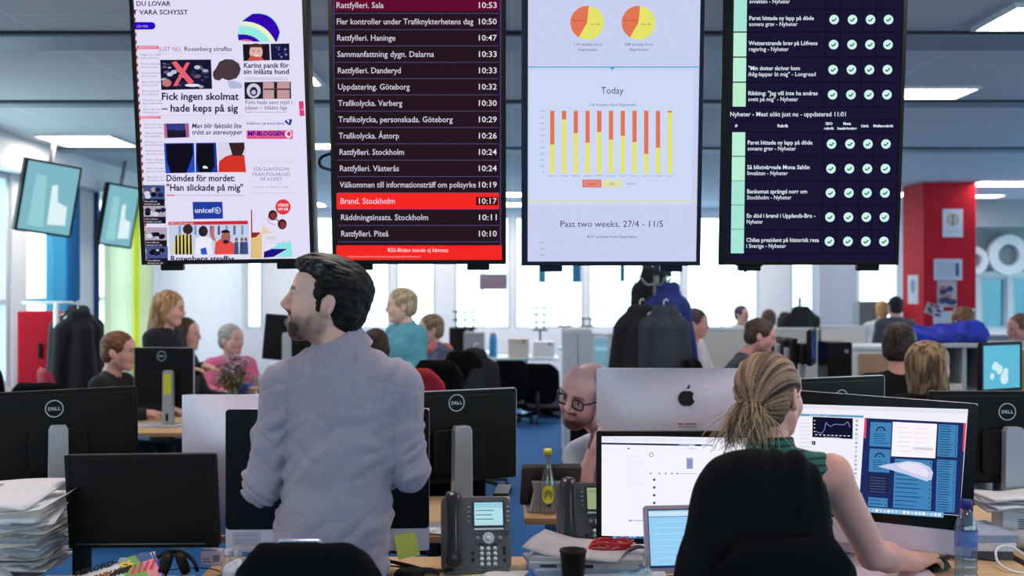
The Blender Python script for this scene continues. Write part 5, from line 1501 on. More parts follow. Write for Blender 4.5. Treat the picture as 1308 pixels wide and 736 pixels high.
def office_chair(P, yaw, label, seat_z=.48, back_z=.55, bw=.46, bh=.5, arms=False, group=None, fab=None, name='office_chair'):
    """yaw 0: sitter faces the camera (back is at local +Y)"""
    t = empty(name, (P[0], P[1], 0), (0, 0, R(yaw)), label, 'chair', group)
    o = back_panel(bw, bh, .1, curve=-.05, th=.06).build('backrest', fab or chairm, t); o.location = (0, .25, back_z); o.rotation_euler = (R(-8), 0, 0)
    s = back_panel(.48, .46, .1, 0, .07).build('seat', fab or chairm, t); s.rotation_euler = (R(-90), 0, 0); s.location = (0, -.23, seat_z)
    MB().tube(spline([(0, .08, seat_z - .06), (0, .28, seat_z - .04), (0, .31, seat_z + .1), (0, .285, back_z + .15)]), .022, 8).build('back_support', chairp, t)
    MB().tube([(0, 0, .10), (0, 0, .30)], .028, 12).tube([(0, 0, .28), (0, 0, seat_z - .03)], .017, 12).build('gas_post', chairp, t)
    for i in range(5):
        a = 2 * math.pi * i / 5 + .3; x, y = math.cos(a), math.sin(a)
        l = MB().tube([(0, 0, .11), (x * .15, y * .15, .10), (x * .29, y * .29, .075)], [.028, .022, .016], 8).build('leg', chairp, t)
        MB().at(Matrix.Translation((x * .29, y * .29, .028)) @ Matrix.Rotation(a, 4, 'Z') @ Matrix.Rotation(R(90), 4, 'X')).lathe([(0, -.018), (.024, -.018), (.028, -.012), (.028, .012), (.024, .018), (0, .018)], n=14).tube([(0, .02, 0), (0, .045, 0)], .006, 6).build('caster', chairp, l)
    if arms:
        for s in (-1, 1):
            MB().tube(spline([(s * .20, 0, seat_z - .03), (s * .28, 0, seat_z), (s * .29, .0, seat_z + .12), (s * .285, -.02, seat_z + .20)]), .016, 8).box((s * .285, -.03, seat_z + .215), (.07, .25, .03)).build('armrest', chairp, t, bevel=.008)
    return t
t = office_chair((W(393, 700, 2.60).x, 2.86), 180, 'black office chair with chrome top handle in front of the standing man', seat_z=.50, back_z=.61, bw=.345, bh=.440, arms=False)
t.children[0].location.y = .22
MB().rrect(0, 0, .10, .022, .008, -.012, .008).build('top_handle', chrome, t, bevel=.003).matrix_local = Matrix.Translation((.015, .272, 1.037)) @ Matrix.Rotation(R(-8), 4, 'X')
lg = MB()
for i in range(3): lg.box(((i - 1) * .007, 0, .0), (.005, .002, .008 + .006 * (i == 1)))
lg.build('emblem', logom, t).matrix_local = Matrix.Translation((-.0, .305, 1.010)) @ Matrix.Rotation(R(-8), 4, 'X')

# --- blonde woman, back to us, right arm to the mouse
DW = 3.15
def ww(px, py, d=DW): return W(px, py, d)
WHd = Head(ww(985, 505, 3.17), 140, -4, 3, .98, fem=True, nose=.9)
nkw = ww(985, 583, 3.13); hpw = Vector((ww(972, 700).x, 3.05, .62))
lshw, rshw = ww(924, 612, 3.12), ww(1062, 606, 3.14)
lelw, lwrw = Vector((lshw.x - .01, 3.26, .86)), Vector((.70, 3.44, .775))
relw, rwrw = ww(1115, 708, 3.27), ww(1166, 719, 3.47)
greenm = mat('green_striped_top', (26, 92, 76), rough=.8, scale=60, var=.1)
def stripes(m):
    nt = m.node_tree; b = nt.nodes['Principled BSDF']; tc = nt.nodes.new('ShaderNodeTexCoord'); wv = nt.nodes.new('ShaderNodeTexWave'); wv.bands_direction = 'Z'
    wv.inputs['Scale'].default_value = 17; wv.inputs['Distortion'].default_value = 1.2; wv.inputs['Detail'].default_value = 1; wv.inputs['Detail Scale'].default_value = .4
    r = nt.nodes.new('ShaderNodeMapRange'); r.inputs[1].default_value = .72; r.inputs[2].default_value = .85
    mx = nt.nodes.new('ShaderNodeMix'); mx.data_type = 'RGBA'; mx.inputs[6].default_value = lin((34, 104, 86)); mx.inputs[7].default_value = lin((14, 40, 36))
    nt.links.new(tc.outputs['Object'], wv.inputs['Vector']); nt.links.new(wv.outputs['Fac'], r.inputs[0]); nt.links.new(r.outputs[0], mx.inputs[0]); nt.links.new(mx.outputs[2], b.inputs['Base Color'])
stripes(greenm)
t, base = person('blonde woman with a low ponytail in a green striped top, hand on the mouse', WHd, nkw, hpw, (lshw, rshw), .175, 180,
    ((lelw, lwrw, (.7, .7, -.05), (0, 0, 1), .35, 1), (relw, rwrw, (.78, .58, .02), (-.1, -.1, 1), .85, -1)), sleeve='none', legs='sit', skin=(240, 172, 156), hair=None, top=(greenm, 'blouse'), trousers=jeansm,
    vox=.0045, cvox=.006, puff=.009, depth=.098, collar=.045, wr=.004, arm_r=1.08)
# her hair: combed back into a low messy tail
h = WHd
S = Solid(h.P - Vector((.2, .24, .26)), h.P + Vector((.2, .2, .2)), .004)
h.ell(S, (0, .022, .034), (.086, .106, .090), .01); h.ell(S, (0, .055, -.030), (.072, .066, .070), .03)
h.ell(S, (0, -.110, -.010), (.066, .084, .084), .010, 'sub'); h.ell(S, (0, -.070, -.10), (.15, .085, .082), .01, 'sub')
for q in (-1, 1): h.ell(S, (q * .088, .006, -.016), (.024, .028, .038), .006, 'sub')
S.cut(h.L(0, .05, -.090), h.D(0, .3, -1), .01)
def rad(x, y, z):
    l = h.local(np.stack([x, y, z], 1)); a = np.arctan2(l[:, 0], l[:, 2] + .05 + 0 * l[:, 0]); rr_ = np.sqrt(l[:, 0] ** 2 + (l[:, 2] + .05) ** 2)
    return .007 * (vnoise(a * 16 + 40, rr_ * 10, l[:, 1] * 9) - .5) * 2 + .003 * (vnoise(a * 44 + 40, rr_ * 14, l[:, 1] * 14) - .5) * 2
S.warp(rad)
def bl(v):
    l = h.local(v); a = np.arctan2(l[:, 0], l[:, 2] + .05); rr_ = np.sqrt(l[:, 0] ** 2 + (l[:, 2] + .05) ** 2)
    n = vnoise(a * 22 + 40, rr_ * 7, l[:, 1] * 7) * .55 + vnoise(a * 60 + 40, rr_ * 9, l[:, 1] * 9) * .45
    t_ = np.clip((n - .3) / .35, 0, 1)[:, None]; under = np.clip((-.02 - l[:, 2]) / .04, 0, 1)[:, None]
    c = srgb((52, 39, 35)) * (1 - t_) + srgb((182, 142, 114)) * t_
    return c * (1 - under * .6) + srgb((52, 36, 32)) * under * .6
def wchild(S_, name, m, colour=None):
    o = S_.build(name, m, t, colour); o.matrix_parent_inverse = Matrix.Translation(-base); return o
wchild(S, 'hair', hairm, bl)
# tail: a tuft of many tapering locks from the tie
tie = h.L(.012, .112, -.042)
rnd = random.Random(5)
blm = [mat('blonde_lock_%d' % i, c_, rough=.45, var=.1) for i, c_ in enumerate(((186, 146, 112), (212, 176, 142), (136, 100, 78), (88, 62, 50)))]
lock = MB()
right, downv, outv = Vector((1, 0, 0)), Vector((0, 0, -1)), Vector((0, -1, 0))
for i in range(420):
    a = rnd.gauss(-.35, .6); L = .050 + .045 * rnd.random(); o_ = .050 + .035 * rnd.random()
    p0 = tie + Vector((rnd.gauss(0, .012), rnd.gauss(0, .006), rnd.gauss(0, .010)))
    p1 = p0 + Vector((math.sin(a) * .045, -o_ * .8, .016 + .02 * rnd.random() - .015 * abs(a)))
    p2 = p1 + Vector((math.sin(a) * .022 + rnd.gauss(0, .012), rnd.gauss(0, .016), -L * .7))
    p3 = p2 + Vector((rnd.gauss(0, .020) - .3 * math.sin(a) * .03, .014 + rnd.gauss(0, .018), -L * (.2 + .5 * rnd.random())))
    r0 = .0009 + .0013 * rnd.random()
    P_ = bez(p0, p1, p2, p3, 9); lock.tube([q - base for q in P_], [r0 * (1.0 - .7 * k / 9) + .0002 for k in range(10)], 5, mi=rnd.choice((0, 0, 1, 1, 2, 3)))
for i in range(26):
    a = rnd.gauss(-.5, .9); p0 = tie + Vector((rnd.gauss(0, .012), 0, rnd.gauss(0, .01)))
    p3 = p0 + Vector((math.sin(a) * (.09 + .05 * rnd.random()), -.03 + rnd.gauss(0, .02), math.cos(a) * .02 - .10 * rnd.random() - .02)); p1 = p0.lerp(p3, .3) + Vector((0, -.03, .03)); p2 = p0.lerp(p3, .7) + Vector((0, -.02, .02))
    lock.tube([q - base for q in bez(p0, p1, p2, p3, 9)], .0006, 4, mi=rnd.choice((0, 1)))
tag(lock.build('loose_locks', blm, t), kind='stuff')
MB().at(Matrix.Translation(tie - base)).lathe([(.016, -.008), (.022, -.004), (.022, .004), (.016, .008)], n=16).build('hair_tie', blackp, t)
# mouse under her hand
mp = rwrw + Vector((.105, .085, 0)); mp.z = DZ
t = empty('computer_mouse', mp, (0, 0, R(-48)), 'black computer mouse under the hand of the blonde woman', 'mouse')
MB().grid(lambda u, v: ((u - .5) * .058 * (1 - .25 * abs(2 * v - 1) ** 2), (v - .5) * .105, .0 + .034 * (1 - abs(2 * u - 1) ** 2.5) ** .5 * (1 - abs(2 * v - 1) ** 2.5) ** .5), 14, 14).build('shell', blackp, t)
MB().box((0, .03, .032), (.006, .018, .006)).build('scroll_wheel', chairp, t, bevel=.002)
# her chair with a black cardigan over the back
t = office_chair((hpw.x - .04, 2.98), 180, 'black office chair of the blonde woman', seat_z=.48, back_z=.54, bw=.36, bh=.50, arms=False)
t.children[0].location.y = .05; 
ck = mat('black_cardigan', (13, 12, 15), rough=.95, scale=90, var=.25, bump=.3, spec=.2)
S = Solid((.30, 2.58, .40), (1.10, 3.06, 1.26), .0095)
cy = 2.79
pw = lambda px, py, y=cy: W(px, py, y)
S.cone(pw(930, 611), pw(1014, 611), .060, .060, .03, flat=((0, 1, 0), .95))
S.cone(pw(968, 655), pw(978, 800), .150, .205, .05, flat=((0, 1, 0), 2.3)); S.cone(pw(922, 660), pw(900, 830), .080, .10, .05, flat=((0, 1, 0), 1.5)); S.cone(pw(1018, 655), pw(1044, 820), .075, .10, .05, flat=((0, 1, 0), 1.5))
S.cone(pw(914, 632, cy - .01), pw(884, 840, cy - .03), .050, .07, .03); S.cone(pw(1030, 640, cy - .02), pw(1058, 840, cy - .04), .040, .055, .03)
def cwarp(x, y, z): 
    d = np.abs(vnoise(x * 20 + 7, y * 8, z * 4 + x * 3) - .5) * 2; n = np.abs(vnoise(x * 10, y * 10, z * 12 + 5) - .5) * 2
    return .016 * (.45 - d) + .008 * (.45 - n)
S.warp(cwarp)
cd = S.build('cardigan', ck); tag(cd, 'black cardigan draped over the back of the blonde woman\'s chair', 'cardigan')
cd.location.y += .0

# --- bald man with glasses, leaning on his hand behind the silver computer
DB = 4.66
bw_ = lambda px, py, d=DB: W(px, py, d)
BH = Head(bw_(748, 504), -40, -11, 17, 1.12, nose=1.0, jaw=1.08)
nkb = bw_(782, 560, 4.78); hpb = Vector((nkb.x + .06, 5.32, .56))
lshb, rshb = bw_(741, 584, 4.80), bw_(850, 584, 4.84)
bshirt = mat('pale_blue_shirt', (226, 232, 246), rough=.8, scale=130, var=.06, bump=.1)
t, base = person('bald bearded man with black glasses leaning his cheek on his hand', BH, nkb, hpb, (lshb, rshb), .20, -8,
    ((bw_(742, 636, 4.62), bw_(763, 562, 4.56), (.28, .12, 1), (-.2, -.9, .2), .9, 1), (bw_(850, 640, 4.7), bw_(800, 640, 4.6), (-1, -.2, .0), (0, 0, 1), .5, 1)), sleeve='short', legs='sit', skin=(242, 188, 188), hair=None,
    top=(bshirt, 'shirt'), vox=.0042, cvox=.007, puff=.018, beard=(92, 58, 56), beard_amt=.85, brow=(120, 80, 76), lip=(190, 118, 116), collar=.035, wr=.004, hand_curl=.9, dome=True)
def bchild(o): o.parent = t; o.matrix_parent_inverse = Matrix.Translation(-base); return o
g = MB(); k_ = BH
for q in (-1, 1):
    ring = [(q * .034 + .0245 * math.copysign(abs(math.cos(a)) ** .7, math.cos(a)), -.096, .0 + .0185 * math.copysign(abs(math.sin(a)) ** .75, math.sin(a)) - .002) for a in [2 * math.pi * i / 28 for i in range(28)]]
    g.tube([k_.L(*p) for p in ring], .0036, 6, closed=True)
    g.tube([k_.L(q * .058, -.095, .008), k_.L(q * .073, -.075, .010), k_.L(q * .081, .0, .012), k_.L(q * .083, .02, .004), k_.L(q * .081, .035, -.012)], .0034, 6)
g.tube([k_.L(-.011, -.097, .003), k_.L(0, -.101, .006), k_.L(.011, -.097, .003)], .003, 6)
gl = g.build('spectacles', glassesm); tag(gl, 'black rectangular glasses on the bald man', 'glasses')
gl2 = MB()
for q in (-1, 1): gl2.add([k_.L(q * .034 + .023 * math.copysign(abs(math.cos(a)) ** .7, math.cos(a)), -.0965, .0175 * math.copysign(abs(math.sin(a)) ** .75, math.sin(a)) - .002) for a in [2 * math.pi * i / 24 for i in range(24)]], [tuple(range(24))])
gl2.build('lenses', glass('lens', (232, 240, 250), refl=.06), gl)
office_chair((hpb.x, hpb.y + .05), -8, 'black office chair of the bald man with armrests', arms=True, seat_z=.46, back_z=.55)
office_chair((-.33, 5.25), 176, 'black office chair with armrests behind the monitor right of the standing man', arms=True, seat_z=.46, back_z=.52, bh=.48)
# ------------------------------------------------------------------ papers and small things on the near desks
paperm = mat('white_paper', (226, 224, 230), rough=.75, var=.03, scale=8)
paperg = mat('grey_newsprint', (176, 172, 178), rough=.8, var=.10, scale=14)
papers = [paperm, paperg, mat('cream_paper', (214, 204, 196), rough=.8, var=.05), mat('bluish_paper', (150, 160, 186), rough=.8, var=.08), mat('dark_cover', (74, 72, 86), rough=.6, var=.1)]
rnd = random.Random(11)
def loose(name, P, w, d, yaw, label, m, cat='paper', th=.004, group=None, sag=.004, seed=0):
    """a few sheets lying together, edges slightly uneven"""
    mb = MB().grid(lambda u, v: ((u - .5) * w, (v - .5) * d, sag * math.sin(u * 5 + seed) * math.sin(v * 4 + seed) + sag), 10, 8)
    o = mb.build(name, m, None, solid=th); o.location = P; o.rotation_euler = (0, 0, R(yaw)); return tag(o, label, cat, group)
# tall pile, left: each folded paper is its own thing
z = DZ; px0 = W(20, 660, 3.60).x
for i in range(22):
    th = .008 + .005 * rnd.random(); w = .31 + .03 * rnd.random(); d = .24
    m = rnd.choice([0, 1, 1, 2, 2, 0, 3, 4] if i < 17 else [0, 0, 2])
    b = MB(); dx, dy = rnd.gauss(0, .010), rnd.gauss(0, .008)
    b.rrect(0, 0, w, th, th * .45, -d / 2, d / 2)
    o = b.build('newspaper', papers[m], None); o.location = (px0 - .035 + dx, 3.58 + dy, z + th / 2); o.rotation_euler = (0, 0, R(rnd.gauss(0, 4)))
    tag(o, 'folded paper in the tall pile at the left edge', 'newspaper', 'papers in the tall left pile'); z += th
t = empty('newspaper', (px0 - .03, 3.56, z), (R(7), 0, R(-6)), 'topmost white newspaper of the left pile with a navy heading', 'newspaper')
MB().grid(lambda u, v: ((u - .5) * .30 + .02 * v * u, (v - .5) * .26, .012 * math.sin(u * 3) + .006 + .022 * u * u * v), 12, 8).build('sheet', paperm, t, solid=.006)
c = Canvas(lambda a, b: (a, b), maker=paint); c.T = Matrix.Translation((0, 0, .022)) @ Matrix.Rotation(R(-90), 4, 'X')
c.rect(-.14, .055, .02, .085, (28, 36, 88)); [c.rect(-.13 + q * .02, .066, -.116 + q * .02, .076, (226, 226, 236)) for q in range(6)]
for q in range(5): c.rect(-.14, .03 - q * .02, .0, .034 - q * .02, (150, 146, 160))
finish(c, 'print', t); z += .035
for k, (dx, ang, lbl) in enumerate(((.060, -10, 'creased white sheet sticking out right of the left paper pile, upper'), (.055, 7, 'creased white sheet sticking out right of the left paper pile, lower'))):
    o = MB().grid(lambda u, v: ((u - .5) * .24, (v - .5) * .2, .02 * math.sin(u * 7 + k) * v + .012 * u), 12, 8).build('paper_sheet', paperm, None, solid=.002)
    o.location = (px0 + dx, 3.53, z - .055 - .05 * k); o.rotation_euler = (R(5), R(-6), R(ang)); tag(o, lbl, 'paper')
# clear sleeves at the right of the pile
slv = glass('clear_plastic', (226, 232, 236), refl=.18, dens=.25)
for k in range(5):
    o = MB().grid(lambda u, v: ((u - .5) * .12, (v - .5) * .2, .004 * math.sin(u * 6 + k * 2) + .003 * math.cos(v * 9 + k)), 10, 8).build('plastic_sleeve', slv, None, solid=.0015)
    o.location = (px0 + .098, 3.51, DZ + .03 + k * .032); o.rotation_euler = (0, R(4 - 2 * k), R(rnd.gauss(0, 8))); tag(o, 'clear plastic sleeve squeezed into the right side of the left pile', 'plastic sleeve', 'plastic sleeves in the left pile')
# white mouse with its lead
P = Vector((W(24, 716, 3.62).x, 3.44, DZ))
t = empty('computer_mouse', P, (0, 0, R(70)), 'white computer mouse on the left desk in front of the paper pile', 'mouse')
MB().grid(lambda u, v: ((u - .5) * .062, (v - .5) * .115, .034 * (1 - abs(2 * u - 1) ** 2.5) ** .5 * (1 - abs(2 * v - 1) ** 2.5) ** .5), 14, 14).build('shell', mat('white_plastic', (226, 226, 230), rough=.35), t)
MB().tube(spline([(0, .055, .006), (.03, .10, .004), (.10, .10, .004), (.16, .02, .004), (.20, -.12, .004)]), .0022, 6).build('lead', mat('pale_lead', (214, 186, 170), rough=.5), t)
# coloured newspaper lying propped on a rolled one
A_, B_, C_ = W(198, 703, 3.50), W(88, 738, 3.45), W(217, 741, 3.36)
ux_ = (A_ - B_).normalized(); uz_ = (A_ - C_); uz_ = (uz_ - ux_ * uz_.dot(ux_)).normalized(); uy_ = uz_.cross(ux_)
M = Matrix((ux_, uy_, uz_)).transposed().to_4x4(); M.translation = A_ + Vector((0, 0, -.002))
t = empty('newspaper', (0, 0, 0), (0, 0, 0), 'coloured newspaper front page with black headline letters, lower left', 'newspaper'); t.matrix_world = M
MB().grid(lambda u, v: (-.275 * u, .003, -.19 * v), 8, 8).build('sheet', paperm, t, solid=.005)
o = MB().at(Matrix.Rotation(R(90), 4, 'Y')).lathe([(.010, -.05), (.024, -.05), (.025, .05), (.010, .05)], n=20).build('rolled_newspaper', paperg); o.location = A_ + Vector((-.055, -.006, -.045)); o.location.z = DZ + .0255; tag(o, 'rolled newspaper lying under the coloured front page', 'newspaper')
c = Canvas(on_plane(M), maker=paint, step=.00004); c.T = Matrix.Identity(4)
def skew(x, y, body, size, col, bold, width, ang=-17):
    v, f, w = text2d(body, bold); k_ = width / w; ca, sa = math.cos(R(ang)), math.sin(R(ang))
    c.raw([(x + p[0] * k_ * ca + p[1] * size * sa * -.2 - 0, y + p[0] * k_ * sa - p[1] * size) for p in v], f, col)
c.poly([(150, 716), (183, 706), (196, 736), (160, 738)], (120, 176, 92)); c.poly([(172, 709), (190, 705), (198, 716), (182, 722)], (70, 96, 150)); c.poly([(182, 718), (200, 712), (208, 738), (190, 738)], (226, 150, 160))
c.poly([(193, 706.5), (195.5, 705.8), (212, 738), (209, 738)], (40, 66, 160))
skew(96, 737, 'REKORD-', 9, (40, 24, 20), .05, 56); skew(112, 744, 'SOMMAR', 9, (150, 90, 40), .05, 48); [c.poly([(166 + q * 8, 734 - q * 2), (172 + q * 8, 721 - q * 2), (175 + q * 8, 721 - q * 2), (171 + q * 8, 734 - q * 2)], (226, 60, 96)) for q in range(4)]
c.poly([(152, 722), (157, 716), (161, 719), (167, 714), (166, 719), (172, 720), (166, 723), (168, 728), (161, 725), (157, 729), (157, 724)], (240, 210, 60)); c.rect(157, 720.5, 164, 722, (60, 40, 30))
for q in range(5): c.poly([(138 + q * 5, 736 - q * 1.4), (150 + q * 4, 727 - q * 1.4), (153 + q * 4, 728 - q * 1.4), (142 + q * 5, 738 - q * 1.4)], (24, 22, 28))
finish(c, 'print', t)
# headphones behind the newspaper
P = W(222, 712, 3.44); P.z = DZ
t = empty('headphones', (P.x, 3.44, DZ), (0, 0, R(20)), 'black headphones lying right of the coloured newspaper', 'headphones')
for q in (-1, 1):
    cu = MB().at(Matrix.Translation((q * .025, 0, .045)) @ Matrix.Rotation(R(70 * q), 4, 'Y')).lathe([(0, -.015), (.034, -.014), (.038, 0), (.034, .014), (.020, .016), (0, .010)], n=22).build('ear_cup', blackp, t)
MB().tube([(.07 * math.cos(a) , .07 * math.sin(a) + .02, .012 + .05 * math.sin(a)) for a in [math.pi * i / 14 for i in range(15)]], .006, 8).build('headband', blackp, t)
MB().tube(spline([(.02, -.02, .01), (.08, -.05, .004), (.14, -.02, .004), (.12, .06, .004), (.04, .1, .004), (-.06, .08, .004)]), .0018, 6).build('lead', cabm, t)
def small_box(P, w, d, h, yaw, m, label, name='cardboard_box', cat='box'):
    t = empty(name, P, (0, 0, R(yaw)), label, cat)
    MB().box((0, 0, h / 2), (w, d, h)).build('carton', m, t, bevel=.002); return t
t = small_box(W(254, 705, 3.6) * 1.0, .065, .05, .045, 4, mat('lilac_card', (196, 186, 206), rough=.7), 'small pale box with a bar label behind the headphones'); t.location.z = DZ; t.location.y = 3.62; t.location.x = -.955
c = Canvas(lambda a, b: (a, b), maker=paint); c.T = Matrix.Translation((0, -.0252, 0))
for q in range(9): c.rect(.006 + q * .0022, .012, .0072 + q * .0022, .034, (50, 46, 60))
c.rect(-.026, .012, -.002, .015, (90, 80, 110)); c.rect(-.026, .020, -.006, .023, (90, 80, 110)); finish(c, 'label_print', t)
# small clear bottles and crumpled tissue, left of the chair
clearp = glass('clear_bottle', (236, 240, 244), refl=.14, dens=.10)
for k, (x, y, hh, lb) in enumerate(((292, 3.42, .075, 'small clear plastic bottle with white cap, left of the front chair'), (304, 3.48, .055, 'shorter clear plastic bottle behind the white-capped one'))):
    P = W(x, 720, y); t = empty('plastic_bottle', (P.x, y, DZ), label=lb, cat='bottle')
    MB().lathe([(0, 0), (.021, 0), (.023, .006), (.023, hh * .7), (.010, hh * .86), (.010, hh)], n=20).build('body', clearp, t); MB().lathe([(0, hh), (.0125, hh), (.0125, hh + .018), (0, hh + .018)], n=16).build('cap', paperm, t)
S = Solid((-.07, -.07, -.005), (.07, .07, .09), .004)
S.ell((0, 0, .03), (.045, .04, .035)); S.warp(lambda x, y, z: .018 * (np.abs(vnoise(x * 45, y * 45, z * 45) - .5) * 2 - .35)); S.cut((0, 0, 0), (0, 0, -1), .003)
o = S.build('paper_tissue', paperm); o.location = (W(306, 725, 3.4).x + .0, 3.40, DZ); tag(o, 'crumpled white tissue beside the front chair back', 'tissue')
# cables on the desk left of the phone, with a coiled handset cord
mb = MB()
for k in range(5):
    mb.tube(spline([(-.15 + rnd.gauss(0, .01), .02 * k - .03, .004), (-.08, .035 * math.sin(k) + .01, .02 + .006 * k), (0, .03 - .02 * k, .010 + .008 * k), (.08, .02 * math.cos(k), .008), (.10, -.03, .004)]), .0028, 6)
o = mb.build('cable_bundle', cabm); o.location = (W(520, 720, 3.5).x, 3.50, DZ); tag(o, 'tangle of black cables on the desk left of the grey phone', 'cable')
pts = []
for i in range(230):
    u = i / 229; c0 = bez((-.20, -.03, .012), (-.05, -.10, .012), (.02, .0, .012), (.085, -.03, .025), 1)
    p = Vector((-.20, -.03, .012)) * (1 - u) ** 3 + Vector((-.08, -.08, .012)) * 3 * u * (1 - u) ** 2 + Vector((.0, .02, .012)) * 3 * u * u * (1 - u) + Vector((.075, -.005, .02)) * u ** 3
    a = i * .95; pts.append(p + Vector((0, math.cos(a) * .006, math.sin(a) * .006)))
o = MB().tube(pts, .0016, 5).build('handset_cord', cabm); o.location = (W(548, 722, 3.47).x, 3.47, DZ); tag(o, 'coiled black cord running from the grey phone over the desk', 'cord')
S = Solid((-.06, -.06, -.005), (.06, .06, .06), .004); S.ell((0, 0, .018), (.035, .022, .018)); S.cone((-.03, 0, .015), (.035, .01, .02), .016, .012)
S.cut((0, 0, 0), (0, 0, -1), .003); o = S.build('headset_plug', blackp); o.location = (W(523, 733, 3.42).x, 3.42, DZ); tag(o, 'black plug lying among the cables at the bottom edge', 'plug')
loose('note_sheet', (W(615, 732, 3.45).x, 3.44, DZ + .001), .13, .09, 8, 'pale yellow note sheet in front of the grey phone', mat('pale_yellow', (232, 236, 160), rough=.7), sag=.001, th=.001)
o = loose('spiral_note', (W(645, 730, 3.44).x, 3.46, DZ + .004), .12, .10, -24, 'white spiral-bound sheet in front of the grey phone', paperm, sag=.004, th=.0015)
# black cup in front of the news pile
P = W(733, 736, 3.32); t = empty('paper_cup', (P.x, 3.36, DZ), label='black takeaway cup standing in front of the newspapers', cat='cup')
MB().lathe([(0, 0), (.030, 0), (.031, .004), (.0385, .098), (.041, .100), (.041, .106), (.036, .104), (.028, .008), (0, .008)], n=32).build('wall', mat('cup_black', (16, 14, 16), rough=.55, spec=.3), t)
# newspapers and notebook between the desks
x0 = W(745, 700, 3.5).x
nz = DZ
for k, (w, d, th, ang, dx, dy, m, lb) in enumerate(((.36, .26, .012, 4, .06, 0, 0, 'white spiral notebook at the bottom of the middle newspaper pile'), (.30, .22, .010, -5, .10, -.01, 0, 'white printed sheets on the middle spiral notebook'), (.34, .24, .016, 9, .0, .02, 3, 'folded blue-grey newspaper in the middle pile'), (.33, .22, .016, -3, .0, .01, 1, 'folded grey newspaper in the middle pile with a red picture'), (.34, .22, .012, -8, .02, .02, 1, 'folded grey newspaper on top of the middle pile'))):
    o = MB().rrect(0, 0, w, th, th * .48, -d / 2, d / 2).build('newspaper' if k > 1 else 'notebook', papers[m], None); o.location = (x0 + dx, 3.50 + dy, nz + th / 2); o.rotation_euler = (0, 0, R(ang)); nz += th
    tag(o, lb, 'newspaper' if k > 1 else 'notebook')
    if k == 3:
        c = Canvas(lambda a, b: (a, b), maker=paint); c.T = Matrix.Translation((0, -d / 2 - .0004, 0)); c.rect(-.06, -.006, -.01, .006, (206, 60, 70)); c.rect(-.005, -.006, .03, .005, (40, 36, 44)); c.rect(-.13, -.005, -.08, .004, (60, 56, 64)); finish(c, 'print', o)
    if k == 0:
        mb = MB()
        for q in range(30): mb.tube([(-.17 + q * .0117 + .004 * math.cos(a), -d / 2 + .004 * math.sin(a) - .002, .0 + .009 * math.sin(a)) for a in [2 * math.pi * j / 10 for j in range(10)]], .0009, 4, closed=True)
        mb.build('spiral', steel, o)
o = MB().grid(lambda u, v: ((u - .5) * .30, (v - .5) * .22, .004 + .05 * max(0, .35 - u) ** 1.2 * 1.6 + .004 * math.sin(v * 5)), 14, 8).build('newspaper', paperg, None, solid=.004)
o.location = (x0 - .01, 3.52, nz + .003); o.rotation_euler = (R(4), 0, R(-20)); tag(o, 'open newspaper with a curled corner lying on the middle pile', 'newspaper')
redc = mat('red_cable', (200, 30, 48), rough=.4)
mb = MB()
for k in range(9):
    a0 = rnd.random() * 6; pts = []
    for j in range(14): a = a0 + 2 * math.pi * j / 14; pts.append((.058 * math.cos(a) * (1 + .2 * math.sin(k)), .028 * math.sin(a), .010 + .014 * rnd.random() + .012 * math.sin(a + k)))
    mb.tube(spline(pts + [pts[0]], 3), .0026, 6)
mb.tube(spline([(.05, 0, .01), (.09, .02, .01), (.12, -.01, .006), (.10, -.04, .004)]), .0026, 6)
o = mb.build('network_cable', redc); o.location = (x0 + .085, 3.50, nz + .004); tag(o, 'coiled red cable on top of the middle newspaper pile', 'cable')
mb = MB()
for k in range(4): mb.tube(spline([(0, 0, .006), (.03, .02 * math.sin(k * 2), .02), (.07, .01 * k - .02, .012), (.10, -.02, .004)]), .0022, 6)
o = mb.build('earphone_cable', cabm); o.location = (x0 + .14, 3.48, nz); tag(o, 'dark thin cable bundle right of the red coil', 'cable')
S = Solid((-.08, -.07, -.005), (.08, .07, .06), .004); S.ell((0, 0, .018), (.05, .035, .02)); S.warp(lambda x, y, z: .016 * (np.abs(vnoise(x * 55, y * 55, z * 55) - .5) * 2 - .3)); S.cut((0, 0, 0), (0, 0, -1), .003)
o = S.build('plastic_wrapper', mat('blue_wrapper', (150, 200, 224), rough=.3, c2=(214, 232, 240), scale=30)); o.location = (W(812, 730, 3.42).x, 3.42, DZ); tag(o, 'crumpled pale blue wrapper left of the laptop', 'wrapper')
loose('paper_sheet', (W(790, 715, 3.44).x, 3.42, DZ + .002), .20, .15, -28, 'loose white sheet between the black cup and the laptop', paperm, sag=.006)
# glass bottle with a yellow cap
P = W(700, 660, 4.40)
t = empty('glass_bottle', (P.x, 4.42, DZ), label='clear glass bottle with yellow cap and round yellow label', cat='bottle')
MB().lathe([(0, 0), (.028, 0), (.031, .006), (.031, .085), (.029, .120), (.020, .165), (.0135, .195), (.0125, .225), (.0145, .228), (.0145, .234), (.012, .236)], n=28).build('body', glass('bottle_glass', (222, 224, 216), refl=.14, dens=.08), t)
MB().lathe([(0, .232), (.0165, .232), (.0165, .250), (.013, .254), (0, .254)], n=20).build('cap', mat('yellow_cap', (228, 218, 50), rough=.4), t)
c = Canvas(lambda a, b: (a, b), maker=paint, step=.0006)
c.v = []; 
lb = MB()
vs = [(0 + .0318 * math.sin(0), -.0318, .085)]; 
for i in range(28): a = 2 * math.pi * i / 28; u = .026 * math.cos(a) / .0318; vs.append((.0318 * math.sin(u), -.0318 * math.cos(u), .080 + .036 * math.sin(a)))
lb.add(vs, [(0, 1 + i, 1 + (i + 1) % 28) for i in range(28)]); lo = lb.build('label', mat('yellow_label', (232, 224, 44), rough=.6), t)
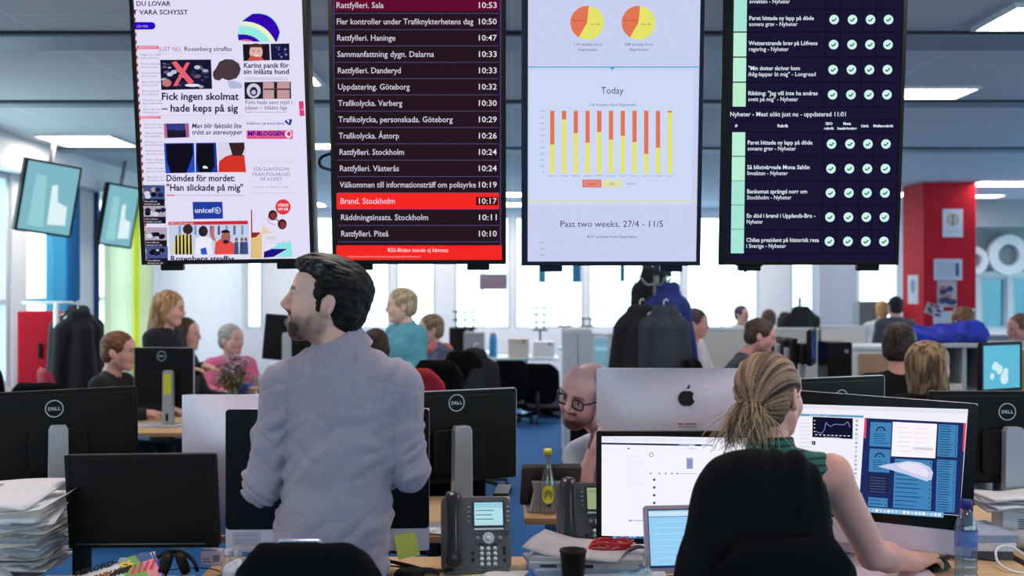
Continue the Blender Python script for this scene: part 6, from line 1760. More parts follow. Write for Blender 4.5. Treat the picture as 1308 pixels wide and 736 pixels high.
c = Canvas(lambda a, b: (a, b), maker=paint, step=.0004); c.T = Matrix.Translation((0, -.0335, .08))

c2 = Canvas(lambda a, b: (a, -b), maker=paint, step=.0004); c2.T = Matrix.Translation((0, -.0332, .08)); c2.rect(-.012, -.006, .012, -.003, (70, 80, 30)); c2.rect(-.009, .002, .009, .004, (70, 80, 30)); c2.disc(0, -.014, .006, (120, 150, 50)); finish(c2, 'label_print', t)
# blue-capped water bottle by the lit computer
P = W(1242, 736, 3.36)
t = empty('water_bottle', (P.x + .005, 3.42, DZ), label='clear plastic water bottle with dark blue cap, right edge', cat='bottle')
prof = [(0, 0), (.028, 0), (.032, .005)] + [(.0325 + .0012 * math.sin(i * 1.6), .01 + i * .006) for i in range(14)] + [(.0335, .10), (.0335, .150), (.031, .165), (.028, .178), (.018, .205), (.0135, .212), (.0135, .222)]
MB().lathe(prof, n=28).build('body', glass('water_plastic', (196, 214, 234), refl=.14, dens=.10), t)
MB().lathe([(0, .216), (.0185, .216), (.0185, .240), (.016, .243), (0, .243)], n=24).build('cap', mat('navy_cap', (30, 34, 120), rough=.4), t)
lab = MB(); 
lab.grid(lambda u, v: (.0342 * math.sin((u - .5) * 4.6 + .9), -.0342 * math.cos((u - .5) * 4.6 + .9), .105 + .045 * v), 20, 3).build('label', mat('pale_blue_label', (120, 150, 206), rough=.5, c2=(60, 90, 170), scale=30), t)
# cables, books, papers at the right edge
t = empty('paper_pile', (0, 0, 0)); bpy.data.objects.remove(t)
bx_ = W(1295, 662, 3.95).x
t = small_box((bx_ + .03, 3.95, DZ), .17, .14, .115, -8, mat('white_carton', (222, 220, 226), rough=.7), 'white carton with a bar label under the right-edge papers')
c = Canvas(lambda a, b: (a, b), maker=paint); c.T = Matrix.Translation((0, -.0705, 0))
for q in range(7): c.rect(-.035, .05 + q * .006, -.012, .053 + q * .006, (60, 56, 70))
finish(c, 'label_print', t)
pz = DZ + .117
for k, (m, ang) in enumerate(((1, -6), (0, 8), (1, -12), (0, 4))):
    o = MB().grid(lambda u, v: ((u - .5) * .27, (v - .5) * .2, .010 * math.sin(u * 5 + k) * v - .035 * max(0, .25 - u)), 12, 8).build('newspaper', papers[m], None, solid=.008)
    o.location = (bx_ + .01, 3.93, pz + .008 + k * .013); o.rotation_euler = (0, R(3), R(ang)); tag(o, ('creased newspaper lying on the white carton at the right edge, %s' % ['lowest', 'second from below', 'second from top', 'topmost'][k]), 'newspaper')
t = MB(); o = MB().tube([Vector((0, 0, 0)) + Vector((.10 * math.cos(a), 0, .045 * math.sin(a))) * 1 for a in [0]] + [(.1, 0, .0), (.07, 0, .03), (0, .01, .02)], .004, 6).build('rolled_newspaper', paperg); bpy.data.objects.remove(o)
o = MB().at(Matrix.Rotation(R(90), 4, 'Y')).lathe([(.018, -.12), (.032, -.12), (.033, .12), (.018, .12)], n=24).build('rolled_newspaper', paperg); o.location = (bx_ - .04, 3.82, DZ + .035); o.rotation_euler = (0, 0, R(-30)); tag(o, 'rolled grey newspaper in front of the white carton', 'newspaper')
for k in range(3):
    o = MB().rrect(0, 0, .20, .026, .003, -.12, .12).build('book', papers[(4, 0, 3)[k]], None, bevel=.002); o.location = (W(1255, 700, 3.72).x, 3.80, DZ + .013 + .026 * k); o.rotation_euler = (0, 0, R(-10 + 6 * k)); tag(o, ['black book lowest behind the water bottle', 'white book in the middle behind the water bottle', 'grey-blue book topmost behind the water bottle'][k], 'book')
o = MB().tube(spline([(.10, .05, .0), (.03, .06, .05), (-.03, .03, .05), (-.05, -.03, .02), (-.02, -.08, .004), (.03, -.10, .004)]), .004, 8).build('white_cable', mat('white_cable_rubber', (226, 226, 232), rough=.4)); o.location = (W(1296, 710, 3.55).x, 3.58, DZ); tag(o, 'white cable loop on the right desk', 'cable')
mb = MB()
for k in range(4): mb.tube(spline([(0, .02 * k, .004), (.05, .03 - .02 * k, .012), (.10, .02, .006), (.16, -.02 + .01 * k, .004)]), .0024, 6)
o = mb.build('cable_bundle', cabm); o.location = (W(1215, 722, 3.62).x, 3.66, DZ); tag(o, 'black cables behind the hand with the mouse', 'cable')
loose('paper_sheet', (W(1140, 712, 3.5).x, 3.50, DZ + .002), .20, .14, 10, 'white printed sheet under the lit computer', paperm, sag=.002)
kbt = empty('keyboard', (W(1110, 730, 3.42).x - .02, 3.44, DZ), (0, 0, R(-6)), 'white flat keyboard in front of the lit computer', 'keyboard')
MB().rrect(0, 0, .43, .118, .008, 0, .008).build('base', alu, kbt).rotation_euler = (R(90), 0, 0); kbt.children[0].location.z = .010
mb = MB()
for r_ in range(5):
    for q in range(15): mb.box((-.196 + q * .028, .042 - r_ * .021, .0115), (.024, .017, .004))
mb.build('keys', paperm, kbt, bevel=.001)
# black tray behind the lower left monitor
t = empty('document_tray', (W(200, 580, 4.28).x, 4.30, 0.74), (0, 0, R(3)), 'black tray with a white pen behind the switched-off monitor', 'tray')
mb = MB().box((0, 0, .19), (.30, .24, .006))
for s in (-1, 1): mb.box((s * .147, 0, .205), (.006, .24, .03)); mb.box((s * .14, .1, .095), (.012, .012, .19)); mb.box((s * .14, -.1, .095), (.012, .012, .19))
mb.box((0, .117, .205), (.29, .006, .03)); mb.build('tray', blackp, t, bevel=.002)
p = MB().tube([(-.03, -.05, .0), (.10, .0, .0)], .005, 8).build('pen', paperm); p.location = (t.location.x, 4.28, .74 + .200); tag(p, 'white pen lying in the black tray', 'pen')
# ------------------------------------------------------------------ the newsroom behind
whitep = mat('white_laminate', (232, 236, 238), rough=.45, var=.02)
creamp = mat('cream_partition', (222, 214, 204), rough=.85, var=.03)
greyp = mat('grey_partition', (196, 200, 206), rough=.85, var=.03)
darkcloth = mat('charcoal_cloth', (34, 36, 44), rough=.9, scale=120, var=.15)
blackcloth = mat('black_cloth', (22, 22, 28), rough=.9, scale=120, var=.15)
def far_chair(px, py_top, d, yaw, label, w=None, **k):
    P = W(px, py_top, d); bh = .5; bz = P.z - bh * .99
    return office_chair((P.x, d), yaw, label, seat_z=min(.5, bz - .06), back_z=bz, bh=bh, bw=w or .46, **k)
def sitter(label, px, py, d, yaw, hy, pitch=0, roll=0, skin=(214, 168, 154), hair=None, top=None, lean=.0, seat=.48, desk_reach=.34, size=1.0, fem=False, sw=.19, sleeve='long', side=None, stand=False, arm_dz=0.0, **kw):
    """person whose head centre shows at (px, py) at distance d; trunk and arms follow from the pose"""
    hc = W(px, py, d); h = Head(hc, hy, pitch, roll, size, fem=fem)
    f = Matrix.Rotation(R(yaw), 3, 'Z') @ Vector((0, -1, 0)); r = Matrix.Rotation(R(yaw), 3, 'Z') @ Vector((1, 0, 0))
    nk = hc + Vector((0, 0, -.150 * size)) - f * (.045 + lean * .10)
    hipz = .90 if stand else seat + .08
    hp = Vector((nk.x, nk.y, 0)) - f * lean * .45; hp.z = hipz
    sh = [nk + r * q * (sw - .03) + Vector((0, 0, -.065)) for q in (-1, 1)]
    arms = []
    for i, q in enumerate((-1, 1)):
        e = sh[i] + r * q * .05 + f * (.10 if not stand else .02) + Vector((0, 0, -.27)); w = e + f * (desk_reach - .10) - r * q * .07 + Vector((0, 0, (-.02 if not stand else .06) + arm_dz)); 
        if not stand: w.z = max(w.z, DZ + .04); e.z = max(e.z, DZ + .03)
        arms.append((e, w, f - r * q * .3, (0, 0, 1), .5, q * -1 if abs(yaw) > 90 else q * -1))
    return person(label, h, nk, hp, sh, sw=sw, yaw=yaw, arms=arms, sleeve=sleeve, legs='stand' if stand else 'sit', skin=skin, hair=hair, top=top, vox=.0085, cvox=.013, **kw)

# left side: locker, coat rail, red-haired man and women
t = empty('locker', (W(47, 440, 9.3).x, 9.3, 0), (0, 0, R(12)), 'red metal locker by the left window', 'locker')
lk = W(47, 398, 9.3).z
MB().box((0, .2, lk / 2), (.30, .40, lk)).build('body', redm, t, bevel=.006)
MB().box((0, -.006, lk / 2), (.275, .014, lk - .05)).build('door', redm, t, bevel=.004)
MB().box((.03, -.022, lk - .32), (.035, .02, .12)).build('handle', blackp, t, bevel=.008)
t = empty('coat_rail', (W(72, 440, 8.9).x, 8.9, 0), label='white coat rail holding black coats beside the red locker', cat='coat rail')
zt = W(70, 387, 8.9).z; x0_, x1_ = W(28, 0, 8.9).x - t.location.x, W(92, 0, 8.9).x - t.location.x
MB().tube([(x0_, 0, zt), (x1_, 0, zt)], .014, 10).build('rail', whitep, t)
MB().tube([(.0, 0, .03), (.0, 0, zt)], .022, 10).build('post', whitep, t)
MB().tube([(x1_ - .02, .25, .03), (x1_ - .02, .25, zt * .99), (x1_ - .02, 0, zt)], .014, 8).build('post', whitep, t)
MB().box((.02, .1, .02), (.5, .5, .03)).build('base', whitep, t, bevel=.004)
def coat(label, top, w, h, m, dep=.16, slope=.45, yaw=0, name='coat', seed=0, lean=0):
    """coat on a hanger: shoulders, body, two sleeves and a collar"""
    S = Solid((-w * .75 - .08, -dep - .12, -h - .1), (w * .75 + .08, dep + .12, .12), .016)
    S.cone((-w * .10, 0, -.03), (-w * .40, 0, -.03 - w * slope * .5), .05, .06, .04); S.cone((w * .10, 0, -.03), (w * .40, 0, -.03 - w * slope * .5), .05, .06, .04)
    S.cone((0, 0, -.14), (lean, 0, -h + .14), w * .34, w * .44, .06, flat=((0, 1, 0), w * .40 / dep))
    for q in (-1, 1): S.cone((q * w * .42, 0, -.06 - w * slope * .5), (q * w * .54 + lean * .8, .02, -h * .78), .062, .052, .03)
    S.cone((-.05, -.02, .0), (.05, -.02, .0), .05, .05, .03)
    S.warp(lambda x, y, z: .018 * (.45 - np.abs(vnoise(x * 15 + seed, y * 7, z * 3 + x * 2) - .5) * 2))
    o = S.build(name, m); o.location = top; o.rotation_euler = (0, 0, R(yaw)); tag(o, label, 'coat')
    hk = MB().tube(spline([(-.12, 0, -.03), (0, 0, .03), (.12, 0, -.03)]), .008, 6).tube(spline([(0, 0, .03), (0, 0, .07), (.02, 0, .085), (.03, 0, .07)]), .004, 6).build('hanger', whitep, o)
    return o
zr = zt - .09
coat('long black coat nearest on the white coat rail', (t.location.x + .20, 8.82, zr - .0), .34, .95, blackcloth, yaw=55, seed=3)
coat('black coat behind on the white coat rail, its shoulder over the rail end', (t.location.x + .10, 9.06, zr + .02), .36, .9, darkcloth, yaw=40, seed=8)
far_chair(22, 458, 7.6, 150, 'black office chair at the left edge below the window', w=.42)
far_chair(82, 484, 7.6, 170, 'black office chair with rounded top left of the red-haired man', w=.46)
far_chair(112, 468, 8.25, 120, 'dark red upholstered chair behind the red-haired man', w=.38, fab=mat('dark_red_fabric', (150, 30, 52), rough=.9, scale=150, var=.1))
desk(W(100, 0, 7.2).x, W(262, 0, 7.2).x, 6.9, 7.9, 'light desk of the red-haired man')
sitter('red-haired man in a black shirt seated in profile behind a monitor', 153, 449, 7.75, 80, 84, -4, hair=('short', (84, 50, 38), (134, 88, 62)), top=(blackcloth, 'shirt'), skin=(214, 160, 148), size=1.06, brow=(120, 80, 60), lean=.15)
sitter('standing woman with long light brown hair and a black top, left background', 217, 394, 8.2, 70, 88, -8, hair=('long', (120, 84, 60), (196, 156, 112), 1.02), top=(blackcloth, 'top'), skin=(220, 168, 152), fem=True, stand=True, sw=.165, brow=(110, 80, 60))
sitter('woman with brown hair seated below the long-haired woman, only her face in view', 238, 427, 8.6, 80, 82, 0, hair=('bob', (48, 34, 32), (86, 60, 52), .96), top=(darkcloth, 'top'), skin=(216, 166, 152), fem=True, sw=.165)
# low wooden desk and clutter behind the vase
desk(W(255, 0, 8.4).x, W(430, 0, 8.4).x, 7.9, 8.9, 'wooden desk with flowers and jars behind the silver computer')
dz_ = DZ
def vase(px, d):
    P = W(px, 0, d); t = empty('flower_vase', (P.x, d, DZ), label='glass vase of dried pink and green flowers on the cluttered desk', cat='vase')
    k = 1.0
    MB().lathe([(0, 0), (.045, 0), (.05, .01), (.042, .08), (.030, .13), (.038, .17)], n=24).build('glass', glass('vase_glass', (220, 232, 236), refl=.15, dens=.08), t)
    st = MB(); lf = MB(); fl = MB(); fl2 = MB(); rn = random.Random(4)
    for i in range(70):
        a = rn.random() * 6.28; rr_ = rn.random() ** .6 * .12; h_ = .26 + .16 * rn.random() - rr_ * .3
        p = Vector((math.cos(a) * rr_, math.sin(a) * rr_, h_)); st.tube(bez((0, 0, .02), (p.x * .1, p.y * .1, .16), (p.x * .6, p.y * .6, h_ * .7), p, 5), .0022, 4)
        for j in range(4):
            q = Vector((p.x * (.5 + .5 * rn.random()) + rn.gauss(0, .012), p.y * .8 + rn.gauss(0, .012), h_ * (.62 + .36 * rn.random()))); n_ = Vector((rn.gauss(0, 1), rn.gauss(0, 1), rn.gauss(0, 1))).normalized(); u_ = n_.orthogonal().normalized(); v_ = n_.cross(u_)
            s_ = .016; lf.add([q - u_ * s_, q + v_ * s_ * .5, q + u_ * s_, q - v_ * s_ * .5], [(0, 1, 2, 3)])
        for j in range(3):
            tgt = fl if i % 2 else fl2; q = p + Vector((rn.gauss(0, .012), rn.gauss(0, .012), rn.gauss(0, .01)))
            tgt.at(Matrix.Translation(q)).lathe([(0, -.008), (.009, -.003), (.010, .003), (0, .009)], n=6)
    st.build('stems', mat('stem_green', (92, 96, 56), rough=.8), t); tag(lf.build('leaves', mat('dry_leaf', (112, 112, 66), rough=.8, c2=(150, 140, 96), scale=60), t, solid=.001), kind='stuff')
    tag(fl.build('blossoms', mat('dusty_pink', (190, 130, 160), rough=.8), t), kind='stuff'); tag(fl2.build('grey_blossoms', mat('grey_lilac', (176, 168, 182), rough=.8), t), kind='stuff')
vase(298, 7.95)
def jar(px, d, r, h, m, label, lidm=None, name='jar', cat='jar', z=DZ):
    P = W(px, 0, d); t = empty(name, (P.x, d, z), label=label, cat=cat)
    MB().lathe([(0, 0), (r, 0), (r, h * .8), (r * .7, h * .92), (r * .7, h)], n=18).build('body', m, t)
    if lidm: MB().lathe([(r * .72, h * .96), (r * .78, h * .96), (r * .78, h * 1.08), (0, h * 1.08)], n=18).build('lid', lidm, t)
jarg = glass('jar_glass', (232, 228, 214), refl=.16, dens=.18)
jar(324, 7.98, .05, .17, jarg, 'glass jar with a wooden lid right of the flower vase', woodm)
jar(337, 7.99, .05, .16, jarg, 'second glass jar with a wooden lid, nearest the standing man', woodm)
jar(330, 8.3, .06, .24, glass('jug_glass', (206, 222, 222), refl=.15, dens=.14), 'tall clear jug behind the two jars', name='jug', cat='jug')
jar(365, 8.0, .042, .22, glass('clear_pet', (206, 222, 226), refl=.15, dens=.14), 'clear drinking bottle with red cap in front of the grey monitor', mat('red_cap', (222, 60, 76), rough=.4), 'plastic_bottle', 'bottle')
o = MB().box((0, 0, .10), (.10, .16, .20)).build('folded_cloth', mat('blue_check_cloth', (44, 66, 140), rough=.9, c2=(90, 110, 176), scale=50), bevel=.02); o.location = (W(312, 0, 8.15).x, 8.15, DZ); tag(o, 'blue checked cloth bundle behind the flower vase', 'cloth')
loose('magazine', (W(272, 0, 8.0).x, 8.02, DZ + .003), .30, .22, 6, 'pink and white magazine left of the flower vase', mat('pink_magazine', (226, 190, 196), rough=.6), th=.008)
o = MB().tube(spline([(-.07, 0, .03), (-.03, .02, .05), (.02, -.01, .03), (.06, 0, .05)]), .028, 8).build('camera_strap_bundle', blackp); o.location = (W(272, 0, 8.4).x, 8.35, DZ); tag(o, 'dark bundle of gear left of the flower vase', 'gear')
P = W(368, 432, 8.5); t, T = dell(P, 184, .36, .34, 'dark grey monitor tilted behind the standing man\'s chin', roll=-5); t.children[0].data.materials[0] = mat('monitor_grey', (84, 96, 104), rough=.6)
sitter('grey-haired person in a pink top behind the flower vase', 296, 434, 9.3, 30, 60, 0, hair=('short', (150, 140, 142), (186, 176, 176)), top=(mat('pink_top', (226, 110, 150), rough=.8), 'top'), skin=(218, 176, 164), fem=True, sw=.18)

# centre: dark-haired person in white, teal woman, coral person
far_chair(516, 466, 6.6, 186, 'red upholstered chair behind the standing man', w=.46, fab=mat('red_fabric', (176, 32, 46), rough=.9, scale=150, var=.1))
sitter('dark-haired person in a white shirt bending away behind the standing man', 478, 447, 7.2, 200, 215, -20, hair=('short', (36, 26, 26), (70, 52, 48)), top=(mat('white_shirt', (238, 226, 232), rough=.8, var=.03), 'shirt'), skin=(226, 160, 160), sw=.20, lean=.25)
sitter('older woman with short fair hair in a teal shirt, standing', 512, 391, 8.3, -55, -78, -4, hair=('short', (150, 130, 108), (196, 180, 150), 1.15), top=(mat('teal_shirt', (84, 158, 176), rough=.8, var=.06, scale=60), 'shirt'), skin=(226, 184, 168), fem=True, stand=True, sw=.185, collar=.03, bust=.5, brow=(150, 120, 100), puff=.022, wr=.006)
sitter('brown-haired person with a coral scarf seated right of the woman in teal', 549, 421, 9.6, -60, -70, -4, hair=('short', (120, 100, 82), (160, 138, 112), 1.1), top=(mat('grey_pattern_top', (110, 110, 136), rough=.85, c2=(60, 64, 100), scale=25), 'top'), skin=(222, 176, 162), fem=True, sw=.20, puff=.03)
S = Solid((-.2, -.2, -.12), (.2, .2, .12), .012)
for k in range(12):
    a = 2 * math.pi * k / 12; b_ = 2 * math.pi * (k + 1) / 12; S.cone((.105 * math.cos(a), .10 * math.sin(a), .01 * math.sin(3 * a)), (.105 * math.cos(b_), .10 * math.sin(b_), .01 * math.sin(3 * b_)), .042, .042, .02)
S.warp(wrinkles(.006)); o = S.build('scarf', mat('coral_scarf', (226, 116, 110), rough=.9, var=.1)); hc = W(549, 421, 9.6); o.location = hc + Vector((.04, .02, -.175)); tag(o, 'coral scarf round the neck of the brown-haired person', 'scarf')
far_chair(565, 456, 7.4, 176, 'wide black office chair in the middle distance, right of the red chair', w=.33)
far_chair(608, 446, 9.0, 160, 'black office chair draped with dark jacket beside the white table', w=.32)
coat('dark jacket hung over the black chair beside the white table', W(606, 452, 8.8), .30, .55, darkcloth, seed=5, name='jacket')
# white tables further back
tblue = mat('pale_table', (206, 226, 232), rough=.5)
def table(px0, px1, d, label, dep=.8, one=True):
    return desk(W(px0, 0, d).x, W(px1, 0, d).x, d - dep / 2, d + dep / 2, label, top=tblue, one=one)
table(628, 712, 14.6, 'white table with a single thick leg in the far middle')
table(560, 626, 15.6, 'pale far table left of the white single-legged table', one=False)
far_chair(648, 458, 13.6, 185, 'dark chair tucked left under the white single-legged table', w=.5)
far_chair(692, 462, 13.7, 170, 'dark chair tucked right under the white single-legged table', w=.5)
t = empty('backpack', (W(700, 0, 14.4).x, 14.2, 0), label='grey and blue bag on the floor under the white table', cat='bag')
S = Solid((-.28, -.2, -.02), (.28, .2, .42), .018); S.ell((0, 0, .17), (.22, .13, .19), None, .03); S.warp(wrinkles(.02)); S.cut((0, 0, 0), (0, 0, -1), .004); S.build('body', mat('bag_cloth', (110, 120, 140), rough=.9, c2=(50, 70, 120), scale=12), t)
MB().tube(spline([(-.1, -.1, .30), (-.05, -.13, .40), (.05, -.13, .40), (.1, -.1, .30)]), .015, 6).build('strap', blackcloth, t)
def tower(px, py0, py1, d, w, label, m, name='computer_tower', cat='computer', dep=.3, z=None):
    z1 = W(px, py0, d).z; z0 = W(px, py1, d).z if z is None else z
    t = empty(name, (W(px, 0, d).x, d, z0), label=label, cat=cat); h = z1 - z0
    MB().box((0, 0, h / 2), (w, dep, h)).build('case', m, t, bevel=.008)
    f = MB().box((0, -dep / 2 - .003, h * .55), (w * .8, .006, h * .7)).build('front_panel', m, t, bevel=.002)
    MB().box((w * .25, -dep / 2 - .008, h * .85), (w * .15, .006, w * .15)).build('button', steel, t)
tower(590, 418, 452, 15.75, .34, 'dark office machine on the pale far table', blackp, 'printer', 'printer', z=DZ); tower(606, 424, 452, 15.4, .28, 'grey box beside the dark office machine on the far table', mat('mid_grey', (150, 152, 156), rough=.6), 'file_box', 'box', z=DZ)
tower(662, 432, 452, 14.5, .26, 'pale carton in the middle of the white far table', mat('pale_carton', (222, 206, 196), rough=.8), 'cardboard_box', 'box', z=DZ); tower(695, 436, 452, 14.6, .26, 'stack of white paper on the right of the white far table', paperm, 'paper_stack', 'paper', z=DZ)
P = W(629, 430, 14.4); jar(630, 14.4, .05, .30, mat('blue_bottle', (60, 150, 210), rough=.4), 'bright blue bottle on the white far table', paperm, 'plastic_bottle', 'bottle')
# thin black wire frames standing before the windows
def lattice(px, py, d, cols, rows, s, label):
    P = W(px, py, d); t = empty('wire_rack', (P.x, d, DZ), label=label, cat='wire rack'); z0 = P.z - DZ
    m = MB(); w = cols * s; h = rows * s
    for i in range(cols + 1): m.tube([(i * s - w / 2, 0, z0 - h / 2), (i * s - w / 2, 0, z0 + h / 2)], .012, 6)
    for j in range(rows + 1): m.tube([(-w / 2 - .05, 0, z0 - h / 2 + j * s), (w / 2 + .05, 0, z0 - h / 2 + j * s)], .012, 6)
    m.build('grid', blackp, t); MB().tube([(0, 0, .01), (0, 0, z0 - h / 2)], .014, 6).box((0, 0, .006), (.2, .2, .012)).build('foot', blackp, t)
lattice(594, 409, 15.4, 2, 2, .115, 'black wire rack on the pale far table before the window'); lattice(690, 407, 14.8, 1, 3, .10, 'narrow black wire rack on the white far table'); 
table(716, 790, 16.4, 'pale far table behind the grey cabinet', one=False)
lattice(721, 412, 16.3, 1, 1, .11, 'small black wire rack left above the grey cabinet'); lattice(750, 412, 16.4, 1, 1, .11, 'small black wire rack right above the grey cabinet')
# grey cabinet, glass partition
def cabinet(px0, px1, py, d, label, m, dep=.45, door=True, name='cabinet'):
    a, b = W(px0, py, d), W(px1, py, d); w = b.x - a.x; h = a.z
    t = empty(name, ((a.x + b.x) / 2, d, 0), label=label, cat='cabinet' if name == 'cabinet' else 'partition')
    MB().box((0, dep / 2, h / 2), (w, dep, h)).build('body', m, t, bevel=.008)
    if door:
        for q in (-1, 1):
            dd = MB().box((q * w / 4, -.008, h / 2), (w / 2 - .012, .016, h - .06)).build('door', m, t, bevel=.003)
            MB().box((q * .03, -.022, h * .55), (.014, .014, .12)).build('handle', steel, dd)
    else:
        MB().box((0, dep / 2, h + .008), (w + .02, dep + .02, .016)).build('top_rail', whitep, t); MB().box((0, dep / 2, .02), (w + .02, dep + .08, .04)).build('foot_rail', steel, t)
    return t
cabinet(720, 756, 421, 11.0, 'pale grey cabinet left of the coat stand', greyp)
def glass_screen(px0, px1, py, d, label):
    a, b = W(px0, py, d), W(px1, py, d); w = b.x - a.x; h = a.z
    t = empty('glass_partition', ((a.x + b.x) / 2, d, 0), label=label, cat='partition')
    f = MB()
    for x in (-w / 2, 0, w / 2): f.box((x, 0, h / 2), (.03, .04, h))
    f.box((0, 0, h), (w + .03, .04, .03)).box((0, 0, .03), (w + .03, .04, .06)); f.build('frame', framem, t); MB().box((0, 0, h / 2), (w, .01, h - .05)).build('pane', glass('cyan_glass', (206, 238, 244), refl=.08, dens=.35), t)
glass_screen(757, 800, 428, 11.6, 'pale cyan glass partition between grey cabinet and coat stand')
# coat stand with black and blue coats
t = empty('coat_stand', (W(838, 0, 8.6).x, 8.6, 0), label='coat stand hung with black, grey and blue coats in the centre', cat='coat stand')
zc = W(0, 352, 8.6).z
MB().tube([(0, 0, .04), (0, 0, zc)], .022, 10).build('post', steel, t); MB().lathe([(0, 0), (.24, 0), (.24, .02), (.04, .045), (0, .045)], n=28).build('base', steel, t)
for k in range(4):
    a = k * math.pi / 2 + .4; MB().tube(spline([(0, 0, zc - .06), (.08 * math.cos(a), .08 * math.sin(a), zc - .07), (.13 * math.cos(a), .13 * math.sin(a), zc - .02)]), .010, 6).build('hook', steel, t)
MB().box((0, -.03, zc + .02), (.19, .14, .16)).build('hat', blackcloth, t, bevel=.04) if False else None
cxs = t.location.x
coat('black jacket on the left of the coat stand', (cxs - .13, 8.52, W(0, 396, 8.6).z), .33, .95, blackcloth, seed=1, slope=.5, lean=-.05, dep=.15)
coat('dark grey jacket at the front of the coat stand', (cxs + .03, 8.38, W(0, 397, 8.4).z), .32, .95, mat('slate_cloth', (50, 56, 68), rough=.9, var=.2, scale=60), seed=7, lean=.03, dep=.14)
coat('navy blue coat on the right of the coat stand', (cxs + .085, 8.62, W(0, 368, 8.6).z), .30, 1.1, mat('navy_coat', (30, 46, 116), rough=.85, var=.15, scale=40), seed=4, slope=.7, lean=.08, dep=.17)
coat('black scarf-collared coat behind at the top of the coat stand', (cxs - .01, 8.72, W(0, 350, 8.7).z), .26, .9, blackcloth, seed=9, slope=.7, dep=.13)
# white-shirted man, cream partitions, dark-shirted man with his desk
cabinet(898, 1046, 421, 11.2, 'long cream partition behind the man in the dark shirt', creamp, dep=.06, door=False, name='desk_partition')
cabinet(1050, 1105, 418, 12.6, 'cream partition in front of the grey pier', creamp, dep=.06, door=False, name='desk_partition')
sitter('man in a white shirt seated in profile right of the coat stand', 889, 413, 9.6, 60, 70, -8, hair=('crop', (64, 52, 52), (96, 80, 76)), top=(mat('white_shirt_far', (226, 216, 224), rough=.8, var=.03), 'shirt'), skin=(216, 156, 146), sw=.19)
desk(W(900, 0, 9.0).x, W(1082, 0, 9.0).x, 8.7, 9.9, 'cream desk with a row of dark monitors, behind the blonde woman', top=mat('pale_wood', (226, 206, 180), rough=.5))
sitter('man in a dark shirt leaning forward in profile, behind the blonde woman', 972, 429, 8.3, 70, 80, -14, hair=('crop', (60, 48, 46), (90, 74, 68), 1.1), top=(mat('slate_shirt', (52, 66, 78), rough=.85, var=.1), 'shirt'), skin=(220, 158, 146), lean=.55, sw=.19)
far_chair(934, 458, 8.2, 68, 'black chair back behind the man in the dark shirt', w=.4)
def side_monitor(px, py0, py1, d, w, yaw, label, lit=None):
    c_ = W(px, (py0 + py1) / 2, d); h = W(px, py0, d).z - W(px, py1, d).z
    t, T = dell(c_, yaw, w, h, label, neck_w=.05)
    if lit:
        c = Canvas(lambda a, b: (a, b)); c.T = T @ Matrix.Translation((0, -.0146, 0)); c.rect(-w / 2 + .018, -h / 2 + .018, w / 2 - .018, h / 2 - .018, lit[0]); 
        for q in range(6): c.disc((rnd.random() - .5) * w * .5, (rnd.random() - .5) * h * .6, .012 + .03 * rnd.random(), lit[1], n=12)
        finish(c, 'screen_page', t)
    return t
side_monitor(992, 433, 459, 9.3, .40, 100, 'dark monitor edge-on, first of the row right of the man in the dark shirt')
side_monitor(1004, 431, 460, 9.2, .40, 98, 'dark monitor edge-on, second of the row right of the man in the dark shirt')
side_monitor(1016, 438, 464, 9.1, .40, 100, 'dark monitor edge-on, third of the row right of the man in the dark shirt')
side_monitor(1037, 420, 466, 9.0, .42, 70, 'monitor with a blue picture turned sideways in the row', lit=((28, 40, 70), (50, 90, 190)))
tower(1066, 436, 478, 8.9, .19, 'black computer tower at the end of the monitor row', blackp, z=DZ)
o = MB().box((0, 0, .04), (.50, .2, .08)).build('cable_tray', mat('putty', (206, 190, 170), rough=.7), bevel=.02); o.location = (W(1030, 0, 8.75).x, 8.8, DZ); tag(o, 'putty-coloured low box under the monitor row', 'box')
# far heads and a bag above the cream partition
sitter('person with dark hair far behind, above the left end of the cream partition', 948, 402, 15.6, 20, 40, hair=('short', (50, 44, 62), (80, 72, 90)), top=(mat('white_top', (226, 234, 238), rough=.8), 'top'), sw=.19)
sitter('person with brown hair far behind, above the cream partition', 981, 409, 13.6, 160, 190, hair=('short', (86, 66, 58), (120, 96, 84)), top=(mat('sand_top', (196, 170, 156), rough=.8), 'top'), sw=.19)
sitter('dark-haired person far behind with a sand-coloured hood', 1002, 411, 14.6, 170, 190, hair=('bob', (44, 30, 28), (70, 52, 46), .95), top=(mat('hood_top', (200, 176, 150), rough=.9), 'top'), sw=.19, fem=True)
coat('black bag-like coat hanging above the cream partition', W(1023, 396, 12.8), .36, .7, blackcloth, seed=12, name='jacket'); 
t = empty('coat_stand', (W(1023, 0, 12.9).x, 12.95, 0), label='thin coat stand behind the cream partition', cat='coat stand'); MB().tube([(0, 0, .03), (0, 0, W(0, 380, 12.9).z)], .02, 8).build('post', steel, t); MB().lathe([(0, 0), (.2, 0), (.2, .03), (0, .04)], n=20).build('base', steel, t)
